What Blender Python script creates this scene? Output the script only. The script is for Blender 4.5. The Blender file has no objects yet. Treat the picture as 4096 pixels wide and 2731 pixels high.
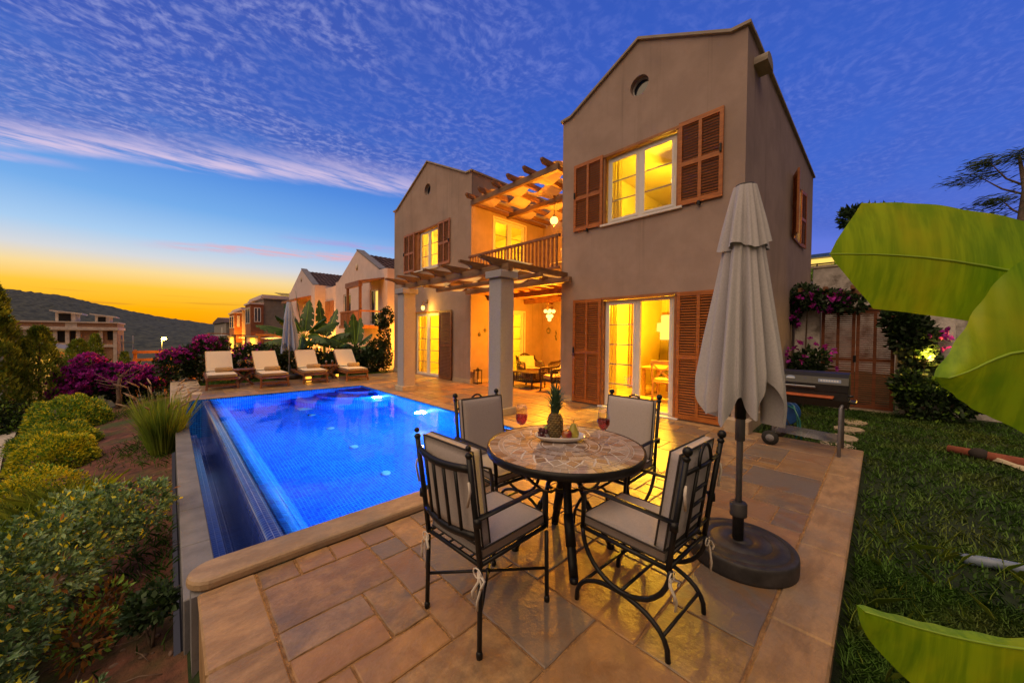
import bpy, bmesh, math, random
import numpy as np
from mathutils import Vector, Matrix
random.seed(7); rng = np.random.default_rng(7)
R = math.radians
scene = bpy.context.scene
col = scene.collection

# ------------------------------------------------------------------ camera
cam_d = bpy.data.cameras.new('camera'); cam = bpy.data.objects.new('camera', cam_d); col.objects.link(cam)
cam_d.sensor_width = 36.0; cam_d.lens = 12.478; cam_d.clip_start = 0.05; cam_d.clip_end = 6000
yaw, pitch, roll = R(43.88), R(-1.0737), R(0.535)
F = Vector((math.sin(yaw)*math.cos(pitch), math.cos(yaw)*math.cos(pitch), math.sin(pitch)))
r0 = Vector((math.cos(yaw), -math.sin(yaw), 0)); u0 = r0.cross(F)
r1 = math.cos(roll)*r0 + math.sin(roll)*u0; u1 = -math.sin(roll)*r0 + math.cos(roll)*u0
m3 = Matrix((r1, u1, -F)).transposed()
cam.matrix_world = Matrix.Translation((0, 0, 1.5)) @ m3.to_4x4()
scene.camera = cam

# ------------------------------------------------------------------ view
vs = scene.view_settings
vs.view_transform = 'Standard'; vs.look = 'None'; vs.gamma = 1.0; vs.exposure = 0.0
try: scene.cycles.use_denoising = True
except Exception: pass
scene.cycles.max_bounces = 10; scene.cycles.transparent_max_bounces = 16
scene.cycles.transmission_bounces = 8; scene.cycles.diffuse_bounces = 4; scene.cycles.glossy_bounces = 4
scene.cycles.caustics_reflective = False; scene.cycles.caustics_refractive = False
scene.cycles.sample_clamp_indirect = 6.0

def lin(r, g, b):
    def f(c):
        c = c/255.0
        return c/12.92 if c <= 0.04045 else ((c+0.055)/1.055)**2.4
    return (f(r), f(g), f(b), 1.0)

class NT:
    """tiny node-tree helper"""
    def __init__(s, tree): s.t = tree; s.n = tree.nodes; s.l = tree.links
    def node(s, typ, **kw):
        n = s.n.new(typ)
        for k, v in kw.items(): setattr(n, k, v)
        return n
    def put(s, sock, v):
        if hasattr(v, 'is_linked') or isinstance(v, bpy.types.NodeSocket): s.l.new(v, sock)
        elif v is not None: sock.default_value = v
    def math(s, op, a, b=None, c=None, clamp=False):
        n = s.node('ShaderNodeMath', operation=op); n.use_clamp = clamp
        for i, v in enumerate((a, b, c)):
            if v is not None: s.put(n.inputs[i], v)
        return n.outputs[0]
    def vmath(s, op, a, b=None):
        n = s.node('ShaderNodeVectorMath', operation=op)
        s.put(n.inputs[0], a)
        if b is not None: s.put(n.inputs[1], b)
        return n.outputs['Value'] if op in ('DOT_PRODUCT', 'LENGTH') else n.outputs[0]
    def mix(s, fac, a, b, mode='MIX'):
        n = s.node('ShaderNodeMix', data_type='RGBA', blend_type=mode)
        s.put(n.inputs[0], fac); s.put(n.inputs[6], a); s.put(n.inputs[7], b)
        return n.outputs[2]
    def noise(s, vec, scale, detail=4, rough=0.5, dist=0.0):
        n = s.node('ShaderNodeTexNoise')
        if vec is not None: s.put(n.inputs['Vector'], vec)
        n.inputs['Scale'].default_value = scale; n.inputs['Detail'].default_value = detail
        n.inputs['Roughness'].default_value = rough; n.inputs['Distortion'].default_value = dist
        return n.outputs[0]
    def ramp(s, fac, stops, interp='LINEAR'):
        n = s.node('ShaderNodeValToRGB'); cr = n.color_ramp; cr.interpolation = interp
        while len(cr.elements) < len(stops): cr.elements.new(0.5)
        for e, (p, c) in zip(cr.elements, stops): e.position = p; e.color = c
        s.put(n.inputs[0], fac); return n.outputs[0]
    def smooth(s, v, lo, hi, a=0.0, b=1.0):
        n = s.node('ShaderNodeMapRange', interpolation_type='SMOOTHSTEP')
        s.put(n.inputs[0], v); n.inputs[1].default_value = lo; n.inputs[2].default_value = hi
        n.inputs[3].default_value = a; n.inputs[4].default_value = b
        return n.outputs[0]
    def sep(s, v):
        n = s.node('ShaderNodeSeparateXYZ'); s.put(n.inputs[0], v); return n.outputs
    def comb(s, x=0, y=0, z=0):
        n = s.node('ShaderNodeCombineXYZ')
        for i, v in enumerate((x, y, z)): s.put(n.inputs[i], v)
        return n.outputs[0]
    def mapping(s, v, scale=(1,1,1), rot=(0,0,0), loc=(0,0,0)):
        n = s.node('ShaderNodeMapping'); s.put(n.inputs[0], v)
        n.inputs[1].default_value = loc; n.inputs[2].default_value = rot; n.inputs[3].default_value = scale
        return n.outputs[0]

# ------------------------------------------------------------------ dusk sky (world)
world = bpy.data.worlds.new('World'); scene.world = world; world.use_nodes = True
w = NT(world.node_tree); w.n.clear()
dv = w.node('ShaderNodeTexCoord').outputs['Generated']
dx, dy, dz = w.sep(dv)
hl = w.math('SQRT', w.math('ADD', w.math('MULTIPLY', dx, dx), w.math('MULTIPLY', dy, dy)))
# how far round from the sunset bearing (20 degrees left of +Y)
ca = w.math('DIVIDE', w.math('ADD', w.math('MULTIPLY', dx, -0.42), w.math('MULTIPLY', dy, 0.91)), w.math('MAXIMUM', hl, 0.001))
west = w.smooth(ca, 0.0, 0.92)
zc = w.math('MAXIMUM', dz, 0.0)
zs = w.math('DIVIDE', zc, 0.8, clamp=True)
rw = w.ramp(zs, [(0.0, lin(255,150,0)), (0.045/.8, lin(255,178,2)), (0.085/.8, lin(255,200,58)), (0.115/.8, lin(250,218,150)), (0.145/.8, lin(214,216,220)),
                 (0.185/.8, lin(168,204,240)), (0.25/.8, lin(116,172,234)), (0.33/.8, lin(82,142,224)), (0.48/.8, lin(52,104,202)), (1.0, lin(38,76,168))])
re = w.ramp(zs, [(0.0, lin(150,135,190)), (0.15/.8, lin(108,124,222)), (0.3/.8, lin(68,112,216)), (0.5/.8, lin(46,98,204)), (1.0, lin(34,72,168))])
base = w.mix(west, re, rw)
zz = w.math('MAXIMUM', dz, 0.06)
px = w.math('DIVIDE', dx, zz); py = w.math('DIVIDE', dy, zz)
pv = w.comb(px, py, 0.0)
# distance into the high cloud sheet, measured from its lower edge
big = w.noise(pv, 0.9, 5, 0.6)
edge = w.math('SUBTRACT', w.math('ADD', w.math('SUBTRACT', 2.78, w.math('MULTIPLY', px, 0.52)), w.math('MULTIPLY', big, 0.55)), py)
sheet = w.smooth(edge, -0.05, 0.55)
band_n = w.noise(w.mapping(pv, (2.2, 9.0, 1), (0, 0, R(-28))), 1.0, 6, 0.62)
band = w.math('MULTIPLY', w.smooth(edge, -0.06, 0.16), w.smooth(edge, 0.62, 0.14))
band = w.math('MULTIPLY', band, w.smooth(band_n, 0.3, 0.62))
# mackerel cells: small puffs in rows, broken up by larger noise
wp = w.vmath('ADD', pv, w.comb(w.math('MULTIPLY', w.noise(pv, 3.1, 2), 0.16), w.math('MULTIPLY', w.noise(w.mapping(pv, (1,1,1), (0,0,1)), 3.4, 2), 0.16), 0))
c1n = w.noise(w.mapping(wp, (18.0, 27.0, 1), (0, 0, R(24))), 1.0, 3, 0.55)
c2n = w.noise(w.mapping(wp, (38.0, 27.0, 1), (0, 0, R(-35))), 1.0, 3, 0.6)
cells = w.smooth(w.math('ADD', w.math('MULTIPLY', c1n, 0.6), w.math('MULTIPLY', c2n, 0.4)), 0.42, 0.68)
patch = w.smooth(w.noise(w.mapping(pv, (1.1, 2.0, 1), (0, 0, R(-25))), 1.3, 4, 0.55), 0.34, 0.64)
cells = w.math('MULTIPLY', cells, w.math('ADD', 0.30, w.math('MULTIPLY', patch, 0.7)))
haze_c = w.mix(west, lin(66,94,192), lin(72,86,176))
cell_c = w.mix(west, lin(118,136,220), lin(160,166,222))
skyc = w.mix(w.math('MULTIPLY', sheet, w.math('ADD', 0.42, w.math('MULTIPLY', patch, 0.22))), base, haze_c)
skyc = w.mix(w.math('MULTIPLY', w.math('MULTIPLY', sheet, cells), w.math('ADD', 0.34, w.math('MULTIPLY', west, 0.32))), skyc, cell_c)
band = w.math('MULTIPLY', band, w.smooth(w.math('ADD', ca, 0.0), 0.35, 0.75))
skyc = w.mix(w.math('MULTIPLY', band, 0.92), skyc, lin(218,198,228))
# thin low streaks in the clear strip
def streak(y0, slope, wd, x0, x1, colr, amt):
    global skyc
    dd = w.math('ABSOLUTE', w.math('SUBTRACT', py, w.math('ADD', w.math('ADD', y0, w.math('MULTIPLY', px, slope)), w.math('MULTIPLY', w.noise(w.mapping(pv, (2.0, 1.2, 1)), 1.0, 5, 0.6), wd*2.0))))
    k = w.math('MULTIPLY', w.smooth(dd, wd, 0.0), w.math('MULTIPLY', w.smooth(px, x0, x0+0.8), w.smooth(px, x1, x1-0.5)))
    k = w.math('MULTIPLY', k, w.smooth(w.noise(w.mapping(pv, (1.2, 3.0, 1)), 1.6, 5, 0.6), 0.32, 0.56))
    skyc = w.mix(w.math('MULTIPLY', k, amt), skyc, colr)
streak(5.3, -0.45, 0.42, -0.4, 2.3, lin(226,176,190), 0.85)
streak(4.35, -0.3, 0.28, 0.6, 3.0, lin(170,160,220), 0.7)
streak(3.15, -0.35, 0.13, -1.2, -0.3, lin(216,190,226), 0.8)
# dark bars low in the orange
lowbar = w.math('MULTIPLY', w.smooth(w.noise(w.mapping(w.comb(w.math('DIVIDE', dx, w.math('MAXIMUM', hl, 0.01)), dz, 0.0), (5.0, 130.0, 1)), 1.0, 3, 0.5), 0.56, 0.70), w.math('MULTIPLY', w.smooth(dz, 0.025, 0.045), w.smooth(dz, 0.085, 0.05)))
skyc = w.mix(w.math('MULTIPLY', lowbar, 0.55), skyc, lin(206,132,40))
# overhead and behind the camera: unseen sky dulled and warmed to cut blue light
front = w.math('DIVIDE', w.math('ADD', w.math('MULTIPLY', dx, 0.69), w.math('MULTIPLY', dy, 0.72)), w.math('MAXIMUM', hl, 0.001))
skyc = w.mix(w.smooth(front, 0.42, 0.0), skyc, lin(112,92,86))
skyc = w.mix(w.smooth(dz, 0.70, 0.82), skyc, lin(96,88,104))
gnd = w.smooth(dz, -0.03, 0.0)
skyc = w.mix(gnd, lin(58,52,54), skyc)
# the physical sky below the horizon adds its own faint twilight
sky = w.node('ShaderNodeTexSky', sky_type='NISHITA'); sky.sun_disc = False
sky.sun_elevation = R(-3); sky.sun_rotation = R(-20)
tw = w.node('ShaderNodeBackground'); w.put(tw.inputs[0], sky.outputs[0]); tw.inputs[1].default_value = 0.05
bg = w.node('ShaderNodeBackground'); w.put(bg.inputs[0], skyc); bg.inputs[1].default_value = 1.0
ad = w.node('ShaderNodeAddShader'); w.l.new(bg.outputs[0], ad.inputs[0]); w.l.new(tw.outputs[0], ad.inputs[1])
wo = w.node('ShaderNodeOutputWorld'); w.l.new(ad.outputs[0], wo.inputs[0])

# ------------------------------------------------------------------ afterglow: one very soft warm sun
sd = bpy.data.lights.new('sun', 'SUN'); so = bpy.data.objects.new('sun', sd); col.objects.link(so)
sd.energy = 2.4; sd.angle = R(75); sd.color = (1.0, 0.70, 0.42)
so.rotation_euler = Vector((-0.55, -0.04, 0.83)).to_track_quat('Z', 'Y').to_euler()

# ------------------------------------------------------------------ materials
MATS = {}
def mat(name, c1, c2=None, rough=0.7, scale=8.0, detail=5, bump=0.0, bscale=None, metal=0.0, spec=0.5, island=0.0, stretch=(1,1,1),
        trans=0.0, emit=None, estr=0.0, alpha=None, sheen=0.0, contrast=(0.35, 0.65), c3=None, s3=1.0, coat=0.0, speck=0.0):
    m = bpy.data.materials.new(name); m.use_nodes = True; MATS[name] = m
    t = NT(m.node_tree); b = t.n['Principled BSDF']
    oc = t.node('ShaderNodeTexCoord').outputs['Object']
    v = t.mapping(oc, stretch)
    c2 = c2 or tuple(x*0.75 for x in c1[:3])
    f = t.noise(v, scale, detail, 0.6)
    ff = t.smooth(f, contrast[0], contrast[1])
    colr = t.mix(ff, (*c2[:3], 1), (*c1[:3], 1))
    if c3:
        colr = t.mix(t.smooth(t.noise(oc, s3, 4, 0.6), 0.45, 0.7), colr, (*c3[:3], 1))
    if speck:
        sp_ = t.math('ADD', 1.0-speck, t.math('MULTIPLY', t.noise(oc, 42, 5, .85), 2*speck)); colr = t.mix(1.0, colr, t.comb(sp_, sp_, sp_), 'MULTIPLY')
    if island:
        ri = t.node('ShaderNodeNewGeometry').outputs['Random Per Island']
        g = t.math('ADD', 1.0-island, t.math('MULTIPLY', ri, 2*island))
        colr = t.mix(1.0, colr, t.comb(g, g, g), 'MULTIPLY')
    t.put(b.inputs['Base Color'], colr)
    b.inputs['Roughness'].default_value = rough; b.inputs['Metallic'].default_value = metal
    b.inputs['Specular IOR Level'].default_value = spec
    if coat: b.inputs['Coat Weight'].default_value = coat; b.inputs['Coat Roughness'].default_value = 0.15
    if sheen: b.inputs['Sheen Weight'].default_value = sheen
    if emit: b.inputs['Emission Color'].default_value = (*emit[:3], 1); b.inputs['Emission Strength'].default_value = estr
    if bump:
        bn = t.node('ShaderNodeBump'); bn.inputs['Strength'].default_value = min(1.0, bump*8); bn.inputs['Distance'].default_value = bump*0.1
        t.put(bn.inputs['Height'], t.noise(v, bscale or scale*4, 5, 0.65)); t.l.new(bn.outputs[0], b.inputs['Normal'])
    if trans:
        tr = t.node('ShaderNodeBsdfTranslucent'); t.put(tr.inputs[0], t.mix(1.0, colr, (1.0, 1.0, 0.55, 1), 'MULTIPLY'))
        mx = t.node('ShaderNodeMixShader'); mx.inputs[0].default_value = trans
        t.l.new(b.outputs[0], mx.inputs[1]); t.l.new(tr.outputs[0], mx.inputs[2])
        t.l.new(mx.outputs[0], t.n['Material Output'].inputs[0])
    return m

def rain_streaks(name, dark):
    """faint vertical dirt runs on plaster"""
    m = MATS[name]; t = NT(m.node_tree); b = t.n['Principled BSDF']; src = b.inputs['Base Color'].links[0].from_socket
    oc = t.node('ShaderNodeTexCoord').outputs['Object']
    st = t.smooth(t.noise(t.mapping(oc, (5.5, 5.5, .16)), 1.0, 5, .62), .54, .74)
    hl_ = t.math('MULTIPLY', st, t.smooth(t.noise(oc, .55, 3, .5), .40, .62))
    c1_ = t.mix(t.math('MULTIPLY', hl_, 1-dark+.18), src, (.10,.075,.06,1))
    t.put(b.inputs['Base Color'], c1_)

def glass_mat(name, tint=(1,1,1), rough=0.02, f0=0.06):
    m = bpy.data.materials.new(name); m.use_nodes = True; MATS[name] = m
    t = NT(m.node_tree); t.n.remove(t.n['Principled BSDF'])
    tr = t.node('ShaderNodeBsdfTransparent'); tr.inputs[0].default_value = (*tint, 1)
    gl = t.node('ShaderNodeBsdfGlossy'); gl.inputs['Roughness'].default_value = rough
    fr = t.node('ShaderNodeLayerWeight'); fr.inputs[0].default_value = 0.35
    fac = t.math('ADD', f0, t.math('MULTIPLY', t.math('POWER', fr.outputs['Facing'], 3.0), 0.5))
    mx = t.node('ShaderNodeMixShader'); t.put(mx.inputs[0], fac)
    t.l.new(tr.outputs[0], mx.inputs[1]); t.l.new(gl.outputs[0], mx.inputs[2])
    t.l.new(mx.outputs[0], t.n['Material Output'].inputs[0]); return m

def emis(name, c, s):
    m = bpy.data.materials.new(name); m.use_nodes = True; MATS[name] = m
    t = NT(m.node_tree); t.n.remove(t.n['Principled BSDF'])
    e = t.node('ShaderNodeEmission'); e.inputs[0].default_value = (*c[:3], 1); e.inputs[1].default_value = s
    t.l.new(e.outputs[0], t.n['Material Output'].inputs[0]); return m

def mosaic_mat(name, axes, size, ca, cb, grout, rough=0.25):
    """square glass mosaic laid along two object axes"""
    m = bpy.data.materials.new(name); m.use_nodes = True; MATS[name] = m
    t = NT(m.node_tree); b = t.n['Principled BSDF']
    o = t.sep(t.node('ShaderNodeTexCoord').outputs['Object'])
    uv = [t.math('DIVIDE', o['XYZ'.index(a)], size) for a in axes]
    idn = t.node('ShaderNodeTexWhiteNoise', noise_dimensions='2D')
    t.put(idn.inputs['Vector'], t.comb(t.math('FLOOR', uv[0]), t.math('FLOOR', uv[1]), 0))
    ed = [t.math('ABSOLUTE', t.math('SUBTRACT', t.math('FRACT', u), 0.5)) for u in uv]
    g = t.smooth(t.math('MAXIMUM', ed[0], ed[1]), 0.40, 0.47)
    c = t.mix(idn.outputs['Value'], ca, cb)
    oc = t.node('ShaderNodeTexCoord').outputs['Object']
    g = t.math('MULTIPLY', g, t.math('ADD', .35, t.smooth(t.noise(oc, 1.1, 5, .65), .35, .65)))
    c = t.mix(g, c, grout)
    t.put(b.inputs['Base Color'], c); b.inputs['Roughness'].default_value = rough
    return m

W_ = lambda *a: tuple(lin(*a)[:3])
mat('stucco', (.365,.275,.245), (.318,.238,.212), .92, 2.2, 8, .05, 95, c3=(.282,.212,.190), s3=.7, speck=.10)
rain_streaks('stucco', .80)
mat('stucco_trim', (.33,.29,.25), (.28,.24,.21), .9, 5.0, 5, .05, 40)
mat('stucco_column', (.47,.46,.52), (.41,.40,.46), .95, 60.0, 4, .14, 90)
mat('stone_cap', (.52,.45,.36), (.42,.36,.29), .85, 6.0, 6, .05, 30)
mat('plinth_stone', (.47,.38,.28), (.38,.30,.22), .8, 5.0, 6, .04, 30)
mat('tile_stone', (.43,.272,.128), (.25,.158,.082), .38, 7.0, 9, .10, 16, island=.22, c3=(.20,.155,.118), s3=2.6, spec=.5, speck=.55)
def stone_swing(name, grey, amt, mul=7.31, lo=.45):
    m = MATS[name]; t = NT(m.node_tree); b = t.n['Principled BSDF']; src = b.inputs['Base Color'].links[0].from_socket
    ri = t.node('ShaderNodeNewGeometry').outputs['Random Per Island']
    k = t.math('MULTIPLY', t.smooth(t.math('FRACT', t.math('MULTIPLY', ri, mul)), lo, .95), amt)
    oc = t.node('ShaderNodeTexCoord').outputs['Object']
    cl = t.smooth(t.noise(oc, 3.4, 6, .65, .6), .50, .66)
    t.put(b.inputs['Base Color'], t.mix(t.math('MULTIPLY', cl, .55), t.mix(k, src, (*grey, 1)), (*[g*.72 for g in grey], 1)))
stone_swing('tile_stone', (.180,.150,.135), .95)
stone_swing('tile_stone', (.40,.20,.07), .55, 13.7, .62)
mat('tile_border', (.46,.285,.140), (.29,.178,.088), .5, 4.0, 9, .10, 20, island=.12, stretch=(1,2.2,1), c3=(.28,.205,.14), s3=2.0, speck=.28)
mat('grout', (.60,.34,.15), (.40,.21,.09), .95, 24, 6, .4, 60)
mat('coping_stone', (.45,.31,.185), (.30,.205,.125), .6, 4.0, 9, .10, 16, stretch=(1,2.2,1), c3=(.26,.21,.165), s3=1.5, speck=.28)
mat('kerb_stone', (.235,.235,.26), (.17,.17,.19), .85, 4, 7, .08, 40)
mat('shutter_wood', (.42,.135,.024), (.29,.082,.016), .5, 5, 5, .03, 30, stretch=(1,1,6), island=.10)
mat('shutter_wood_pale', (.40,.17,.085), (.27,.10,.05), .55, 5, 5, .03, 30, stretch=(1,1,6), island=.10)
mat('gate_wood', (.22,.060,.018), (.14,.038,.012), .6, 5, 5, .03, 30, stretch=(1,1,6), island=.12)
mat('beam_wood', (.26,.145,.072), (.17,.09,.045), .6, 6, 6, .05, 26, stretch=(.6,.6,4))
mat('rafter_wood', (.23,.115,.05), (.15,.07,.03), .6, 6, 6, .05, 26, stretch=(.6,4,4))
mat('rail_wood', (.24,.105,.045), (.16,.065,.028), .55, 8, 5, .03, 30)
mat('teak', (.22,.085,.035), (.14,.05,.02), .55, 8, 5, .03, 30)
mat('soffit_wood', (.42,.20,.08), (.32,.15,.06), .6, 6, 5, .03, 30, stretch=(6,1,1))
mat('reed_mat', (.62,.46,.28), (.50,.36,.20), .9, 40, 3, .06, 80, stretch=(8,1,1), trans=.25)
mat('awning_cloth', (.82,.80,.84), (.76,.74,.78), .9, 6, 4, .02, 30, trans=.5)
mat('pvc_white', (.70,.68,.70), (.66,.64,.66), .35, 4, 2)
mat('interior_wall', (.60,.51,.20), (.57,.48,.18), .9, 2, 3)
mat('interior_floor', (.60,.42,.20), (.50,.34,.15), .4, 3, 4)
mat('opening_shade', (.32,.16,.05), (.25,.12,.04), .8, 3, 3)  # brown that carries the shade of the stair doorway
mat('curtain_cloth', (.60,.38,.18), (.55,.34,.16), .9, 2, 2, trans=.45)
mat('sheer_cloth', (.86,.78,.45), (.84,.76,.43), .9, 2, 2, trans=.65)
mat('pine_furniture', (.52,.27,.08), (.42,.21,.06), .5, 6, 4, .02, 30)
mat('black_iron', (.008,.008,.009), (.005,.005,.006), .42, 30, 3, .03, 90, spec=.35)
mat('dark_plastic', (.040,.038,.043), (.024,.023,.026), .55, 8, 5, .04, 60, c3=(.065,.062,.068), s3=5, spec=.4)
mat('grey_metal', (.26,.26,.30), (.21,.21,.25), .35, 10, 3, metal=.3)
mat('cushion', (.44,.385,.375), (.385,.335,.325), .95, 120, 3, .05, 180, sheen=.3, contrast=(.3,.7))
mat('cushion_dark', (.035,.028,.026), (.025,.02,.02), .9, 30, 3)
mat('lounge_cloth', (.70,.61,.53), (.64,.56,.49), .95, 60, 3, .03, 120, sheen=.2)
mat('towel_cloth', (.50,.35,.22), (.40,.28,.17), 1.0, 90, 3, .12, 120)
mat('canvas', (.52,.505,.555), (.45,.44,.485), .95, 90, 3, .03, 200, sheen=.2, contrast=(.3,.7), trans=.12)
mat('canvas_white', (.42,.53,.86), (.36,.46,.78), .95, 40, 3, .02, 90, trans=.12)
mat('ribbon', (.66,.60,.54), (.6,.54,.48), .9, 20, 2)
mat('mosaic_beige', (.36,.295,.265), (.28,.225,.20), .55, 14, 5, .02, 40, island=.20)
mat('mosaic_brown', (.25,.165,.12), (.18,.115,.085), .55, 14, 5, .02, 40, island=.22)
mat('mosaic_grout', (.64,.58,.56), (.58,.52,.50), .9, 20, 3)
mat('ceramic', (.72,.71,.70), (.69,.68,.67), .15, 3, 2, coat=.5)
mat('apple_red', (.36,.03,.022), (.22,.012,.012), .25, 9, 5, c3=(.40,.20,.05), s3=14, coat=.3)
mat('apple_green', (.30,.34,.05), (.24,.28,.04), .3, 8, 4)
mat('pear_skin', (.42,.36,.06), (.34,.28,.04), .35, 20, 4, .02, 60)
mat('grape', (.12,.025,.03), (.07,.012,.02), .3, 10, 3, spec=.6)
mat('pineapple_skin', (.24,.145,.035), (.12,.085,.025), .55, 18, 4, .06, 40, island=.3)
mat('pineapple_leaf', (.085,.155,.075), (.05,.10,.05), .45, 14, 4, island=.25)
mat('stem_brown', (.10,.06,.03), (.07,.04,.02), .8, 10, 4)
glass_mat('pane_glass', (1,1,1), .01, .05)
glass_mat('clear_glass', (.97,.97,.97), .01, .07)
glass_mat('wine', (.62,.055,.025), .02, .05)
glass_mat('juice', (.95,.52,.12), .1, .05)
mat('wicker', (.045,.022,.012), (.028,.013,.008), .5, 30, 4, .1, 60)
mat('wicker_cushion', (.66,.52,.36), (.60,.46,.30), .9, 20, 3, .03, 60)
mat('copper', (.30,.18,.09), (.20,.12,.06), .35, 12, 4, metal=.8)
mat('ornament', (.20,.19,.15), (.09,.08,.06), .4, 25, 4, metal=.3)
mat('bbq_black', (.016,.016,.019), (.011,.011,.013), .35, 20, 4, .02, 60)
mat('bbq_tray', (.50,.115,.03), (.36,.08,.02), .45, 9, 4)
mat('chrome', (.34,.35,.38), (.28,.29,.32), .35, 5, 2, metal=.9)
mat('badge_blue', (.16,.22,.38), (.13,.18,.32), .35, 6, 2)
mat('rubber', (.02,.02,.02), (.013,.013,.013), .8, 20, 3)
mat('hose_blue', (.02,.10,.36), (.015,.07,.28), .4, 8, 3)
mat('hose_teal', (.03,.22,.22), (.02,.17,.18), .4, 8, 3)
mat('garden_wall', (.64,.60,.59), (.44,.41,.40), .95, 3.0, 7, .2, 22, c3=(.16,.14,.125), s3=2.2)
mat('step_stone', (.46,.38,.28), (.36,.29,.21), .85, 5, 5, .06, 30)
mat('soil', (.21,.082,.056), (.08,.036,.028), 1.0, 7, 8, .35, 24, c3=(.055,.085,.024), s3=1.1)
mat('lawn_soil', (.024,.048,.012), (.011,.023,.007), 1.0, 9, 7, .3, 30)
mat('ground_far', (.065,.060,.026), (.03,.035,.013), 1.0, .3, 8, .4, 3)
mat('hill_scrub', (.062,.070,.048), (.017,.025,.019), 1.0, .22, 9, .5, .35, contrast=(.42,.6))
mat('path_stone', (.50,.46,.42), (.40,.37,.34), .9, 6, 6, .05, 40)
mat('paving_rough', (.50,.40,.30), (.40,.32,.24), .85, 6, 6, .06, 30, island=.14)
mat('grass_blade', (.100,.225,.030), (.045,.115,.016), .75, 2, 4, island=.45, trans=.25, c3=(.15,.21,.045), s3=1.3)
mat('grass_long', (.38,.48,.07), (.20,.33,.04), .7, 3, 4, island=.4, trans=.3)
mat('feather_head', (.56,.42,.32), (.42,.30,.22), .9, 30, 4, trans=.3)
mat('leaf_dark', (.030,.068,.018), (.013,.032,.010), .6, 6, 3, island=.5, trans=.2)
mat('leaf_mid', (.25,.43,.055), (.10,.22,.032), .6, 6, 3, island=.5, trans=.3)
mat('leaf_yellow', (.80,.70,.04), (.52,.54,.035), .6, 3, 3, island=.4, trans=.35)
mat('leaf_grey', (.30,.46,.24), (.075,.165,.065), .5, 4, 3, island=.5, trans=.2)
mat('leaf_rust', (.42,.16,.022), (.16,.07,.014), .6, 4, 3, island=.4, trans=.3)
mat('conifer_green', (.26,.36,.05), (.09,.17,.028), .7, 3, 3, island=.5, trans=.3)
mat('pine_needle', (.045,.085,.034), (.022,.045,.02), .7, 3, 3, island=.4, trans=.2)
mat('flower_magenta', (.55,.035,.52), (.36,.02,.40), .7, 4, 3, island=.4, trans=.35)
mat('bark', (.17,.125,.095), (.10,.07,.05), .9, 14, 6, .2, 30, stretch=(1,1,.3))
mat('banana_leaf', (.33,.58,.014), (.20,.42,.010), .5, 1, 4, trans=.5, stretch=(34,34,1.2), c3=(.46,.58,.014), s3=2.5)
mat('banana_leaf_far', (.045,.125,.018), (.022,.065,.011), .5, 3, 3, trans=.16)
mat('banana_rib', (.27,.42,.03), (.22,.36,.025), .5, 5, 3)
mat('fence_wood', (.36,.14,.04), (.24,.09,.028), .6, 6, 5, .04, 24)
mat('white_wall', (.60,.50,.53), (.54,.45,.48), .9, 2, 5, .05, 20)
mat('house_brown', (.30,.11,.055), (.23,.085,.04), .9, 3, 4)
mat('house_cream', (.55,.44,.30), (.48,.38,.26), .9, 3, 4)
mat('house_grey', (.26,.23,.21), (.21,.19,.17), .9, 3, 4)
mat('roof_tile', (.115,.065,.065), (.06,.035,.038), .75, 5, 4, .1, 20, island=.3)
mat('roof_slope', (.20,.20,.23), (.16,.16,.19), .8, 4, 4)
mat('concrete', (.74,.68,.62), (.58,.53,.49), .95, 3, 6, .1, 12)
mat('red_brick', (.44,.28,.19), (.32,.19,.125), .9, 9, 5, .1, 18)
mat('void_shade', (.012,.012,.014), (.008,.008,.010), .9, 3, 2)  # near-black, puts the shade inside holes into the colour
mat('rust_cloth', (.30,.085,.05), (.20,.055,.03), .9, 8, 4)
mat('cream_cloth', (.58,.50,.36), (.50,.43,.30), .9, 8, 4)
mat('pipe_grey', (.20,.26,.36), (.16,.21,.30), .4, 6, 3)
mat('pebble', (.20,.13,.10), (.12,.08,.065), .9, 20, 4, island=.4)
mat('twig', (.24,.17,.13), (.15,.10,.08), .9, 20, 4, island=.3)
mat('pane_dark', (.02,.03,.05), (.015,.02,.04), .08, 3, 2, spec=.8)
emis('lamp_bulb', (1.0, .60, .14), 3.4)
emis('lamp_glow', (1.0, .52, .10), 5.0)
emis('rattan_glow', (1.0, .66, .10), 1.6)
emis('pool_lamp', (.80, .88, 1.0), 60.0)
emis('street_bulb', (1.0, .60, .06), 160.0)
emis('far_window', (1.0, .62, .12), 1.3)
emis('candle', (1.0, .42, .04), 3.0)
TILEB1 = (.001,.060,.50,1); TILEB2 = (.002,.170,.80,1); GROUTB = (.07,.48,.95,1)
mosaic_mat('pool_floor', 'XY', .0265*1.6, TILEB1, TILEB2, GROUTB)
mosaic_mat('pool_wall_x', 'YZ', .0265*1.6, TILEB1, TILEB2, GROUTB)
mosaic_mat('pool_wall_y', 'XZ', .0265*1.6, TILEB1, TILEB2, GROUTB)
mosaic_mat('lip_tile', 'XY', .0265*1.6, (.010,.028,.24,1), (.016,.055,.38,1), (.22,.28,.60,1), .14)
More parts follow.
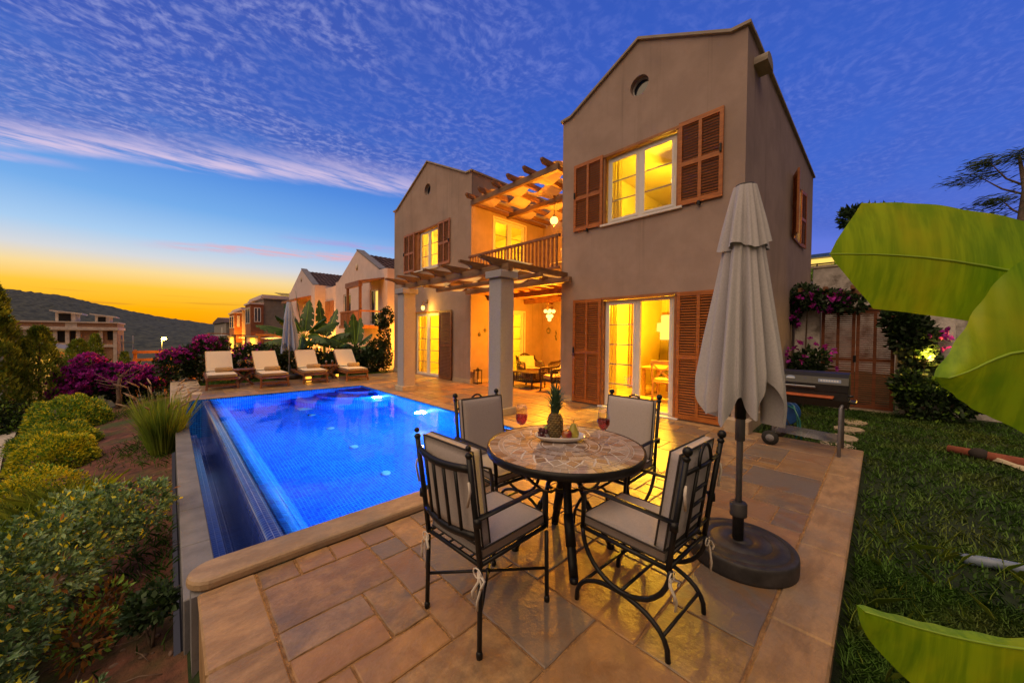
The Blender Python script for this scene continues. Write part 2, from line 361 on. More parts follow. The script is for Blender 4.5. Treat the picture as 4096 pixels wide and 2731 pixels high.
# ------------------------------------------------------------------ mesh helpers
V = Vector
class MB:
    """collects shapes, builds ONE mesh object"""
    def __init__(s): s.v = []; s.f = []; s.m = []; s.sm = []
    def add(s, vs, fs, mi=0, smooth=False):
        b = len(s.v); s.v += [tuple(p) for p in vs]
        for f in fs: s.f.append(tuple(i+b for i in f)); s.m.append(mi); s.sm.append(smooth)
        return s
    def box(s, x0, y0, z0, x1, y1, z1, mi=0):
        return s.add([(x0,y0,z0),(x1,y0,z0),(x1,y1,z0),(x0,y1,z0),(x0,y0,z1),(x1,y0,z1),(x1,y1,z1),(x0,y1,z1)],
                     [(0,3,2,1),(4,5,6,7),(0,1,5,4),(1,2,6,5),(2,3,7,6),(3,0,4,7)], mi)
    def bbox(s, x0, y0, z0, x1, y1, z1, b=.01, mi=0, smooth=False):
        """box with chamfered edges on every side"""
        pts = []
        for sx in (0,1):
            for sy in (0,1):
                for sz in (0,1):
                    X = (x0,x1)[sx]; Y = (y0,y1)[sy]; Z = (z0,z1)[sz]
                    ix = X+(b if sx==0 else -b); iy = Y+(b if sy==0 else -b); iz = Z+(b if sz==0 else -b)
                    pts += [(X,iy,iz),(ix,Y,iz),(ix,iy,Z)]
        bm = bmesh.new(); vv = [bm.verts.new(p) for p in pts]
        bmesh.ops.convex_hull(bm, input=vv)
        bmesh.ops.recalc_face_normals(bm, faces=bm.faces)
        bm.verts.index_update()
        s.add([v.co[:] for v in bm.verts], [[v.index for v in f.verts] for f in bm.faces], mi, smooth); bm.free(); return s
    def bar(s, p0, p1, w, h, up=(0,0,1), mi=0):
        p0 = V(p0); p1 = V(p1); d = (p1-p0).normalized(); u = V(up)
        a = d.cross(u)
        if a.length < 1e-4: a = d.cross(V((1,0,0)))
        a.normalize(); c = a.cross(d)
        vs = []
        for p in (p0, p1):
            for i, j in ((-1,-1),(1,-1),(1,1),(-1,1)): vs.append(p + a*(i*w/2) + c*(j*h/2))
        return s.add(vs, [(0,1,2,3),(7,6,5,4),(0,4,5,1),(1,5,6,2),(2,6,7,3),(3,7,4,0)], mi)
    def tube(s, path, r, n=8, mi=0, caps=True, smooth=True, flat=None):
        """tube along a path; r a number or a list; flat=(w,h) gives an elliptic bar"""
        P = [V(p) for p in path]; k = len(P)
        rs = r if isinstance(r, (list, tuple)) else [r]*k
        t0 = (P[1]-P[0]).normalized()
        a = t0.cross(V((0,0,1)))
        if a.length < 1e-3: a = t0.cross(V((0,1,0)))
        a.normalize(); vs = []
        for i in range(k):
            t = (P[min(i+1,k-1)]-P[max(i-1,0)]).normalized()
            a = (a - t*a.dot(t)); a.normalize(); c = t.cross(a)
            for j in range(n):
                q = 2*math.pi*j/n
                if flat: vs.append(P[i] + a*(math.cos(q)*flat[0]*rs[i]) + c*(math.sin(q)*flat[1]*rs[i]))
                else: vs.append(P[i] + a*(math.cos(q)*rs[i]) + c*(math.sin(q)*rs[i]))
        fs = []
        for i in range(k-1):
            for j in range(n):
                j2 = (j+1) % n; fs.append((i*n+j, i*n+j2, (i+1)*n+j2, (i+1)*n+j))
        if caps: fs.append(tuple(range(n-1,-1,-1))); fs.append(tuple((k-1)*n+j for j in range(n)))
        return s.add(vs, fs, mi, smooth)
    def lathe(s, prof, c=(0,0,0), n=20, mi=0, smooth=True, sx=1.0, sy=1.0):
        """prof: list of (radius, z)"""
        vs = []; fs = []; k = len(prof)
        for r, z in prof:
            for j in range(n):
                q = 2*math.pi*j/n; vs.append((c[0]+r*math.cos(q)*sx, c[1]+r*math.sin(q)*sy, c[2]+z))
        for i in range(k-1):
            for j in range(n):
                j2 = (j+1) % n; fs.append((i*n+j, i*n+j2, (i+1)*n+j2, (i+1)*n+j))
        if prof[0][0] > 1e-5: fs.append(tuple(range(n-1,-1,-1)))
        if prof[-1][0] > 1e-5: fs.append(tuple((k-1)*n+j for j in range(n)))
        return s.add(vs, fs, mi, smooth)
    def ball(s, c, r, n=10, mi=0, sx=1, sy=1, sz=1):
        pr = [(max(1e-4, r*math.sin(math.pi*i/(n-1))), -r*sz*math.cos(math.pi*i/(n-1))) for i in range(n)]
        return s.lathe(pr, c, max(8, n+4), mi, True, sx, sy)
    def prism(s, poly, axis, lo, hi, mi=0):
        """polygon (two coords, in order of the axes left over) pushed along axis"""
        n = len(poly)
        def p(a, b, c): return {'x': (c,a,b), 'y': (a,c,b), 'z': (a,b,c)}[axis]
        vs = [p(a,b,lo) for a,b in poly] + [p(a,b,hi) for a,b in poly]
        fs = [tuple(range(n)), tuple(range(2*n-1,n-1,-1))] + [(i, n+i, n+(i+1)%n, (i+1)%n) for i in range(n)]
        return s.add(vs, fs, mi)
    def grid(s, fn, nu, nv, mi=0, smooth=True, closed=False):
        vs = [fn(i/(nu if closed else nu-1), j/(nv-1)) for i in range(nu) for j in range(nv)]
        fs = []
        for i in range(nu if closed else nu-1):
            for j in range(nv-1):
                a = i*nv+j; b = ((i+1) % nu)*nv+j; fs.append((a, b, b+1, a+1))
        return s.add(vs, fs, mi, smooth)
    def build(s, name, mats, parent=None, fix=False):
        me = bpy.data.meshes.new(name)
        me.from_pydata(s.v, [], s.f)
        if not isinstance(mats, (list, tuple)): mats = [mats]
        for m in mats: me.materials.append(MATS[m])
        me.polygons.foreach_set('material_index', s.m); me.polygons.foreach_set('use_smooth', s.sm)
        me.update()
        if fix:
            bm = bmesh.new(); bm.from_mesh(me); bmesh.ops.recalc_face_normals(bm, faces=bm.faces); bm.to_mesh(me); bm.free()
        return link(name, me, parent)

def link(name, me, parent=None):
    o = bpy.data.objects.new(name, me); col.objects.link(o)
    if parent is not None: put_under(o, parent)
    return o
def world_of(o):
    m = Matrix.LocRotScale(o.location, o.rotation_euler, o.scale)
    return m if o.parent is None else world_of(o.parent) @ o.matrix_parent_inverse @ m
def put_under(o, parent):
    o.parent = parent; o.matrix_parent_inverse = world_of(parent).inverted()
def tag(o, label, cat, group=None):
    o['label'] = label; o['category'] = cat
    if group: o['group'] = group
    return o
def thing(name, label, cat, loc=(0,0,0), group=None):
    o = bpy.data.objects.new(name, None); col.objects.link(o); o.location = loc; o.empty_display_size = .1
    return tag(o, label, cat, group)
def kids(o): return [c for c in bpy.data.objects if c.parent == o]
def copy_tree(o, parent=None):
    c = o.copy(); col.objects.link(c)
    if parent is not None: c.parent = parent
    for ch in kids(o): copy_tree(ch, c)
    return c
def dup(root, loc, rz, label, group=None):
    c = copy_tree(root); c.location = loc; c.rotation_euler = (0, 0, rz); c['label'] = label
    if group: c['group'] = group
    return c
def struct(o): o['kind'] = 'structure'; return o
def stuff(o): o['kind'] = 'stuff'; return o
def point(name, loc, watts, colr, size=.05, parent=None):
    l = bpy.data.lights.new(name, 'POINT'); l.energy = watts; l.color = colr; l.shadow_soft_size = size
    o = bpy.data.objects.new(name, l); col.objects.link(o); o.location = loc
    if parent is not None: put_under(o, parent)
    return o

def quick(name, vs, fs, mats, parent=None, mi=None, smooth=False):
    """numpy arrays straight to a mesh; fs is (n,k)"""
    vs = np.asarray(vs, np.float32); fs = np.asarray(fs, np.int32)
    me = bpy.data.meshes.new(name); n, k = fs.shape
    me.vertices.add(len(vs)); me.vertices.foreach_set('co', vs.ravel())
    me.loops.add(n*k); me.loops.foreach_set('vertex_index', fs.ravel())
    me.polygons.add(n); me.polygons.foreach_set('loop_start', np.arange(0, n*k, k, dtype=np.int32))
    if not isinstance(mats, (list, tuple)): mats = [mats]
    for m in mats: me.materials.append(MATS[m])
    if mi is not None: me.polygons.foreach_set('material_index', np.asarray(mi, np.int32))
    if smooth: me.polygons.foreach_set('use_smooth', np.ones(n, bool))
    me.update(calc_edges=True); me.validate()
    return link(name, me, parent)

def unit(a): return a/np.maximum(np.linalg.norm(a, axis=-1, keepdims=True), 1e-9)
def leaf_arrays(P, N, size, asp=.55, droop=.0, jit=.5, axis=None):
    """one folded leaf (two quads) at each point P, growing along N (jittered)"""
    n = len(P); size = np.broadcast_to(size, n)[:, None]
    d = unit(N + rng.normal(0, jit, (n, 3))); 
    ref = unit(rng.normal(0, 1, (n, 3)) + np.array([0, 0, .6]))
    a = unit(np.cross(d, ref)); c = np.cross(a, d)
    L = size; W = size*asp*.5
    b0 = P; tip = P + d*L + np.array([0,0,-1.])*droop*L; mid = P + d*L*.5
    l = mid + a*W + c*W*.35; r = mid - a*W + c*W*.35
    vs = np.stack([b0, l, tip, r], 1).reshape(-1, 3)
    fs = np.arange(4*n).reshape(-1, 4)
    return vs, fs
def blob_points(blobs, n, shell=.55):
    """points through the volume of ellipsoids, denser towards the outside; returns points and outward directions"""
    vol = np.array([b[3]*b[4]*b[5] for b in blobs])**.67; vol = vol/vol.sum()
    k = rng.choice(len(blobs), n, p=vol); B = np.array(blobs, float)[k]
    d = unit(rng.normal(0, 1, (n, 3))); r = shell + (1-shell)*rng.random((n, 1))**.7
    r *= 1 + .14*np.sin(d[:, :1]*7+B[:, :1]*9)*np.cos(d[:, 1:2]*6+B[:, 1:2]*5)
    P = B[:, :3] + d*r*B[:, 3:6]
    return P, unit(d/B[:, 3:6])
def foliage(name, blobs, n, size, matn, parent, asp=.55, jit=.5, up=.25, shell=.55, floor=None, droop=0, sz_var=.35, cluster=0):
    P, N = blob_points(blobs, n//cluster if cluster else n, shell)
    if cluster:   # rosettes of leaves at the twig ends
        P = np.repeat(P, cluster, 0) + rng.normal(0, size*.16, (len(P)*cluster, 3)); N = np.repeat(N, cluster, 0)
    if floor is not None:
        ok = P[:, 2] > floor; P = P[ok]; N = N[ok]
    N = unit(N + np.array([0, 0, up])); s = size*(1 + sz_var*rng.uniform(-1, 1, len(P)))
    vs, fs = leaf_arrays(P, N, s, asp, droop, jit)
    return quick(name, vs, fs, matn, parent)
def trunk(name, base, tips, r, matn, parent, n=7):
    m = MB(); base = V(base)
    for t in tips:
        t = V(t); mid = (base+t)/2 + V((random.uniform(-.1,.1)*(t-base).length, random.uniform(-.1,.1)*(t-base).length, 0))
        m.tube([base, base.lerp(mid,.5), mid, mid.lerp(t,.5), t], [r, r*.8, r*.6, r*.4, r*.2], n)
    return m.build(name, matn, parent)

def wall_mesh(m, outline, holes, to3, thick, mi=0):
    """flat wall with openings: to3(a,b,d) maps wall coordinates and depth to the world"""
    bm = bmesh.new(); loops = [outline]+holes; es = []
    for lp in loops:
        vv = [bm.verts.new((a, b, 0)) for a, b in lp]
        es += [bm.edges.new((vv[i], vv[(i+1) % len(vv)])) for i in range(len(vv))]
    bmesh.ops.triangle_fill(bm, edges=es, use_beauty=True, use_dissolve=False)
    bm.verts.index_update()
    v2 = [v.co[:2] for v in bm.verts]; tri = [[v.index for v in f.verts] for f in bm.faces]; bm.free()
    n = len(v2)
    vs = [to3(a, b, 0) for a, b in v2] + [to3(a, b, thick) for a, b in v2]
    fs = tri + [[i+n for i in reversed(t)] for t in tri]
    k = 0
    for lp in loops:
        c = len(lp)
        for i in range(c):
            i2 = (i+1) % c; fs.append((k+i, k+i2, n+k+i2, n+k+i))
        k += c
    m.add(vs, fs, mi)
def rect(a0, b0, a1, b1): return [(a0,b0),(a1,b0),(a1,b1),(a0,b1)]
def circ(a, b, r, n=28): return [(a+r*math.cos(2*math.pi*i/n), b+r*math.sin(2*math.pi*i/n)) for i in range(n)]

# ------------------------------------------------------------------ ground, hill, terrace, pool
def gz(x, y):
    """height of the garden ground"""
    z = -.13
    if x < .35:
        t = max(0, .05-x)
        z = -.50 - .17*min(t, 5) - .05*max(0, min(t-5, 30))
    z += .02*math.sin(x*2.1)*math.cos(y*1.7) + .012*math.sin(x*5.3+y*4.1)
    if y > 15: z -= min((y-15)*.09, 4.2)
    if y > 70: z -= min((y-70)*.02, 4)
    if x > 14.6: z += (3.3+min((x-14.6)*.13, 9))*(1 if y < 14 else max(0, 1-(y-14)/12))
    return z
def build_ground():
    ax = sorted(set([-1500,-900,-500,-300,-180,-110,-70,-48,-34,-25,-18,-14,-11]+[-9+.3*i for i in range(31)]+[.06]+[.4+.6*i for i in range(25)]+[15.2,17,20,25,32,45,65,100,180,320,600,1200]))
    ay = sorted(set([-900,-400,-150,-60,-25,-12,-8]+[-6+.45*i for i in range(58)]+[21,23,26,30,35,42,50,60,72,90,120,170,260,400,700,1200,2500]))
    n = len(ay)
    vs = [(x, y, gz(x, y)) for x in ax for y in ay]
    fs = [(i*n+j, (i+1)*n+j, (i+1)*n+j+1, i*n+j+1) for i in range(len(ax)-1) for j in range(n-1)]
    m = MB(); mi = []
    m.add(vs, fs, 0, True)
    for k, f in enumerate(fs):
        cx = sum(vs[i][0] for i in f)/4; cy = sum(vs[i][1] for i in f)/4
        m.m[k] = 0 if (cx < .05 and cx > -12 and cy < 16 and cy > -5) else (1 if (cx >= .05 and cx < 13 and cy < 16 and cy > -8) else 2)
    # the cells the pool is dug into are left out
    keep = [k for k, f in enumerate(fs) if not (.0 <= min(vs[i][0] for i in f) and max(vs[i][0] for i in f) <= 4.31 and 2.6 <= min(vs[i][1] for i in f) and max(vs[i][1] for i in f) <= 10.9)]
    m.f = [m.f[k] for k in keep]; m.m = [m.m[k] for k in keep]; m.sm = [m.sm[k] for k in keep]
    struct(m.build('ground', ['soil', 'lawn_soil', 'ground_far']))
build_ground()

def build_hill():
    prof = [(-900,90),(-700,88),(-420,70),(-240,58),(-120,45),(-86,41),(-48,31),(-12,21.5),(40,13.5),(75,9),(120,3),(200,-4),(500,-8)]
    xs = np.arange(-900, 330, 2.2)
    pz = np.interp(xs, [p[0] for p in prof], [p[1] for p in prof]) - 2
    k = 26; vs = []; rowt = np.linspace(0, 1, k)
    for i, x in enumerate(xs):
        for j, t in enumerate(rowt):
            y = 330 + t*290; z = -12 + (pz[i]+12)*(t**.85)
            z += (rng.random()*1.2 + .25*math.sin(x*.07+j*.3))*(.4+.6*t)
            vs.append((x + rng.uniform(-.7,.7), y + rng.uniform(-3,3), z))
    n = k
    fs = [(i*n+j, (i+1)*n+j, (i+1)*n+j+1, i*n+j+1) for i in range(len(xs)-1) for j in range(n-1)]
    struct(quick('hill', vs, fs, 'hill_scrub'))
build_hill()

TX0, TY0, TX1 = .10, .13, 6.64
def build_terrace():
    m = MB(); g = -.0075
    # slab under the tiles (grout level), butted round the pool hole
    m.box(TX0+.205, TY0+.205, -.75, 6.60, 2.68, g, 0)
    m.box(4.02, 2.68, -.75, 9.88, 10.5, g, 0)
    m.box(.30, 10.54, -.75, 9.88, 13.1, g, 0)
    m.box(TX0+.006, TY0+.006, -1.3, TX0+.2, 2.69, -.034, 2); m.box(TX0+.2, TY0+.006, -1.3, 6.6, TY0+.2, -.034, 2)
    def tile(x0, y0, x1, y1, z=0.0, mi=1, b=.004, gap=.0045):
        j = lambda: random.uniform(-.0022, .0022)
        x0 += gap+j(); x1 -= gap+j(); y0 += gap+j(); y1 -= gap+j(); z += random.uniform(-.0018, .0018)
        n = 5
        top = []; bot = []
        def ring(ins, wob):
            pts = []
            for (ax_, ay_), (bx_, by_) in (((x0,y0),(x1,y0)), ((x1,y0),(x1,y1)), ((x1,y1),(x0,y1)), ((x0,y1),(x0,y0))):
                L = math.hypot(bx_-ax_, by_-ay_); k = max(2, int(L/.06))
                for i in range(k):
                    t = i/k; pts.append((ax_+(bx_-ax_)*t, ay_+(by_-ay_)*t))
            cx, cy = (x0+x1)/2, (y0+y1)/2; out = []
            for (a, c) in pts:
                e = ins + wob*random.random()
                a2 = min(max(a, x0+e), x1-e) ; c2 = min(max(c, y0+e), y1-e)
                out.append((a2, c2))
            return out
        r1_ = ring(0, .0045); r2_ = ring(b, .005); k = len(r1_)
        vs = [(a, c, g-.004) for a, c in r1_] + [(a, c, z-.004) for a, c in r1_] + [(a, c, z) for a, c in r2_]
        fs = [tuple(range(2*k, 3*k))]
        for i in range(k):
            i2 = (i+1) % k; fs += [(i, i2, k+i2, k+i), (k+i, k+i2, 2*k+i2, 2*k+i)]
        m.add(vs, fs, mi)
    def border(x0, y0, x1, y1, along):
        """long border slabs with a rounded outer nose"""
        L = (x1-x0) if along == 'x' else (y1-y0); p = 0
        while p < L-.05:
            s_ = min(random.uniform(.85, 1.25), L-p); 
            if L-p-s_ < .3: s_ = L-p
            if along == 'x': m.bbox(x0+p+.002, y0, -.034, x0+p+s_-.002, y1, .002, .010, 2)
            else: m.bbox(x0, y0+p+.002, -.034, x1, y0+p+s_-.002, .002, .010, 2)
            p += s_
    border(TX0, TY0, TX0+.27, 2.68, 'y'); border(TX0+.274, TY0, TX1, TY0+.255, 'x')
    border(TX1-.27, TY0+.259, TX1, 1.40, 'y')
    # ashlar pattern on a 20 cm module
    def ashlar(x0, y0, x1, y1, u=.205):
        nx = round((x1-x0)/u); ny = round((y1-y0)/u); ux = (x1-x0)/nx; uy = (y1-y0)/ny
        occ = np.zeros((nx, ny), bool)
        opts = [(3,3),(2,3),(3,2),(2,2),(3,2),(2,3),(2,1),(1,2),(2,2),(3,3),(4,3),(1,1),(2,4)]
        for j in range(ny):
            for i in range(nx):
                if occ[i, j]: continue
                o = opts[:]; random.shuffle(o); o += [(1,1)]
                for a, c in o:
                    if i+a <= nx and j+c <= ny and not occ[i:i+a, j:j+c].any():
                        occ[i:i+a, j:j+c] = True
                        tile(x0+i*ux, y0+j*uy, x0+(i+a)*ux, y0+(j+c)*uy); break
    ashlar(TX0+.275, TY0+.26, 6.37, 2.68)
    tilex = 4.02
    ashlar(4.30, 2.68, 6.56, 10.5); ashlar(6.56, 5.24, 9.88, 8.66)
    ashlar(.34, 10.5+.26, 6.56, 13.1)
    # flush coping round the far sides of the pool
    m.bbox(4.001, 2.96, -.034, 4.29, 10.5, .001, .008, 2); m.bbox(.30, 10.501, -.034, 4.29, 10.755, .001, .008, 2)
    m.box(6.37, 1.40, -.02, 6.6, 2.68, -.001, 2)
    struct(m.build('terrace', ['grout', 'tile_stone', 'tile_border']))
build_terrace()

def build_pool():
    t = thing('swimming_pool', 'lit blue mosaic swimming pool with an infinity edge beside the terrace', 'swimming pool', (2.4, 6.7, 0))
    D_ = -1.55; x0, x1, y0, y1 = .75, 4.0, 2.95, 10.5
    MB().add([(x0,y0,D_),(x1,y0,D_),(x1,y1,D_),(x0,y1,D_)], [(0,1,2,3)]).build('pool_floor', 'pool_floor', t)
    m = MB(); m.add([(x1,y0,D_),(x1,y1,D_),(x1,y1,-.012),(x1,y0,-.012)], [(0,1,2,3)], 0)
    m.add([(x0,y0,D_),(x0,y1,D_),(x0,y1,-.12),(x0,y0,-.12)], [(3,2,1,0)], 0)
    m.add([(x0,y1,D_),(x1,y1,D_),(x1,y1,-.012),(x0,y1,-.012)], [(3,2,1,0)], 1)
    m.add([(x0,y0,D_),(x1,y0,D_),(x1,y0,-.012),(x0,y0,-.012)], [(0,1,2,3)], 1)
    m.add([(.22,y1,-1.2),(x0,y1,-1.2),(x0,y1,-.012),(.22,y1,-.012)], [(3,2,1,0)], 1)
    m.build('pool_wall', ['pool_wall_x', 'pool_wall_y'], t)
    # rounded overflow lip, then down into the catch gutter
    prof = [(.86,-.50),(.84,-.34),(.80,-.235),(.75,-.165),(.70,-.122),(.66,-.098),(.625,-.084),(.59,-.076),(.555,-.074),(.525,-.082),(.50,-.105),(.485,-.15),(.48,-.22),(.48,-.30),(.48,-1.1)]
    def lip(u, v):
        i = v*(len(prof)-1); a, b = prof[int(round(i))]
        return (a, y0+(y1-y0)*u, b)
    prof = [(a, b+.042) if b > -1 else (a, b) for a, b in prof]; m = MB().grid(lip, 60, len(prof)); m.m = [1 if k % (len(prof)-1) < 6 else 0 for k in range(len(m.f))]; m.build('overflow_lip', ['lip_tile', 'pool_floor'], t)
    g = MB(); g.box(.22, y0, -1.2, .479, y1, -.86, 0); g.box(.22, y0, -.86, .34, 9.0, -.46, 0); 
    g.build('catch_gutter', 'lip_tile', t)
    # the kerb outside the gutter
    k = MB(); yy = y0
    while yy < 8.6:
        L = random.uniform(.75, 1.0); k.bbox(.045, yy, -1.3, .22, min(yy+L, 8.8)-.004, -.16, .006); yy += L
    k.build('gutter_kerb', 'kerb_stone', t)
    # raised near coping with a rounded end
    c = MB(); n = 10
    out = [(4.29,2.69),(4.29,2.955),(.20,2.955)] + [(.19+.135*math.cos(a)*1.0, 2.82+.135*math.sin(a)) for a in [math.pi/2+i*math.pi/n for i in range(1,n)]] + [(.20,2.69)]
    def rnd(z, ins): 
        cx = [(p[0]+(ins if p[0]<.3 else 0), p[1]+(ins if p[1]<2.8 else -ins)) for p in out]; return [(a, b, z) for a, b in cx]
    N = len(out); rows = [rnd(-.02,.012), rnd(.0,.0), rnd(.030,.0), rnd(.045,.006), rnd(.052,.02)]
    vs = [p for r_ in rows for p in r_]; fs = [tuple(range(4*N,5*N))[::-1]]
    for i in range(4):
        for j in range(N): fs.append((i*N+j, i*N+(j+1)%N, (i+1)*N+(j+1)%N, (i+1)*N+j))
    c.add(vs, fs); c.build('coping', 'coping_stone', t, fix=True)
    MB().box(.075, 2.70, -1.3, .30, 2.945, -.021).build('end_wall', 'kerb_stone', t)
    # corner steps
    for r_, zt in ((.72,-.36),(1.24,-.66),(1.78,-.98)):
        s_ = MB(); n = 24; arc = [(x1-r_*math.cos(a), y1-r_*math.sin(a)) for a in [i*math.pi/2/n for i in range(n+1)]]
        ztop = zt; vs = [(x1,y1,ztop)] + [(a,b,ztop) for a,b in arc] + [(a,b,D_) for a,b in arc]
        fs = [(0,i+2,i+1) for i in range(n)]; fm = [0]*n
        for i in range(n): fs.append((1+i, 2+i, n+3+i, n+2+i))
        b0 = len(s_.v); s_.add(vs, fs); s_.m = [0]*n+[1]*n
        s_.build('pool_step', ['pool_floor', 'pool_wall_y'], t, fix=False)
    for y in (5.13, 6.41, 7.70, 8.98):
        MB().lathe([(.075,0),(.072,.012),(.02,.016),(.001,.014)], (2.32,y,D_), 16).build('floor_inlet', 'ceramic', t)
    MB().bbox(2.2, 9.55, D_, 2.48, 9.83, D_+.012, .004).build('floor_drain', 'pvc_white', t)
    for y in (9.20, 6.94, 4.6):
        l = MB().lathe([(.001,0),(.085,.0),(.10,.012),(.10,.03)], (0,0,0), 18); l.v = [(x1-z-.002, y+a, -.79+b) for a,b,z in l.v]
        pl = l.build('pool_lamp', 'pool_lamp', t)
        point('pool_light', (x1-.14, y, -.79), 600, (.10,.62,1.0), .06, t)
    wm = bpy.data.materials.new('pool_water'); wm.use_nodes = True; MATS['pool_water'] = wm
    n_ = NT(wm.node_tree); n_.n.remove(n_.n['Principled BSDF'])
    gb = n_.node('ShaderNodeBsdfGlass'); gb.inputs['IOR'].default_value = 1.33; gb.inputs['Roughness'].default_value = 0.0; gb.inputs[0].default_value = (.93,.97,1,1)
    bn = n_.node('ShaderNodeBump'); bn.inputs['Strength'].default_value = .10; bn.inputs['Distance'].default_value = .02
    n_.put(bn.inputs['Height'], n_.noise(n_.node('ShaderNodeTexCoord').outputs['Object'], 3.2, 3, .5)); n_.l.new(bn.outputs[0], gb.inputs['Normal'])
    rb = n_.node('ShaderNodeBsdfRefraction'); rb.inputs['IOR'].default_value = 1.33; rb.inputs['Roughness'].default_value = 0.0; n_.l.new(bn.outputs[0], rb.inputs['Normal'])
    mx_ = n_.node('ShaderNodeMixShader'); mx_.inputs[0].default_value = .55; n_.l.new(gb.outputs[0], mx_.inputs[1]); n_.l.new(rb.outputs[0], mx_.inputs[2]); n_.l.new(mx_.outputs[0], n_.n['Material Output'].inputs[0])
    struct(MB().add([(.612,y0,-.038),(x1,y0,-.038),(x1,y1,-.038),(.612,y1,-.038)], [(0,1,2,3)]).build('water', 'pool_water'))
build_pool()
# ------------------------------------------------------------------ villa
def shutter(m_name, y0, y1, z0, z1, x, parent, stiles=2, open_ang=None, hinge=None, axis='x'):
    """louvred leaf standing against the wall plane X=x (frame, mid rail, slats)"""
    m = MB(); fw = .06; th = .035; zm = z0+(z1-z0)*.49
    xs0, xs1 = x-th-.012, x-.012
    ys = [y0+(y1-y0)*i/stiles for i in range(stiles+1)]
    for i, y in enumerate(ys):
        w = fw*(.9 if 0 < i < stiles else 1)
        a = y if i == 0 else (y-w if i == stiles else y-w/2)
        m.box(xs0, a, z0, xs1, a+w, z1, 0)
    hts = [(z0, z0+.085), (zm-.04, zm+.04), (z1-.075, z1)]
    for i in range(stiles):
        a = ys[i]+(fw if i == 0 else fw*.45); b = ys[i+1]-(fw if i == stiles-1 else fw*.45)
        for h0, h1 in hts: m.box(xs0+.002, a, h0, xs1-.002, b, h1, 0)
        for (lo, hi) in ((hts[0][1], hts[1][0]), (hts[1][1], hts[2][0])):
            n = max(3, int((hi-lo)/.046)); st = (hi-lo)/n
            for q in range(n):
                zc_ = lo+st*(q+.5)
                m.bar((x-.012-th/2, a, zc_), (x-.012-th/2, b, zc_), .030, .010, up=(-.75, 0, 1), mi=0)
    return m.build('shutter', m_name, parent)

def window_unit(name, parent, y0, y1, z0, z1, x, bars=2, thick=.055, right_open=False, sill=None):
    """white double window set into the wall plane X=x; returns the frame part"""
    m = MB(); d0, d1 = x+.07, x+.07+.06; f = thick; ym = (y0+y1)/2
    m.box(d0, y0, z0, d1, y0+f, z1); m.box(d0, y1-f, z0, d1, y1, z1); m.box(d0, y0+f, z1-f, d1, y1-f, z1); m.box(d0, y0+f, z0, d1, y1-f, z0+f*.7)
    m.box(d0, ym-.045, z0+f*.7, d1, ym+.045, z1-f)
    pg = MB(); gb = []
    for s_, (a, b) in enumerate(((y0+f, ym-.045), (ym+.045, y1-f))):
        if right_open and s_ == 0:
            m.box(d0-.012, a, z0+f*.7, d0-.002, a+.05, z1-f); continue
        i0, i1 = d0-.012, d0-.002; q = .045
        m.box(i0, a, z0+f*.7, i1, a+q, z1-f); m.box(i0, b-q, z0+f*.7, i1, b, z1-f); m.box(i0, a+q, z1-f-q, i1, b-q, z1-f); m.box(i0, a+q, z0+f*.7, i1, b-q, z0+f*.7+q)
        pg.add([(d0+.02,a+q,z0+.06),(d0+.02,b-q,z0+.06),(d0+.02,b-q,z1-f-q),(d0+.02,a+q,z1-f-q)], [(0,1,2,3)])
        for k in range(1, bars+1):
            zz_ = z0+.06+(z1-z0-.16)*k/(bars+1); gb.append((d0+.012, a+q, zz_-.010, d0+.028, b-q, zz_+.010))
    o = m.build(name, 'pvc_white', parent); pg.build('pane', 'pane_glass', o)
    for q in gb: MB().box(*q).build('glazing_bar', 'grey_metal', o)
    return o

def wood_surround(parent, y0, y1, z0, z1, x, base=True):
    m = MB(); t_ = .035
    m.box(x-.03, y0-.02, z1, x+.12, y1+.02, z1+.05); m.box(x-.012, y0, z0, x+.12, y0+t_, z1); m.box(x-.012, y1-t_, z0, x+.12, y1, z1)
    return m.build('window_surround', 'fence_wood', parent)

X0 = 6.6
villa = thing('villa', 'brown rendered two storey villa with twin gables, louvred shutters and lit rooms', 'house', (9.5, 7.5, 0))
fx = lambda a, b, d: (X0+d, a, b)
def gable(yl, yr, eave, kick, peak):
    c = (yl+yr)/2
    return [(yr,eave),(yr-kick,eave+.015),(c,peak),(yl+kick,eave+.015),(yl,eave)]
m = MB()
# front walls with their openings
RG = gable(1.55, 5.21, 6.41, .23, 7.24)
wall_mesh(m, [(1.55,-.2),(5.21,-.2)]+RG, [rect(2.58,3.83,4.11,5.27), rect(2.58,.03,4.11,2.29), circ(3.36,6.37,.19)], fx, .2)
LG = gable(8.69, 13.83, 6.43, .25, 7.58)
wall_mesh(m, [(8.69,-.2),(13.83,-.2)]+LG, [rect(10.50,3.82,12.12,5.27), rect(10.37,.03,12.12,2.27), circ(11.27,6.62,.21)], fx, .2)
# side walls
sy = lambda a, b, d: (a, 1.55+d, b)
wall_mesh(m, rect(6.8,-.2,14.3,6.41), [rect(10.95,3.95,12.05,5.4)], sy, .2)
sl = lambda a, b, d: (a, 8.69+d, b)
wall_mesh(m, [(6.8,-.2),(13.5,-.2),(13.5,6.43),(6.8,6.43)], [rect(7.50,3.02,8.95,5.27), rect(7.50,.03,8.95,2.29)], sl, .2)
m.box(6.8, 5.01, -.2, 13.5, 5.21, 6.41); m.box(9.92, 5.21, -.2, 10.12, 8.69, 6.1)
m.box(6.8, 13.63, -.2, 13.5, 13.83, 6.43); m.box(14.1, 1.75, -.2, 14.3, 5.01, 6.4); m.box(13.3, 8.89, -.2, 13.5, 13.63, 6.4)
m.build('wall', 'stucco', villa)
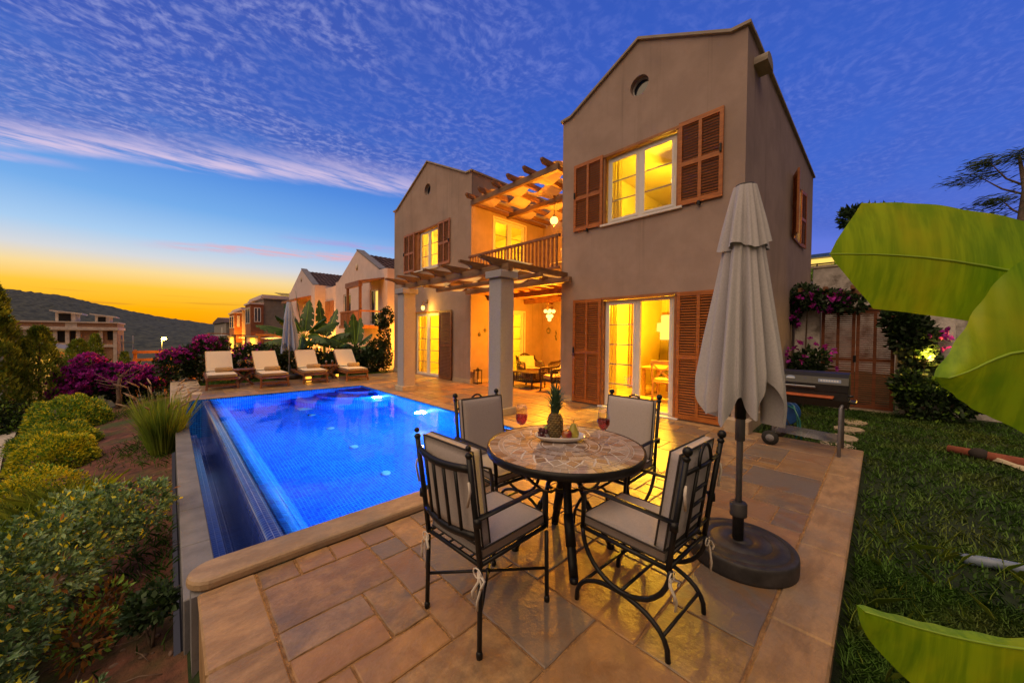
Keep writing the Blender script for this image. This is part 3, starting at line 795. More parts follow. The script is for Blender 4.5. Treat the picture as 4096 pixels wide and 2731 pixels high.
# coping strips along the gable tops and side parapets
cp = MB()
def cope(pts, x0, x1, t=.05):
    for a, b in zip(pts[:-1], pts[1:]):
        cp.add([(x0,a[0],a[1]),(x1,a[0],a[1]),(x1,b[0],b[1]),(x0,b[0],b[1]),(x0,a[0],a[1]+t),(x1,a[0],a[1]+t),(x1,b[0],b[1]+t),(x0,b[0],b[1]+t)],
               [(0,1,2,3),(4,7,6,5),(0,4,5,1),(2,6,7,3),(0,3,7,4),(1,5,6,2)])
for G, e in ((RG, .045), (LG, .045)):
    P = [(G[0][0]+e, G[0][1])]+G[1:4]+[(G[4][0]-e, G[4][1])]
    if G is RG: P = [(p[0], p[1]) for p in [(1.505,6.412)]+sorted(RG[1:4])+[(5.255,6.412)]]
    else: P = [(8.645,6.432)]+sorted(LG[1:4])+[(13.875,6.432)]
    cp = MB(); cope(P, X0-.05, X0+.24); cp.build('parapet_coping', 'stucco_trim', villa, fix=True)
for q in ((6.85, 1.50, 6.412, 14.35, 1.76, 6.46), (6.85, 5.0, 6.412, 13.5, 5.255, 6.46), (6.85, 8.645, 6.432, 13.5, 8.90, 6.482), (6.85, 13.62, 6.432, 13.5, 13.875, 6.482)):
    MB().box(*q).build('parapet_coping', 'stucco_trim', villa)
for G in (RG, LG):
    rf = MB(); c = (G[0][0]+G[4][0])/2; pk = G[2][1]-.12; e0 = G[0][1]-.08
    for s_ in (G[0][0]+.2 if G[0][0] < c else G[4][0]+.2, G[4][0]-.2 if G[4][0] > c else G[0][0]-.2):
        rf.add([(6.82,s_,e0),(13.4,s_,e0),(13.4,c,pk),(6.82,c,pk),(6.82,s_,e0-.1),(13.4,s_,e0-.1),(13.4,c,pk-.1),(6.82,c,pk-.1)], [(0,1,2,3),(7,6,5,4),(0,4,5,1),(2,6,7,3)])
    rf.build('roof', 'roof_tile', villa)
# round attic windows
for yc, zc_, r_ in ((3.36,6.37,.19),(11.27,6.62,.21)):
    l = MB().lathe([(r_-.03,0),(r_-.001,0),(r_-.001,.05),(r_-.03,.05)], (0,0,0), 28)
    l.f = l.f[:-2]; l.m = l.m[:-2]; l.sm = l.sm[:-2]
    l.v = [(X0+.10+z, yc+a, zc_+b) for a, b, z in l.v]
    o = l.build('round_window', 'pvc_white', villa)
    g = MB(); n = 28; g.add([(X0+.13, yc+(r_-.03)*math.cos(2*math.pi*i/n), zc_+(r_-.03)*math.sin(2*math.pi*i/n)) for i in range(n)], [tuple(range(n))])
    g.build('pane', 'void_glass' if 'void_glass' in MATS else 'pane_dark', o)
# plinth: thin stone skirting at the foot of the facade
for q in [(X0-.03, a, -.01, X0-.001, b, .115) for a, b in ((1.52,1.80),(4.86,5.24),(8.66,9.60),(12.9,13.85))]+[(6.571, 1.52, -.14, 14.3, 1.549, .115), (6.8, 8.66, -.005, 7.46, 8.689, .11), (8.99, 8.66, -.005, 9.92, 8.689, .11), (9.89, 5.24, -.005, 9.919, 8.66, .11)]:
    MB().box(*q).build('plinth', 'plinth_stone', villa)
st = MB(); st.bbox(6.36, 1.38, -.13, 6.62, 1.72, .20, .01); st.build('corner_block', 'plinth_stone', villa)
# windows, doors, shutters
wood_surround(villa, 2.58, 4.11, 3.84, 5.22, X0)
u = window_unit('window', villa, 2.63, 4.05, 3.85, 5.20, X0, 2)
MB().bbox(X0-.055, 2.50, 3.785, X0+.19, 4.17, 3.829, .006).build('sill', 'pvc_white', u)
for a, b in ((1.86,2.575),(4.125,4.86)):
    s_ = shutter('shutter_wood', a, b, 3.82, 5.29, X0, villa)
    hk = MB(); hk.box(X0-.075, a+.02 if a < 3 else b-.05, 4.55, X0-.048, (a+.05) if a < 3 else b-.02, 4.68)
    hk.build('latch', 'black_iron', s_); MB().box(X0-.07, (a+b)/2-.02, 3.76, X0-.02, (a+b)/2+.02, 3.83).build('shutter_stop', 'black_iron', s_)
wood_surround(villa, 2.58, 4.11, .03, 2.25, X0)
u = window_unit('door', villa, 2.62, 4.07, .03, 2.24, X0, 4, right_open=True)
MB().bbox(X0-.10, 2.50, .0, X0+.19, 4.15, .029, .006).build('threshold', 'pvc_white', u)
for a, b in ((1.83,2.56),(4.12,4.84)):
    s_ = shutter('shutter_wood', a, b, .03, 2.29, X0, villa)
    hk = MB(); e = a+.02 if a < 3 else b-.05
    hk.box(X0-.075, e, 1.10, X0-.048, e+.03, 1.24); MB().box(X0-.075, e-.01, 1.06, X0-.05, e+.05, 1.08).build('bolt', 'black_iron', s_)
    hk.build('latch', 'black_iron', s_)
wood_surround(villa, 10.50, 12.12, 3.83, 5.22, X0)
u = window_unit('window', villa, 10.55, 11.85, 3.84, 5.20, X0, 2)
MB().bbox(X0-.05, 10.50, 3.78, X0+.19, 12.15, 3.819, .006).build('sill', 'pvc_white', u)
MB().box(X0+.02, 11.86, 3.83, X0+.14, 12.08, 5.21).build('shutter_box', 'fence_wood', u)
for a, b in ((9.80,10.50),(12.13,12.95)):
    s_ = shutter('shutter_wood_pale', a, b, 3.83, 5.29, X0, villa)
    hk = MB(); e = a+.01 if a < 11 else b-.04; hk.box(X0-.075, e, 4.5, X0-.048, e+.03, 4.62); hk.build('latch', 'black_iron', s_)
window_unit('door', villa, 10.40, 12.09, .03, 2.25, X0, 4)
MB().box(X0-.03, 10.35, 2.271, X0+.1, 12.14, 2.31).build('door_head', 'fence_wood', villa)
shutter('teak', 9.62, 10.36, .02, 2.29, X0-.03, villa, stiles=1); shutter('teak', 12.14, 12.86, .02, 2.29, X0-.03, villa, stiles=1)
# glazed doors in the wall of the recess (plane Y = 8.69, seen from the terrace)
def side_door(z0, z1, a0, a1, bars):
    m = MB(); f = .09; y0_, y1_ = 8.72, 8.80
    m.box(a0,y0_,z0,a0+f,y1_,z1); m.box(a1-f,y0_,z0,a1,y1_,z1); m.box(a0+f,y0_,z1-f,a1-f,y1_,z1); m.box(a0+f,y0_,z0,a1-f,y1_,z0+.07)
    mid = (a0+a1)/2; m.box(mid-.09,y0_,z0+.07,mid+.09,y1_,z1-f)
    m.box(a0-.05, 8.672, z0, a0, 8.689, z1+.05); m.box(a1, 8.672, z0, a1+.05, 8.689, z1+.05); m.box(a0, 8.672, z1, a1, 8.689, z1+.05)
    o = m.build('glazed_door', 'pvc_white', villa)
    g = MB(); gb = []
    for a, b in ((a0+f, mid-.09), (mid+.09, a1-f)):
        g.add([(a,8.75,z0+.07),(b,8.75,z0+.07),(b,8.75,z1-f),(a,8.75,z1-f)], [(0,1,2,3)])
        for k in range(1, bars+1):
            q = z0+.07+(z1-z0-.16)*k/(bars+1); gb.append((a,8.742,q-.009,b,8.758,q+.009))
    g.build('pane', 'pane_glass', o)
    for q in gb: MB().box(*q).build('glazing_bar', 'grey_metal', o)
side_door(3.02, 5.25, 7.51, 8.94, 4); side_door(.03, 2.28, 7.51, 8.94, 4)
# right-hand side window with half open shutters
m = MB(); f = .06
m.box(10.95,1.63,3.95,11.01,1.69,5.4); m.box(11.99,1.63,3.95,12.05,1.69,5.4); m.box(11.01,1.63,5.34,11.99,1.69,5.4); m.box(11.01,1.63,3.95,11.99,1.69,4.01); m.box(11.47,1.63,4.01,11.53,1.69,5.34)
m.box(10.9, 1.51, 3.90, 12.1, 1.62, 3.949); u = m.build('window', 'fence_wood', villa)
MB().add([(11.01,1.66,4.01),(11.99,1.66,4.01),(11.99,1.66,5.34),(11.01,1.66,5.34)], [(0,1,2,3)]).build('pane', 'pane_glass', u)
for hx, sg in ((10.92,-1),(12.08,1)):
    m = MB(); dx_, dy_ = (-.47, -.16) if sg < 0 else (.50, -.05)
    for h0, h1 in ((3.93,4.01),(4.62,4.70),(5.33,5.41)): m.bar((hx,1.545,(h0+h1)/2),(hx+dx_,1.545+dy_,(h0+h1)/2),.035,h1-h0)
    for t_ in (.04,.96): m.bar((hx+dx_*t_,1.545+dy_*t_,3.93),(hx+dx_*t_,1.545+dy_*t_,5.41),.045,.045,up=(1,0,0))
    for q in range(30): 
        z_ = 4.02+q*.0435; m.bar((hx+dx_*.06,1.545+dy_*.06,z_),(hx+dx_*.94,1.545+dy_*.94,z_),.028,.010,up=(.4,-.4,1))
    m.build('shutter', 'shutter_wood', villa)
# roof spout on the right-hand wall
m = MB(); ps = [(6.98,6.00),(7.40,6.00),(7.40,6.06)]+[(7.19+.21*math.cos(a), 6.06+.13*math.sin(a)) for a in [i*math.pi/8 for i in range(1,8)]]+[(6.98,6.06)]
m.prism(ps, 'y', 1.36, 1.549); m.build('roof_spout', 'stucco_trim', villa, fix=True)
# upper floor, its joists and beams, and the rooms
fl = MB(); fl.box(6.62, 5.211, 2.86, 9.919, 8.689, 2.98); fl.build('balcony_floor', 'interior_floor', villa)
for k in range(8): y = 5.5+k*.43; MB().box(6.66, y-.04, 2.72, 9.9, y+.04, 2.855).build('floor_joist', 'soffit_wood', villa)
for x in (7.25, 8.9): MB().box(x,5.215,2.58,x+.14,8.685,2.719).build('floor_beam', 'rail_wood', villa)
sf = MB(); sf.box(6.63,5.215,2.845,9.9,8.685,2.855); sf.build('soffit', 'soffit_wood', villa)
def room(name, x0, x1, y0, y1, z0, z1, holes_side=None):
    m = MB()
    m.add([(x0,y0,z0),(x1,y0,z0),(x1,y1,z0),(x0,y1,z0)], [(0,1,2,3)], 1)
    m.add([(x0,y0,z1),(x1,y0,z1),(x1,y1,z1),(x0,y1,z1)], [(3,2,1,0)], 0)
    m.add([(x1,y0,z0),(x1,y1,z0),(x1,y1,z1),(x1,y0,z1)], [(0,1,2,3)], 0)
    if holes_side: wall_mesh(m, rect(x0,z0,x1,z1), [holes_side], lambda a, b, d: (a, y0+d, b), .002, 0)
    else: m.add([(x0,y0,z0),(x1,y0,z0),(x1,y0,z1),(x0,y0,z1)], [(3,2,1,0)], 0)
    m.add([(x0,y1,z0),(x1,y1,z0),(x1,y1,z1),(x0,y1,z1)], [(0,1,2,3)], 0)
    return m.build(name, ['interior_wall', 'interior_floor'], villa)
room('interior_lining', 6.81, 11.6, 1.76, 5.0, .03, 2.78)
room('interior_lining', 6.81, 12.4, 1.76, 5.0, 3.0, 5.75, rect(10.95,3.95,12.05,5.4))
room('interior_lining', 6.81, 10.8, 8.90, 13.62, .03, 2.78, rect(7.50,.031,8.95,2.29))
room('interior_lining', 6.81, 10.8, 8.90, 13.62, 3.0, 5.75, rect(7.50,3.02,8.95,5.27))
# balcony balustrade
m = MB(); xb = 6.52
m.box(xb-.035,5.215,3.80,xb+.035,8.685,3.86); m.box(xb-.025,5.215,3.06,xb+.025,8.685,3.11)
ra = m.build('balustrade', 'rail_wood', villa)
for k in range(27): y = 5.3+k*.1275; MB().box(xb-.018,y-.02,3.11,xb+.018,y+.02,3.80).build('baluster', 'rail_wood', ra)
fa = MB(); fa.box(6.56, 5.215, 2.83, 6.619, 8.685, 3.0); fa.build('balcony_fascia', 'rail_wood', villa)

# ------------------------------------------------------------------ pergolas
pg = thing('pergola', 'timber pergola over the terrace on two square rendered columns', 'pergola', (5.2, 6.9, 0))
for y in (5.045, 8.83):
    x = 4.56; s_ = .172
    m = MB(); m.bbox(x-s_,y-s_,.12,x+s_,y+s_,2.56,.012); c = m.build('column', 'stucco_column', pg)
    MB().bbox(x-.222,y-.222,-.01,x+.222,y+.222,.125,.012).build('column_base', 'stone_cap', c)
    MB().bbox(x-.225,y-.225,2.56,x+.225,y+.225,2.695,.01).build('column_cap', 'stucco_column', c)
m = MB(); m.bbox(4.50,4.80,2.697,4.63,9.02,2.83,.008); m.build('beam', 'beam_wood', pg)
m = MB(); m.bbox(6.42,4.86,2.70,6.54,8.74,2.82,.008); m.build('beam', 'beam_wood', pg)
m = MB(); m.bbox(5.5,4.90,2.705,5.60,8.9,2.80,.008); m.build('beam', 'beam_wood', pg)
ry = [5.02, 5.62, 6.28, 6.94, 7.58, 8.2, 8.84]
for i, y in enumerate(ry):
    z0, z1 = 2.815, 2.925
    pr = [(3.98,z1),(3.98,z1-.045)]+[(3.98+.02+.28*math.sin(a), z1-.05-.085*(1-math.cos(a))) for a in [k*math.pi/2/6 for k in range(1,7)]]+[(6.54,z0),(6.54,z1)]
    m = MB(); m.prism(pr, 'y', y-.036, y+.036); m.build('rafter', 'rafter_wood', pg, fix=True)
# cloth panels woven under and over the rafters
for r_, (xa, xb_) in enumerate(((4.72,5.36),(5.62,6.30))):
    m = MB()
    def sheet(u_, v_, xa=xa, xb_=xb_, ph=r_):
        y = 4.95+3.95*u_; k = (y-5.02)/.637; z = 2.868 + .085*math.cos(math.pi*(k+ph))
        return (xa+(xb_-xa)*v_, y, z+.008*math.sin(v_*9))
    m.grid(sheet, 90, 4); m.build('shade_cloth', 'awning_cloth', pg)

up = thing('pergola', 'timber roof over the balcony with woven reed matting and projecting rafter ends', 'pergola', (8, 6.9, 5.3))
for x, z in ((6.47,5.30),(8.1,5.34)):
    MB().bbox(x-.06,5.216,z,x+.06,8.5 if x < 7 else 8.684,z+.15,.008).build('beam', 'beam_wood', up)
MB().bbox(6.7,8.56,5.40,9.9,8.684,5.50,.006).build('beam', 'rafter_wood', up)
for k in range(6):
    y = 5.5+k*.58
    pr = [(6.17,5.585),(6.17,5.54),(6.24,5.465),(9.9,5.465),(9.9,5.585)]
    m = MB(); m.prism(pr, 'y', y-.04, y+.04); m.build('rafter', 'rafter_wood', up, fix=True)
for r_, (xa, xb_) in enumerate(((6.6,7.22),(7.30,7.96),(8.2,8.86),(8.95,9.7))):
    def sheet(u_, v_, xa=xa, xb_=xb_, ph=r_):
        y = 5.23+3.3*u_; k = (y-5.5)/.58; z = 5.535 + .10*math.cos(math.pi*(k+ph))
        return (xa+(xb_-xa)*v_, y, z)
    MB().grid(sheet, 80, 4).build('reed_panel', 'reed_mat', up)

# ------------------------------------------------------------------ lamps on and in the villa
WARM = (1.0, .60, .030)
def lamp_thing(name, label, loc, watts, shade, rod_top, size=.06, colr=None, kind='lamp', matn='lamp_bulb'):
    t = thing(name, label, kind, loc)
    m = MB(); m.lathe(shade, loc, 16); m.build('lamp_shade', matn, t)
    m = MB(); m.tube([(loc[0],loc[1],loc[2]+shade[-1][1]),(loc[0],loc[1],rod_top)], .008, 6); m.lathe([(.05,rod_top-loc[2]-.03),(.04,rod_top-loc[2])], loc, 12)
    m.lathe([(.02,shade[-1][1]+.06),(.055,shade[-1][1]+.02),(.045,shade[-1][1])], loc, 12)
    m.lathe([(.001,shade[0][1]-.07),(.012,shade[0][1]-.04),(.03,shade[0][1])], loc, 10)
    m.build('lamp_rod', 'copper', t)
    point('lamp_light', (loc[0], loc[1], loc[2]-.16), watts, colr or WARM, size, t)
    return t
globe = [(.05,-.10),(.10,-.05),(.115,.0),(.10,.06),(.06,.10)]
lamp_thing('hanging_lantern', 'glowing glass globe lantern hanging from the balcony roof', (7.9,6.53,4.76), 430, globe, 5.46, colr=(1,.33,.012))
lamp_thing('pendant_lamp', 'glowing pendant lamp inside the upper window beside the right shutter', (8.6,3.42,5.17), 330, globe, 5.75)
t = thing('pendant_lamp', 'tiered woven rattan pendant lamp inside the open terrace door', 'lamp', (9.0,3.72,1.72))
m = MB(); m.lathe([(.14,.31),(.16,.30),(.16,.12),(.25,.11),(.26,-.10),(.18,-.11),(.18,-.30),(.16,-.31)], (9.0,3.72,1.72), 24); m.f = [f for f in m.f if len(f) == 4]; m.m = m.m[:len(m.f)]; m.sm = m.sm[:len(m.f)]
m.build('lamp_shade', 'rattan_glow', t); MB().tube([(9,3.72,2.0),(9,3.72,2.78)], .006, 6).build('cord', 'black_iron', t); MB().ball((9,3.72,1.72), .06).build('bulb', 'lamp_bulb', t)
point('lamp_light', (8.2,3.4,2.3), 1150, (1.0,.52,.02), .12, t)
t = thing('added_ceiling_lamp', 'unseen ceiling lamp added to light the ground floor of the far gable', 'lamp', (8.6,11.3,2.5))  # no lamp shows in this room, added to light it
MB().lathe([(.001,-.06),(.12,-.05),(.16,0),(.16,.26),(.001,.27)], (8.6,11.3,2.5), 20).build('lamp_shade', 'lamp_bulb', t); point('lamp_light', (8.4,11.3,2.3), 700, (1.0,.52,.02), .1, t)
t = thing('wall_light', 'glowing sconce with a leafy bracket in the far upper window', 'lamp', (8.2,11.9,4.6))
m = MB(); m.ball((7.45,10.95,4.36), .09, 8); m.build('lamp_shade', 'lamp_bulb', t)
m = MB(); m.tube([(7.45,10.95,4.45),(7.45,10.97,4.62),(7.47,11.05,4.70),(7.49,11.12,4.62)], .012, 6)
for k in range(6): m.ball((7.47+random.uniform(-.02,.02), 11.08+random.uniform(-.07,.07), 4.62+k*.035), .03, 5, sx=.4)
m.build('bracket', 'black_iron', t); point('lamp_light', (8.3,11.3,4.9), 450, WARM, .12, t)
# sconce above the far doors
t = thing('wall_lamp', 'small copper wall lamp glowing above the far glazed doors', 'lamp', (6.58,11.21,2.66))
m = MB(); m.lathe([(.001,0),(.05,.005),(.05,.02),(.001,.025)], (0,0,0), 14); m.v = [(6.598-z, 11.21+a*.8, 2.66+b*1.6) for a,b,z in m.v]
m.tube([(6.58,11.21,2.62),(6.50,11.2,2.58),(6.42,11.17,2.62),(6.37,11.14,2.66),(6.35,11.11,2.60),(6.35,11.10,2.52)], .012, 7); m.lathe([(.03,.12),(.055,.075)], (6.35,11.1,2.40), 12); m.build('bracket', 'copper', t)
MB().lathe([(.02,-.075),(.06,-.03),(.065,.02),(.05,.07)], (6.35,11.1,2.40), 14).build('lamp_shade', 'lamp_bulb', t)
point('lamp_light', (6.30,11.0,2.36), 30, (1,.50,.06), .05, t)
# chandelier in the porch
t = thing('chandelier', 'copper porch chandelier with clustered glowing glass globes', 'lamp', (7.9,6.66,2.2))
m = MB(); m.lathe([(.10,.20),(.10,.24)], (7.9,6.66,2.2), 18); m.lathe([(.105,.06),(.105,.10)], (7.9,6.66,2.2), 18); m.tube([(7.9,6.66,2.44),(7.9,6.66,2.58)], .006, 6)
for k in range(6): a = k*math.pi/3; m.tube([(7.9+.10*math.cos(a),6.66+.10*math.sin(a),2.42),(7.9+.105*math.cos(a),6.66+.105*math.sin(a),2.28)], .004, 5)
m.build('lamp_frame', 'copper', t)
for k, (a, b, c, r_) in enumerate(((-.09,.075,2.19,.055),(.09,-.075,2.19,.055),(-.08,-.08,2.19,.055),(.08,.09,2.18,.055),(0,.055,2.05,.06),(0,-.065,2.05,.06),(.0,0,1.95,.055))):
    MB().ball((7.9+a,6.66+b,c), r_, 8).build('globe', 'lamp_bulb', t)
point('lamp_light', (7.75,6.62,1.83), 620, (1.0,.32,.010), .10, t)
# ------------------------------------------------------------------ dining table
TC = (1.98, 1.52)
t = thing('dining_table', 'round mosaic topped garden table with black iron legs', 'table', (TC[0], TC[1], 0))
m = MB(); m.lathe([(.001,.715),(.525,.715),(.525,.7365),(.001,.7365)], (*TC,0), 64)
def tess(r0, r1, n, off, mi, gap=.004, split=None):
    for k in range(n):
        a0 = off+2*math.pi*k/n; a1 = off+2*math.pi*(k+1)/n; g0 = gap/2/max(r0,.01); g1 = gap/2/r1
        jr = random.uniform(-.002,.002); z = .7385+random.uniform(0,.0009)
        P = [(r0+gap/2,a0+g0),(r1-gap/2+jr,a0+g1),(r1-gap/2+jr,a1-g1),(r0+gap/2,a1-g0)]
        q = [(TC[0]+r_*math.cos(a), TC[1]+r_*math.sin(a)) for r_, a in P]
        mm = mi if not callable(mi) else mi(k)
        m.add([(x,y,.736) for x,y in q]+[(x,y,z) for x,y in q], [(4,5,6,7),(0,1,5,4),(1,2,6,5),(2,3,7,6),(3,0,4,7)], mm)
def tri(pts, mi):
    q = [(TC[0]+r_*math.cos(a), TC[1]+r_*math.sin(a)) for r_, a in pts]; n = len(q)
    cx = sum(p[0] for p in q)/n; cy = sum(p[1] for p in q)/n
    q = [(cx+(x-cx)*.93, cy+(y-cy)*.93) for x, y in q]; z = .7385+random.uniform(0,.001)
    m.add([(x,y,.736) for x,y in q]+[(x,y,z) for x,y in q], [tuple(range(n,2*n))]+[(i,(i+1)%n,n+(i+1)%n,n+i) for i in range(n)], mi)
mixb = lambda k: 1 if random.random() < .62 else 2
tess(.462,.522,62,0,mixb); tess(.432,.460,40,.05,1)
N = 24
for k in range(N):
    a = 2*math.pi*k/N; d = 2*math.pi/N
    tri([(.430,a),(.372,a+d*.42),(.318,a),(.372,a-d*.42)], 2 if k%2 else 1)
    tri([(.430,a+d*.08),(.430,a+d*.92),(.378,a+d*.5)], 1); tri([(.316,a+d*.1),(.366,a+d*.5),(.316,a+d*.9)], 1 if k%3 else 2)
tess(.256,.314,38,.1,mixb); tess(.236,.254,44,0,2); tess(.176,.234,26,.2,mixb); tess(.158,.174,20,0,2); tess(.085,.156,14,.3,mixb); tess(.012,.083,7,0,mixb)
m.build('tabletop', ['mosaic_grout','mosaic_beige','mosaic_brown'], t)
rim = MB(); rim.lathe([(.524,.690),(.538,.692),(.541,.715),(.538,.738),(.532,.741),(.5235,.739),(.5235,.700)], (*TC,0), 72); rim.f = rim.f[:-2]; rim.m = rim.m[:-2]; rim.sm = rim.sm[:-2]; rim.build('table_rim', 'black_iron', t)
for k in range(4):
    a = R(45+90*k)+R(4); ca_, sa_ = math.cos(a), math.sin(a)
    prof = [(.30,.70),(.20,.66),(.13,.56),(.10,.46),(.115,.34),(.155,.24),(.20,.17),(.25,.10),(.31,.035),(.345,.008)]
    prof = [(.105,.70),(.100,.60),(.105,.50),(.12,.42),(.155,.33),(.20,.25),(.25,.165),(.30,.085),(.335,.012)]
    l = MB(); l.tube([(TC[0]+r_*ca_, TC[1]+r_*sa_, z) for r_, z in prof], .025, 8, flat=(1.15,.62)); l.tube([(TC[0]+r_*ca_, TC[1]+r_*sa_, z) for r_, z in prof[4:7]], .029, 8, flat=(1.15,.75))
    l.lathe([(.026,0),(.028,.012),(.02,.03)], (TC[0]+.338*ca_, TC[1]+.338*sa_, 0), 10); l.build('leg', 'black_iron', t)
    b = MB(); b.tube([(TC[0]+r_*math.cos(a+.78), TC[1]+r_*math.sin(a+.78), z) for r_, z in ((.10,.46),(.16,.455),(.24,.49),(.33,.56),(.42,.64),(.49,.695))], .014, 6, flat=(1.3,.6)); b.build('brace', 'black_iron', t)
m = MB(); m.tube([(TC[0]+.11*math.cos(2*math.pi*i/20), TC[1]+.11*math.sin(2*math.pi*i/20), .455) for i in range(21)], .012, 6); m.build('leg_ring', 'black_iron', t)

# ------------------------------------------------------------------ dining chairs (local: +y is forward)
def cushion_mesh(m, w, d, h, c, rot=None, n=14, puff=.012):
    """rounded box cushion; rot maps local to world"""
    def f(top):
        def g(u, v):
            x = (u-.5)*w; y = (v-.5)*d; e = (1-abs(2*u-1)**5)*(1-abs(2*v-1)**5)
            z = (h/2+puff*e)*(1 if top else -1)
            k = .985 if e < .01 else 1
            p = V((x*k, y*k, z*(.82 if e < .01 else 1)))
            return tuple(V(c) + (rot @ p if rot else p))
        return g
    b = len(m.v); m.grid(f(True), n, n); m.grid(f(False), n, n)
    nn = n*n; idx = [i*n for i in range(n)] ; edge = [i*n for i in range(n)]+[(n-1)*n+j for j in range(1,n)]+[i*n+n-1 for i in range(n-2,-1,-1)]+[j for j in range(n-2,0,-1)]
    for i in range(len(edge)):
        a, c_ = edge[i], edge[(i+1)%len(edge)]; m.f.append((b+a, b+c_, b+nn+c_, b+nn+a)); m.m.append(0); m.sm.append(True)
    return [m.v[b+e] for e in edge], [m.v[b+nn+e] for e in edge]
def chair(kind, name, label, loc):
    t = thing(name, label, 'chair', (0,0,0), 'chairs round the mosaic table')
    w = .215; yb, yf = -.235, .255; zs_ = .430
    back = lambda z: yb - .14*max(0, z-.44)   # recline
    fr = MB(); 
    for s_ in (-1,1):
        fr.tube([(s_*w,yb,zs_),(s_*w,yf,zs_)], .011, 6)
    fr.tube([(-w,yb,zs_),(w,yb,zs_)], .011, 6); fr.tube([(-w,yf,zs_),(w,yf,zs_)], .011, 6)
    for k in range(4): x = -w+w*2*(k+1)/5; fr.tube([(x,yb,zs_),(x,yf,zs_)], .006, 5)
    fr.build('seat_frame', 'black_iron', t)
    bk = MB()
    for s_ in (-1,1):
        bk.tube([(s_*w,yb,.42),(s_*w,back(.6),.6),(s_*w,back(.955),.955)], .0135, 8)
        bk.lathe([(.012,.945),(.019,.96),(.011,.972),(.001,.973)], (s_*w,back(.955),0), 10); bk.ball((s_*w,back(.985),.993), .022 if kind == 'curule' else .014, 8)
    if kind == 'curule':
        for z in (.885,.53): bk.tube([(-w,back(z),z),(0,back(z)-.012,z),(w,back(z),z)], .010, 6)
        for x in (-.075,.075): bk.tube([(x,back(.885)-.008,.885),(x,back(.53)-.008,.53)], .008, 6)
        for z in (.61,.69,.77): bk.tube([(-.075,back(z)-.008,z),(.075,back(z)-.008,z)], .008, 6)
        bk.tube([(.075*math.cos(q),back(.885)-.012,.885+.10*math.sin(q)) for q in [math.pi*i/10 for i in range(11)]], .0085, 6)
    else:
        arc = lambda z: [( -w+2*w*i/8, back(z)-.03*math.sin(math.pi*i/8), z-.012*math.sin(math.pi*i/8)) for i in range(9)]
        bk.tube(arc(.895), .013, 6, flat=(1,1.5)); bk.tube(arc(.57), .013, 6, flat=(1,1.5))
        for i in (1.7,3.2,4.8,6.3):
            x = -w+2*w*i/8; y = -.03*math.sin(math.pi*i/8); bk.tube([(x,back(.89)+y,.885),(x,back(.57)+y,.565)], .009, 6, flat=(1.2,.8))
    bk.build('backrest', 'black_iron', t)
    for s_ in (-1,1):
        ar = MB(); x = s_*(w+.012)
        ar.tube([(x,back(.64),.66),(x+s_*.012,-.10,.67),(x+s_*.012,.06,.67),(x+s_*.008,.16,.667),(x,.225,.640),(x-s_*.006,.236,.585),(x-s_*.01,.24,.52),(s_*w,.245,.43)], .013, 8, flat=(1.5,.55) if s_ else None)
        ar.lathe([(.02,-.01),(.02,.03)], (x,back(.64),.635), 8); ar.build('armrest', 'black_iron', t)
    if kind == 'curule':
        for s_ in (-1,1):
            l = MB(); x = s_*w
            l.tube([(x, .245*math.cos(q)+.01*0, .430-.235*math.sin(q)) for q in [math.pi*i/16 for i in range(17)]], .0125, 7)
            l.tube([(x, .02+(.262*math.cos(q)), .19*math.sin(q)**.75 if 0 < i < 16 else 0) for i, q in [(i, math.pi*i/16) for i in range(17)]], .0125, 7)
            l.build('leg', 'black_iron', t)
        st_ = MB()
        for y, z in ((.255,.105),(-.215,.105),(.01,.19)): st_ = MB(); st_.tube([(-w,y,z),(w,y,z)], .009, 6); st_.build('stretcher', 'black_iron', t)
    else:
        for s_ in (-1,1):
            for y in (yb,yf):
                l = MB(); l.tube([(s_*w,y,.40),(s_*w*1.02,y*1.02,.02)], .012, 8); l.lathe([(.015,0),(.016,.02),(.012,.035)], (s_*w*1.02,y*1.02,0), 8); l.build('leg', 'black_iron', t)
        st_ = MB(); st_.tube([(-w,yb,.19),(w,yf,.19)], .008, 6); st_.tube([(w,yb,.19),(-w,yf,.19)], .008, 6); st_.ball((0,.01,.19), .017, 7); st_.build('stretcher', 'black_iron', t)
    sc = MB(); e1, e2 = cushion_mesh(sc, .425, .475, .055, (0,.02,.473)); s_o = sc.build('seat_cushion', 'cushion', t)
    pi_ = MB(); pi_.tube(e1+[e1[0]], .005, 5); pi_.tube(e2+[e2[0]], .005, 5); pi_.build('piping', 'cushion_dark', s_o)
    rot = Matrix.Rotation(R(90+8), 3, 'X'); cb = V((0, back(.735)+.056, .735))
    bc = MB(); e1, e2 = cushion_mesh(bc, .415, .475, .055, cb, rot); b_o = bc.build('back_cushion', 'cushion', t)
    pi_ = MB(); pi_.tube(e1+[e1[0]], .005, 5); pi_.tube(e2+[e2[0]], .005, 5); pi_.build('piping', 'cushion_dark', b_o)
    for s_ in (-1,1):
        ti = MB()
        for dx_, dz_, dy_ in ((.012,.16,-.03),(-.006,.11,-.035),(.03,.05,-.03)):
            ti.tube([(s_*w,yb-.01,.41),(s_*w+s_*.02+dx_,yb+dy_*.6,.40-dz_*.25),(s_*w+dx_*1.6,yb+dy_*1.1,.40-dz_*.7),(s_*w+dx_*1.2,yb+dy_,.40-dz_)], .004, 5, flat=(1.8,.5))
        ti.build('tie', 'ribbon', s_o); ti = MB(); ti.tube([(s_*w+.028*math.cos(q),yb-.018,.412+.022*math.sin(q)-.01) for q in [2*math.pi*i/10 for i in range(11)]], .0035, 5)
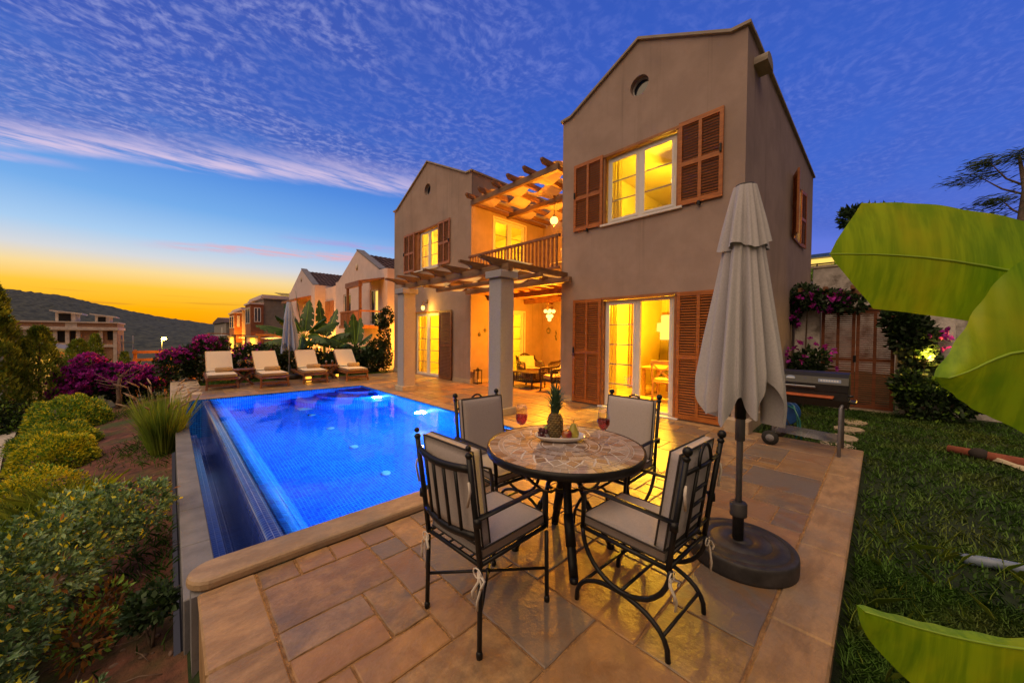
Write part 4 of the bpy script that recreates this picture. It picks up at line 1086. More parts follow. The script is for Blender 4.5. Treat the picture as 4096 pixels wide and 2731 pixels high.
        ti.build('tie_bow', 'ribbon', s_o); ti = MB(); ti.tube([(s_*w,back(.84)-.015,.84),(s_*(w+.012),back(.82)-.02,.80),(s_*(w-.012),back(.78)-.02,.72)], .0045, 5, flat=(1.6,.5)); ti.build('tie', 'ribbon', b_o)
    t.location = loc
    return t
A = chair('straight', 'dining_chair', 'black iron chair with vertical back bars and straight legs nearest the pool coping', (1.255,1.49,0)); A.rotation_euler.z = R(-90)+R(2)
B = chair('curule', 'dining_chair', 'iron chair with curved crossing legs, its back toward the umbrella base', (1.865,.885,0)); B.rotation_euler.z = R(-2)
dup(B, (1.885,2.10,0), R(180-3), 'cushioned iron chair at the table with the pool right behind it', 'chairs round the mosaic table')
dup(B, (2.61,1.475,0), R(90+2), 'cushioned iron chair at the table facing away from the open house door', 'chairs round the mosaic table')

# ------------------------------------------------------------------ things on the table
def wine_glass(name, label, loc, s_=1.0, fill=.5):
    t = thing(name, label, 'glass', loc)
    o = [(.034,0),(.033,.002),(.006,.006),(.0042,.02),(.004,.075),(.008,.088),(.026,.103),(.037,.125),(.0395,.145),(.038,.165),(.034,.195),(.0305,.222)]
    i = [(r_-.0012,z) for r_, z in o[::-1][:-5]]; i += [(.010,.092),(.001,.090)]
    MB().lathe([(a*s_, b*s_) for a, b in o+i], loc, 24).build('glass', 'clear_glass', t)
    MB().lathe([(a*s_, b*s_) for a, b in [(.001,.0915),(.009,.0925),(.025,.1055),(.0355,.127),(.0375,.145),(.0365,.157),(.001,.157)]], loc, 24).build('wine', 'wine', t)
    return t
wine_glass('wine_glass', 'wine glass with red wine on the pool side of the mosaic table', (1.85,1.815,.7395), 1.12)
wine_glass('wine_glass', 'wine glass with red wine on the umbrella side of the mosaic table', (2.18,1.335,.7395), 1.12)
FC = V((2.03,1.60,.7395)); ax_ = V((.70,-.71,0)); ay_ = V((.71,.70,0))
t = thing('fruit_dish', 'white oblong dish full of fruit on the mosaic table', 'dish', tuple(FC))
def dish(u, v):
    q = 2*math.pi*u; r_ = [0,.55,.80,.93,1.0,.975,.90,.76,.5,0][int(round(v*9))]; z = [0.004,.004,.012,.030,.043,.0445,.034,.018,.010,.010][int(round(v*9))]
    cx, cy = abs(math.cos(q))**.75*math.copysign(1,math.cos(q)), abs(math.sin(q))**.75*math.copysign(1,math.sin(q))
    p = FC + ax_*(cx*.185*r_) + ay_*(cy*.105*r_); return (p.x, p.y, p.z+z)
m = MB(); m.grid(dish, 40, 10, closed=True); m.build('dish', 'ceramic', t)
def at(u, v, z): p = FC+ax_*u+ay_*v; return (p.x, p.y, FC.z+z)
pc = at(-.035,.015,.015)
t = thing('pineapple', 'whole pineapple with a tall spiky crown standing in the fruit dish', 'fruit', pc)
m = MB(); prof = []
def pr(z): u = z/.185; return .058*(1-abs(2*u-1)**3.2*.55)*(.93+.07*math.cos(u*2))
m.lathe([(max(.01,pr(z)-.004), z) for z in [i*.185/14 for i in range(15)]], pc, 24)
rows = 11; nn = 12
for i in range(rows):
    z = .012+i*.0155
    for j in range(nn):
        q = 2*math.pi*(j+.5*(i%2))/nn; r_ = pr(z)-.002; e = V((math.cos(q),math.sin(q),0)); tq = V((-e.y,e.x,0)); c = V(pc)+e*r_+V((0,0,z))
        m.add([c+tq*.014, c+V((0,0,.0105)), c-tq*.014, c-V((0,0,.0105)), c+e*.0085], [(0,1,4),(1,2,4),(2,3,4),(3,0,4)])
        m.add([c+e*.006+tq*.002, c+e*.006-tq*.002, c+e*.013+V((0,0,.011))], [(0,1,2)])
po = m.build('fruit_body', 'pineapple_skin', t)
m = MB()
for k in range(64):
    q = k*2.399; f = k/63; L = .20-.10*(1-f)+random.uniform(-.02,.02); lean = 1.15*(1-f)**1.2+.10; e = V((math.cos(q),math.sin(q),0)); tq = V((-e.y,e.x,0)); b = V(pc)+V((0,0,.178+.05*f))+e*(.020*(1-f)+.006)
    pts = []
    for i in range(7):
        u = i/6; w_ = .0125*(1-u**1.6)*(.75+.25*math.sin(u*3)); g = lean*(u+.35*u*u); c = b+e*(math.sin(min(g,1.5))*L*u*.9)+V((0,0,L*u*math.cos(min(g*.8,1.4))))
        pts += [c+tq*w_, c-e*w_*.35, c-tq*w_]
    vs = pts; fs = []
    for i in range(6): a = i*3; fs += [(a,a+1,a+4,a+3),(a+1,a+2,a+5,a+4)]
    m.add(vs, fs, 0, True)
m.build('crown', 'pineapple_leaf', t)
def fruit(name, label, prof, c, matn, stem=.02):
    t = thing(name, label, 'fruit', c); MB().lathe(prof, c, 20).build('fruit_body', matn, t)
    zt = prof[-1][1]; MB().tube([(c[0],c[1],c[2]+zt-.006),(c[0]+.002,c[1],c[2]+zt+stem*.6),(c[0]+.009,c[1]-.006,c[2]+zt+stem)], .0018, 6).build('stem', 'stem_brown', t)
apl = [(.001,.006),(.016,.001),(.030,.012),(.038,.032),(.037,.050),(.028,.066),(.014,.070),(.001,.062)]
fruit('apple', 'red apple at the front of the fruit dish', apl, at(.045,-.035,.014), 'apple_red')
fruit('apple', 'green apple behind the pineapple in the fruit dish', apl, at(-.075,.055,.03), 'apple_green')
fruit('pear', 'yellow green pear standing in the fruit dish', [(.001,.004),(.02,.001),(.036,.015),(.042,.036),(.038,.058),(.026,.082),(.019,.100),(.012,.113),(.001,.117)], at(.095,-.01,.014), 'pear_skin', .03)
t = thing('grapes', 'bunch of dark red grapes at the end of the fruit dish', 'fruit', at(-.12,-.01,.03))
m = MB()
for k in range(22): p = at(-.125+random.uniform(-.04,.03), random.uniform(-.045,.02), .024+random.uniform(0,.062)); m.ball(p, .0125, 7)
m.build('berries', 'grape', t)

# ------------------------------------------------------------------ umbrellas
def closed_umbrella(name, label, px_, py_, H, zlow, rmax, cloth, pole, base_r, seed, flap, base_h=.13, pr_=.02, group=None):
    t = thing(name, label, 'umbrella', (px_, py_, 0)); rnd_ = random.Random(seed); ph = [rnd_.uniform(0,6.28) for _ in range(6)]
    n = 8
    def rad(z, q, R0, amp):
        k = (math.cos(n*q/1.0+ph[0]+.35*math.sin(2*q+ph[1])) + .5*math.cos(5*q+ph[2]+z*.5)+.7*math.cos(19*q+ph[3]+1.5*z))/2.2
        k = k if k > 0 else k*1.5
        slit = (1-abs(math.sin(4.5*q+ph[4]+.35*math.sin(2*q+ph[1])+.22*math.sin(2.2*z+ph[2]))))**3.0*(.25+.75*abs(math.sin(1.5*q+ph[5])))   # narrow deep creases between the folds
        return R0*(1+amp*k*.75)*(1-1.25*amp*slit)
    L = H-zlow
    def body(u, v):
        q = 2*math.pi*u; end = .12*math.cos(3*q+ph[4])+.09*math.cos(8*q+ph[0])+.07*math.cos(5*q+ph[5])
        z = H-.02-(L-.02+end*.9*v)*v; s_ = v
        R0 = .055+(rmax-.055)*(s_**.86); r_ = rad(z, q, R0, .06+.40*min(1,s_*1.4))
        if v > .93: r_ *= 1-.9*(v-.93)
        return (px_+r_*math.cos(q), py_+r_*math.sin(q), z)
    m = MB(); m.grid(body, 220, 40, closed=True); c = m.build('canopy', cloth, t)
    def fl_(u, v):
        q = 2*math.pi*u; z = H-(H-flap)*v*(1+.05*math.cos(4*q+ph[1])*v); R0 = .062+(rmax*.60-.062)*v**.92; r_ = rad(z, q, R0+.006, .05+.20*min(1,v*1.6))
        return (px_+r_*math.cos(q), py_+r_*math.sin(q), z)
    m = MB(); m.grid(fl_, 120, 14, closed=True); m.build('vent_flap', cloth, c)
    MB().lathe([(.001,.012),(.055,.010),(.062,0),(.055,-.012),(.001,-.014)], (px_,py_,H+.004), 20).build('top_cap', 'dark_plastic', t)
    m = MB(); m.tube([(px_,py_,.30),(px_,py_,H-.02)], pr_, 14); p = m.build('pole', pole, t)
    return t, p
t, p = closed_umbrella('parasol', 'tall closed beige parasol standing by the dining table', 2.775, .65, 2.50, 1.045, .232, 'canvas', 'grey_metal', .31, 3, 2.09)
m = MB(); m.tube([(2.775,.65,.80),(2.775,.65,1.25)], .027, 18)
for k in range(18):
    q = 2*math.pi*k/18; m.tube([(2.775+.027*math.cos(q),.65+.027*math.sin(q),.802),(2.775+.027*math.cos(q),.65+.027*math.sin(q),1.2)], .0025, 4)
m.build('pole_sleeve', 'grey_metal', p)
m = MB(); m.tube([(2.775,.65,.95),(2.775,.65,1.45)], .034, 12); m.bbox(2.80,.57,.98,2.84,.61,1.25,.006); m.build('runner', 'black_iron', p)
m = MB(); m.lathe([(.034,.13),(.034,.285),(.050,.29),(.052,.30),(.052,.372),(.047,.38),(.024,.385)], (2.775,.65,0), 20); m.bbox(2.83,.625,.305,2.86,.675,.365,.006); m.build('pole_clamp', 'dark_plastic', t)
m = MB(); m.lathe([(.312,.0),(.318,.003),(.320,.02),(.320,.09),(.318,.104),(.313,.109),(.306,.111),(.276,.113),(.2745,.1105),(.2705,.1105),(.269,.113),(.182,.118),(.1805,.1155),(.1765,.1155),(.175,.118),(.080,.123),(.078,.120),(.056,.120),(.054,.127),(.001,.127)], (2.80,.64,0), 56); m.build('base', 'dark_plastic', t)
for k in range(14):
    pass
t, p = closed_umbrella('parasol', 'closed bluish white parasol behind the sun loungers', 2.80, 13.45, 2.50, 1.0, .235, 'canvas_white', 'pvc_white', .3, 11, 1.95)
m = MB(); m.lathe([(.40,0),(.42,.02),(.42,.13),(.40,.15),(.04,.16),(.035,.45),(.001,.45)], (2.80,13.45,0), 32); m.build('base', 'dark_plastic', t)

# ------------------------------------------------------------------ sun loungers
def lounger(label, loc, rz):
    t = thing('sun_lounger', label, 'sun lounger', (0,0,0), 'sun loungers beyond the pool')
    w = .31; m = MB()
    for s_ in (-1,1): m.box(s_*w-.022, -.95, .235, s_*w+.022, .95, .305)
    for y in (-.93,-.1,.9): m.box(-w+.022, y-.022, .24, w-.022, y+.022, .30)
    for k in range(9): y = -.85+k*.09; m.box(-w+.022, y-.03, .30, w-.022, y+.03, .315)
    for s_ in (-1,1): m.bar((s_*(w-.03),-.02,.30),(s_*(w-.03),.62,.83),.035,.05,up=(0,-.6,.6))
    for k in range(7):
        f = .1+k*.14; y = -.02+.64*f; z = .30+.53*f; m.bar((-w+.03,y,z),(w-.03,y,z),.05,.018,up=(0,-.64,.77))
    m.box(-w+.05, .60, .80, w-.05, .66, .86)
    m.build('frame', 'teak', t)
    for sx in (-1,1):
        l = MB(); l.bar((sx*(w-.005),-.86,.24),(sx*(w+.015),-.93,.0),.05,.05,up=(0,1,0)); l.build('leg', 'teak', t)
        l = MB(); l.bar((sx*(w-.03),.78,.25),(sx*(w-.03),.80,.10),.045,.05,up=(0,1,0)); l.build('leg', 'teak', t)
        wh = MB(); wh.lathe([(.02,-.018),(.085,-.016),(.09,0),(.085,.016),(.02,.018)], (0,0,0), 18); wh.v = [(sx*(w+.015)+c, .80+a, .09+b) for a,b,c in wh.v]; wh.build('wheel', 'rubber', t)
    l = MB(); l.box(-w+.02,-.915,.08,w-.02,-.885,.14); l.build('stretcher', 'teak', t)
    c = MB(); cushion_mesh(c, .62, .98, .075, (0,-.47,.357)); rot = Matrix.Rotation(R(40), 3, 'X')
    cushion_mesh(c, .60, .80, .07, V((0,.325,.66)), Matrix.Rotation(R(42), 3, 'X')); c.build('mattress', 'lounge_cloth', t)
    t.location = loc; t.rotation_euler.z = rz
    return t
def towel(label, loc, rz):
    t = thing('rolled_towel', label, 'towel', (0,0,0), 'rolled towels on the loungers'); m = MB()
    prof = [(.001,-.19),(.05,-.185),(.066,-.17),(.068,0),(.066,.17),(.05,.185),(.001,.19)]
    m.lathe(prof, (0,0,0), 18); m.v = [(c+.004*math.sin(40*a), a, b+.066) for a,b,c in m.v]; m.build('towel', 'towel_cloth', t)
    m = MB(); m.tube([(-.19+.0*q, .045*q/9*math.cos(q), .066+.045*q/9*math.sin(q)) for q in [i*.5 for i in range(2,20)]], .004, 4); m.build('towel_fold', 'towel_cloth', t)
    t.location = loc; t.rotation_euler.z = rz; return t
SP = [((.99,12.85,0),R(-1),'leftmost sun lounger, nearest the bougainvillea bush'), ((2.05,12.47,0),R(1),'sun lounger between the wine glass table and the white parasol'),
      ((3.16,12.62,0),R(-2),'sun lounger just right of the white parasol'), ((4.30,12.42,0),R(-2),'rightmost sun lounger, nearest the villa')]
L0 = lounger(SP[0][2], *SP[0][:2])
for loc, rz, lb in SP[1:]: dup(L0, loc, rz, lb)
TL = ['rolled towel on the leftmost sun lounger', 'rolled towel on the lounger left of the white parasol', 'rolled towel on the lounger right of the white parasol', 'rolled towel on the lounger nearest the villa']
T0 = None
for (loc, rz, lb), tl in zip(SP, TL):
    p = (loc[0]+.06, loc[1]-.32, .402)
    T0 = towel(tl, p, rz+R(2)) if T0 is None else (dup(T0, p, rz+R(random.uniform(-4,4)), tl) and T0)
def side_table(label, loc):
    t = thing('side_table', label, 'table', (0,0,0), 'folding tables between the loungers'); m = MB()
    for k in range(6): m.box(-.25+k*.085, -.23, .43, -.25+k*.085+.075, .23, .455)
    m.box(-.24,-.2,.40,.25,-.16,.43); m.box(-.24,.16,.40,.25,.2,.43); m.build('tabletop', 'teak', t)
    for s_ in (-1,1):
        l = MB(); l.bar((-.2,s_*.17,.42),(.2,s_*.17,.0),.03,.045); l.build('leg', 'teak', t); l = MB(); l.bar((.2,s_*.145,.42),(-.2,s_*.145,.0),.03,.045); l.build('leg', 'teak', t)
    l = MB(); l.box(-.19,-.16,.05,-.16,.16,.08); l.box(.16,-.16,.05,.19,.16,.08); l.build('stretcher', 'teak', t)
    t.location = loc; return t
s0 = side_table('folding teak side table holding two wine glasses', (1.50,12.62,0)); dup(s0, (3.74,12.55,0), R(3), 'folding teak side table holding two glasses of juice')
wine_glass('wine_glass', 'wine glass on the teak side table, on its leftmost lounger side', (1.40,12.6,.455), 1.15); wine_glass('wine_glass', 'wine glass on the teak side table, on its parasol side', (1.63,12.72,.455), 1.15)
for x, y, lb in ((3.64,12.5,'juice glass on the teak side table, on the white parasol side'), (3.86,12.62,'juice glass on the teak side table, on the villa side')):
    t = thing('juice_glass', lb, 'glass', (x,y,.455)); MB().lathe([(.03,0),(.036,.15),(.0345,.15),(.029,.006),(.001,.006)], (x,y,.455), 18).build('glass', 'clear_glass', t); MB().lathe([(.001,.008),(.028,.008),(.0325,.115),(.001,.115)], (x,y,.455), 18).build('juice', 'juice', t)
for x, y, z, sz, lb in ((3.02,12.1,.0,.085,'square candle lantern glowing under the third lounger'), (4.1,12.9,.0,.05,'small glowing ground light beneath the lounger nearest the villa')):
    t = thing('candle_lantern', lb, 'lantern', (x,y,z)); MB().bbox(x-sz*.8,y-sz*.8,z+.02,x+sz*.8,y+sz*.8,z+sz*2,.004).build('lit_pane', 'candle', t)
    m = MB(); 
    for a in (-1,1):
        for b in (-1,1): m.box(x+a*sz-.008,y+b*sz-.008,z,x+a*sz+.008,y+b*sz+.008,z+sz*2.2)
    m.box(x-sz,y-sz,z,x+sz,y+sz,z+.015); m.box(x-sz,y-sz,z+sz*2.1,x+sz,y+sz,z+sz*2.25); m.build('lantern_frame', 'black_iron', t)

# ------------------------------------------------------------------ barbecue, hose reel
t = thing('barbecue', 'black barbecue grill trolley with an orange front tray on the terrace corner', 'barbecue', (6.30,.58,0))
bx0, bx1, by0, by1 = 6.10, 6.56, .27, 1.05
m = MB(); pr_ = [(bx0,.70),(bx0,.80),(bx1,.80),(bx1,.70),(bx1-.08,.60),(bx0+.08,.60)]; m.prism(pr_, 'y', by0, by1); m.build('firebox', 'bbq_black', t, fix=True)
m = MB(); pr_ = [(bx0,.805),(bx0-.005,.90),(bx0+.03,.99),(bx0+.10,1.035),(bx1-.08,1.04),(bx1,.98),(bx1,.805)]; m.prism(pr_, 'y', by0, by1); ld = m.build('lid', 'bbq_black', t, fix=True)
m = MB(); m.bbox(bx0-.055,.58,.845,bx0-.028,1.0,.868,.005); m.box(bx0-.03,.60,.85,bx0,.62,.862); m.box(bx0-.03,.96,.85,bx0,.98,.862); m.build('lid_handle', 'chrome', ld)
def on_lid(y0_, y1_, z0_, z1_, name, matn, d=.004):
    m = MB(); f = lambda z: bx0-.005+(.035 if z > .90 else 0)*(z-.90)/.09
    n = 14; pts = []
    if name == 'round_badge': pts = [((y0_+y1_)/2+(y1_-y0_)/2*math.cos(q), z0_+(z1_-z0_)*abs(math.sin(q))**.6) for q in [math.pi*i/n for i in range(n+1)]]
    else: pts = rect(y0_, z0_, y1_, z1_)
    k = len(pts); m.add([(f(b)-d, a, b) for a, b in pts]+[(f(b)+.004, a, b) for a, b in pts], [tuple(range(k))]+[(i,(i+1)%k,k+(i+1)%k,k+i) for i in range(k)])
    return m.build(name, matn, ld, fix=True)
on_lid(.80,.90,.945,.985,'round_badge','badge_blue'); on_lid(.81,.89,.950,.960,'badge_mark','chrome',.007); on_lid(.34,.56,.925,.965,'name_plate','badge_blue')
for k in range(7): on_lid(.365+k*.026,.381+k*.026,.936,.954,'badge_mark','chrome',.007)
MB().bbox(bx0-.16,.40,.735,bx0-.004,1.02,.757,.006).build('front_tray', 'bbq_tray', t)
m = MB(); m.box(bx0+.02,.265,.86,bx0+.08,.2699,.95); m.lathe([(.001,0),(.025,0),(.03,.02),(.001,.025)], (bx0+.02,.25,.76), 10); m.bbox(bx0+.10,.20,.66,bx0+.32,.2699,.69,.006); m.build('side_fitting', 'bbq_black', t)
for y, fy in ((.32,.34),(1.00,1.02)):
    for x, fx_ in ((6.16,6.05),(6.50,6.60)):
        l = MB(); l.tube([(x,y,.66),(x+(fx_-x)*.2,fy,.60),(fx_,fy,.10 if y > .9 else 0)], .019, 8); l.build('leg', 'grey_metal', t)
for x in (6.03,6.62):
    wh = MB(); wh.lathe([(.02,-.02),(.095,-.018),(.102,0),(.095,.018),(.02,.02)], (0,0,0), 20); wh.v = [(x+c*.9, 1.05+a, .10+b) for a,b,c in wh.v]; o = wh.build('wheel', 'rubber', t)
    h = MB(); h.lathe([(.001,-.026),(.05,-.024),(.055,.024),(.001,.026)], (0,0,0), 16); h.v = [(x+c*.9, 1.05+a, .10+b) for a,b,c in h.v]; h.build('hub', 'kerb_stone', o)
m = MB()
for k in range(11): x = 6.07+k*.052; m.tube([(x,.34,.17),(x,1.03,.20)], .0045, 5)
for y in (.36,.68,1.0): m.tube([(6.05,y,.175),(6.62,y,.175)], .006, 5)
m.build('wire_shelf', 'chrome', t)
t = thing('hose_reel', 'blue garden hose reel behind the barbecue', 'hose reel', (7.35,1.2,.1))
m = MB(); c0 = (7.30,1.08,.27)
for s_ in (-.09,.09):
    d = MB(); d.lathe([(.001,-.008),(.19,-.008),(.20,0),(.19,.008),(.001,.008)], (0,0,0), 26); m.add([(c0[0]+c*1+s_, c0[1]+a, c0[2]+b) for a,b,c in d.v], d.f)
m.build('reel', 'hose_blue', t)
m = MB(); m.tube([(c0[0]-.085+.17*i/90, c0[1]+.15*math.cos(i*.5), c0[2]+.15*math.sin(i*.5)) for i in range(90)], .012, 6)
m.tube([(7.22,1.04,.40),(7.14,.93,.36),(7.10,.86,.20),(7.08,.84,.02),(7.08,.83,-.11)], .012, 6); m.tube([(7.25,1.03,.42),(7.19,.95,.40),(7.14,.90,.26),(7.13,.88,.05),(7.1,.9,-.11)], .012, 6); m.build('hose', 'hose_teal', t)
m = MB(); 
for s_ in (-.11,.11): m.tube([(c0[0]+s_,c0[1]-.18,-.12),(c0[0]+s_,c0[1],c0[2]),(c0[0]+s_,c0[1]+.18,-.12)], .013, 6)
m.build('stand', 'dark_plastic', t)

# ------------------------------------------------------------------ porch furniture
def wicker_panel(m, pts_fn, nu, nv, r_=.0055):
    for i in range(nu+1):
        m.tube([pts_fn(i/nu+(j/8-.0)*0, j/8) for j in range(9)], r_, 4, smooth=False)
    for k in range(nu+nv):
        a = [(k/nu-q*nv/nu, q) for q in [i/8 for i in range(9)]]; a = [p for p in a if 0 <= p[0] <= 1]
        if len(a) > 1: m.tube([pts_fn(*p) for p in a], r_, 4, smooth=False)
        a = [((k-nv)/nu+q*nv/nu, q) for q in [i/8 for i in range(9)]]; a = [p for p in a if 0 <= p[0] <= 1]
        if len(a) > 1: m.tube([pts_fn(*p) for p in a], r_, 4, smooth=False)
def wicker_seat(label, loc, rz, wd=.66, cat='chair', name='wicker_chair'):
    t = thing(name, label, cat, (0,0,0), 'dark wicker porch seats'); w = wd/2
    m = MB(); m.bbox(-w+.03,-.30,.27,w-.03,.30,.33,.01); m.build('seat', 'wicker', t)
    b = MB()
    bf = lambda u, v: ((-w+.02)+(2*w-.04)*u, .27+.14*v, .33+(.36+.18*math.sin(math.pi*u))*v)
    wicker_panel(b, bf, 10, 8); b.tube([bf(i/14,1) for i in range(15)], .028, 8); b.build('backrest', 'wicker', t)
    for s_ in (-1,1):
        a = MB(); af = lambda u, v: (s_*w, -.34+.64*u, .30+(.30-.02*u)*v)
        wicker_panel(a, af, 8, 5); a.tube([(s_*w,-.36,.28),(s_*w,-.385,.45),(s_*w,-.37,.575),(s_*w,-.31,.615),(s_*w,-.1,.62),(s_*w,.15,.63),(s_*w,.29,.70),(s_*w,.36,.80)], .032, 8); a.build('armrest', 'wicker', t)
        for y in (-.34,.30):
            l = MB(); l.tube([(s_*(w-.01),y,.30),(s_*(w-.01),y,.13),(s_*(w-.01),y-.01,.05),(s_*(w-.01),y-.02,0)], [.034,.028,.022,.03], 8); l.build('leg', 'wicker', t)
    c = MB(); cushion_mesh(c, wd-.1, .56, .10, (0,-.02,.39)); cushion_mesh(c, wd-.12, .42, .12, V((0,.24,.60)), Matrix.Rotation(R(70), 3, 'X')); c.build('cushion', 'wicker_cushion', t)
    t.location = loc; t.rotation_euler.z = rz; return t
w0 = wicker_seat('dark wicker armchair with a cream cushion nearest the house corner', (7.40,5.92,0), R(-112))
wc = dup(w0, (8.45,7.95,0), R(-22), 'dark wicker armchair beyond the coffee table by the glazed door')
wicker_seat('dark wicker sofa with cream cushions against the porch back wall', (9.1,6.6,0), R(-90), 1.5, 'sofa', 'wicker_sofa')
t = thing('coffee_table', 'low dark wicker coffee table on the porch', 'table', (7.45,7.0,0))
m = MB(); m.bbox(7.12,6.60,.42,7.74,7.42,.455,.01); m.build('tabletop', 'wicker', t)
m = MB(); wicker_panel(m, lambda u, v: (7.16,6.63+.76*u,.20+.21*v), 10, 4, .007); wicker_panel(m, lambda u, v: (7.16+.54*u,6.63,.20+.21*v), 8, 4, .007); wicker_panel(m, lambda u, v: (7.70,6.63+.76*u,.20+.21*v), 10, 4, .007)
m.box(7.14,6.61,.17,7.72,7.41,.20); m.build('lattice', 'wicker', t)
for x in (7.16,7.70):
    for y in (6.64,7.38): l = MB(); l.tube([(x,y,.42),(x,y,.16),(x,y,.05),(x,y,0)], [.03,.026,.018,.026], 8); l.build('leg', 'wicker', t)
t = thing('floor_lantern', 'tall empty metal lantern on the floor by the porch wall', 'lantern', (6.72,8.50,0))
m = MB(); x, y, q = 6.74, 8.50, .085
for a in (-1,1):
    for b in (-1,1): m.box(x+a*q-.008,y+b*q-.008,0,x+a*q+.008,y+b*q+.008,.40)
m.box(x-q-.01,y-q-.01,.012,x+q+.01,y+q+.01,.028); m.box(x-q-.012,y-q-.012,.40,x+q+.012,y+q+.012,.42); m.lathe([(.085,.42),(.05,.455),(.03,.47)], (x,y,0), 4); m.tube([(x+.03*math.cos(a),y,.47+.03*math.sin(a)) for a in [math.pi*i/8 for i in range(9)]], .004, 5); m.build('lantern_frame', 'black_iron', t)
MB().box(x-q+.008,y-q+.004,.03,x-q+.010,y+q-.008,.40).build('pane', 'clear_glass', t); MB().lathe([(.03,.03),(.03,.13),(.001,.13)], (x,y,0), 12).build('candle', 'cream_cloth', t)
def orn(label, c, ax, s_, kind):
    t = thing('wall_ornament', label, 'ornament', c); m = MB()
    E = V((1,0,0)) if ax == 'x' else V((0,1,0))
    def P(a, b, d): p = V(c)+E*a+V((0,0,b)); p += (V((0,-1,0)) if ax == 'x' else V((-1,0,0)))*d; return tuple(p)
    if kind == 'ring':
        m.tube([P(s_*math.cos(q), s_*math.sin(q)*1.05, .02) for q in [2*math.pi*i/18 for i in range(19)]], .024, 7)
        for k in range(10): q = 2*math.pi*k/10; m.ball(P(s_*1.25*math.cos(q), s_*1.25*math.sin(q), .025), .018, 5)
    elif kind == 'long':
        for k in range(6): m.ball(P(.02*math.cos(k*2), s_*1.6-k*.055, .025), .026+.008*(k%2), 6)
        m.tube([P(0,-.09,.02),P(.03,-.14,.02),P(.0,-.19,.02),P(-.03,-.14,.02),P(0,-.09,.02)], .010, 5)
    else:
        m.tube([P(s_*.9*math.cos(q), s_*1.1*math.sin(q), .015) for q in [2*math.pi*i/14 for i in range(15)]], .012, 6); m.ball(P(0,0,.01), s_*.65, 7)
    m.tube([P(0,s_,.015),P(0,s_+.10,.008)], .004, 4); m.build('ornament', 'ornament', t)
orn('round wreath ornament hanging on the porch back wall', (9.90,8.37,1.66), 'y', .075, 'ring'); orn('long beaded ornament hanging on the porch back wall', (9.90,8.02,1.52), 'y', .07, 'long')
orn('left small medallion hanging on the orange porch side wall', (6.93,8.69,1.50), 'x', .05, 'medal'); orn('right small medallion hanging on the orange porch side wall', (7.16,8.69,1.63), 'x', .045, 'medal')
# balcony armchair and branch vase
t = thing('armchair', 'pale upholstered armchair on the balcony behind the balusters', 'chair', (7.6,5.9,2.98)); c = MB(); cushion_mesh(c, .62,.62,.16,(7.6,5.9,3.33)); cushion_mesh(c,.62,.50,.14,V((7.85,5.9,3.58)),Matrix.Rotation(R(75),3,'Y')); c.build('upholstery', 'cream_cloth', t)
m = MB()
for a in (-.27,.27):
    for b in (-.27,.27): m.tube([(7.6+a,5.9+b,3.27),(7.6+a*1.1,5.9+b*1.1,2.98)], .018, 6)
m.build('leg', 'teak', t)
t = thing('branch_vase', 'white branching twigs in a vase on the balcony', 'vase', (8.2,6.15,2.98)); m = MB(); m.lathe([(.07,0),(.10,.15),(.05,.42),(.06,.46)], (8.2,6.15,2.98), 14); m.build('vase', 'ceramic', t)
m = MB()
for k in range(5): a = k*1.3; m.tube([(8.2,6.15,3.4),(8.2+.05*math.cos(a),6.15+.06*math.sin(a),3.75),(8.2+.12*math.cos(a),6.15+.2*math.sin(a),4.05)], .009, 5)
m.build('twigs', 'cream_cloth', t)

# ------------------------------------------------------------------ inside the rooms
def cross_chair(label, loc, rz):
    t = thing('wooden_chair', label, 'chair', (0,0,0)); m = MB(); m.bbox(-.22,-.22,.42,.22,.22,.455,.008); m.build('seat', 'pine_furniture', t)
    b = MB(); 
    for s_ in (-1,1): b.bar((s_*.20,-.20,.44),(s_*.21,-.27,.92),.04,.03,up=(0,1,0))
    b.bbox(-.22,-.285,.84,.22,-.255,.93,.006); b.bar((-.19,-.23,.50),(.19,-.265,.83),.03,.016,up=(0,1,0)); b.bar((.19,-.215,.50),(-.19,-.25,.83),.03,.016,up=(0,1,0)); b.build('backrest', 'pine_furniture', t)
    for s_ in (-1,1):
        for y in (-.19,.19): l = MB(); l.bar((s_*.19,y,.42),(s_*.205,y*1.08,0),.04,.04,up=(0,1,0)); l.build('leg', 'pine_furniture', t)
    c = MB(); cushion_mesh(c,.40,.40,.045,(0,.0,.485)); c.build('cushion', 'sheer_cloth', t)
    t.location = loc; t.rotation_euler.z = rz; return t
c0 = cross_chair('pine chair with a crossed back just inside the open door', (8.05,3.38,.035), R(-82)); dup(c0, (9.75,3.75,.035), R(95), 'pine chair on the far side of the indoor table')
t = thing('wooden_table', 'pine dining table inside the open terrace door', 'table', (8.9,3.4,.035)); MB().bbox(8.35,2.4,.70,9.35,4.16,.745,.006).build('tabletop', 'pine_furniture', t)
for y in (2.5,4.06):
    l = MB(); l.bbox(8.40,y-.04,.035,8.48,y+.04,.70,.005); l.bbox(9.22,y-.04,.035,9.30,y+.04,.70,.005); l.box(8.48,y-.03,.036,9.22,y+.03,.08); l.build('trestle_leg', 'pine_furniture', t)
def curtain(label, x, y0_, y1_, z0_, z1_, matn, n=60, amp=.045, w=9):
    t = thing('curtain', label, 'curtain', (x,(y0_+y1_)/2,z0_)); m = MB()
    m.grid(lambda u, v: (x+amp*math.sin(u*w*2*math.pi)*(.5+.5*v)+.02*math.sin(u*17), y0_+(y1_-y0_)*u, z0_+(z1_-z0_)*(1-v)), n, 8); m.build('cloth', matn, t)
curtain('pale sheer curtain beside the left sash of the terrace door', 7.2, 4.10, 4.62, .05, 2.55, 'sheer_cloth')
curtain('tan curtain drawn beside the inner window of the dining room', 9.4, 4.62, 4.95, .05, 2.5, 'curtain_cloth', w=4)
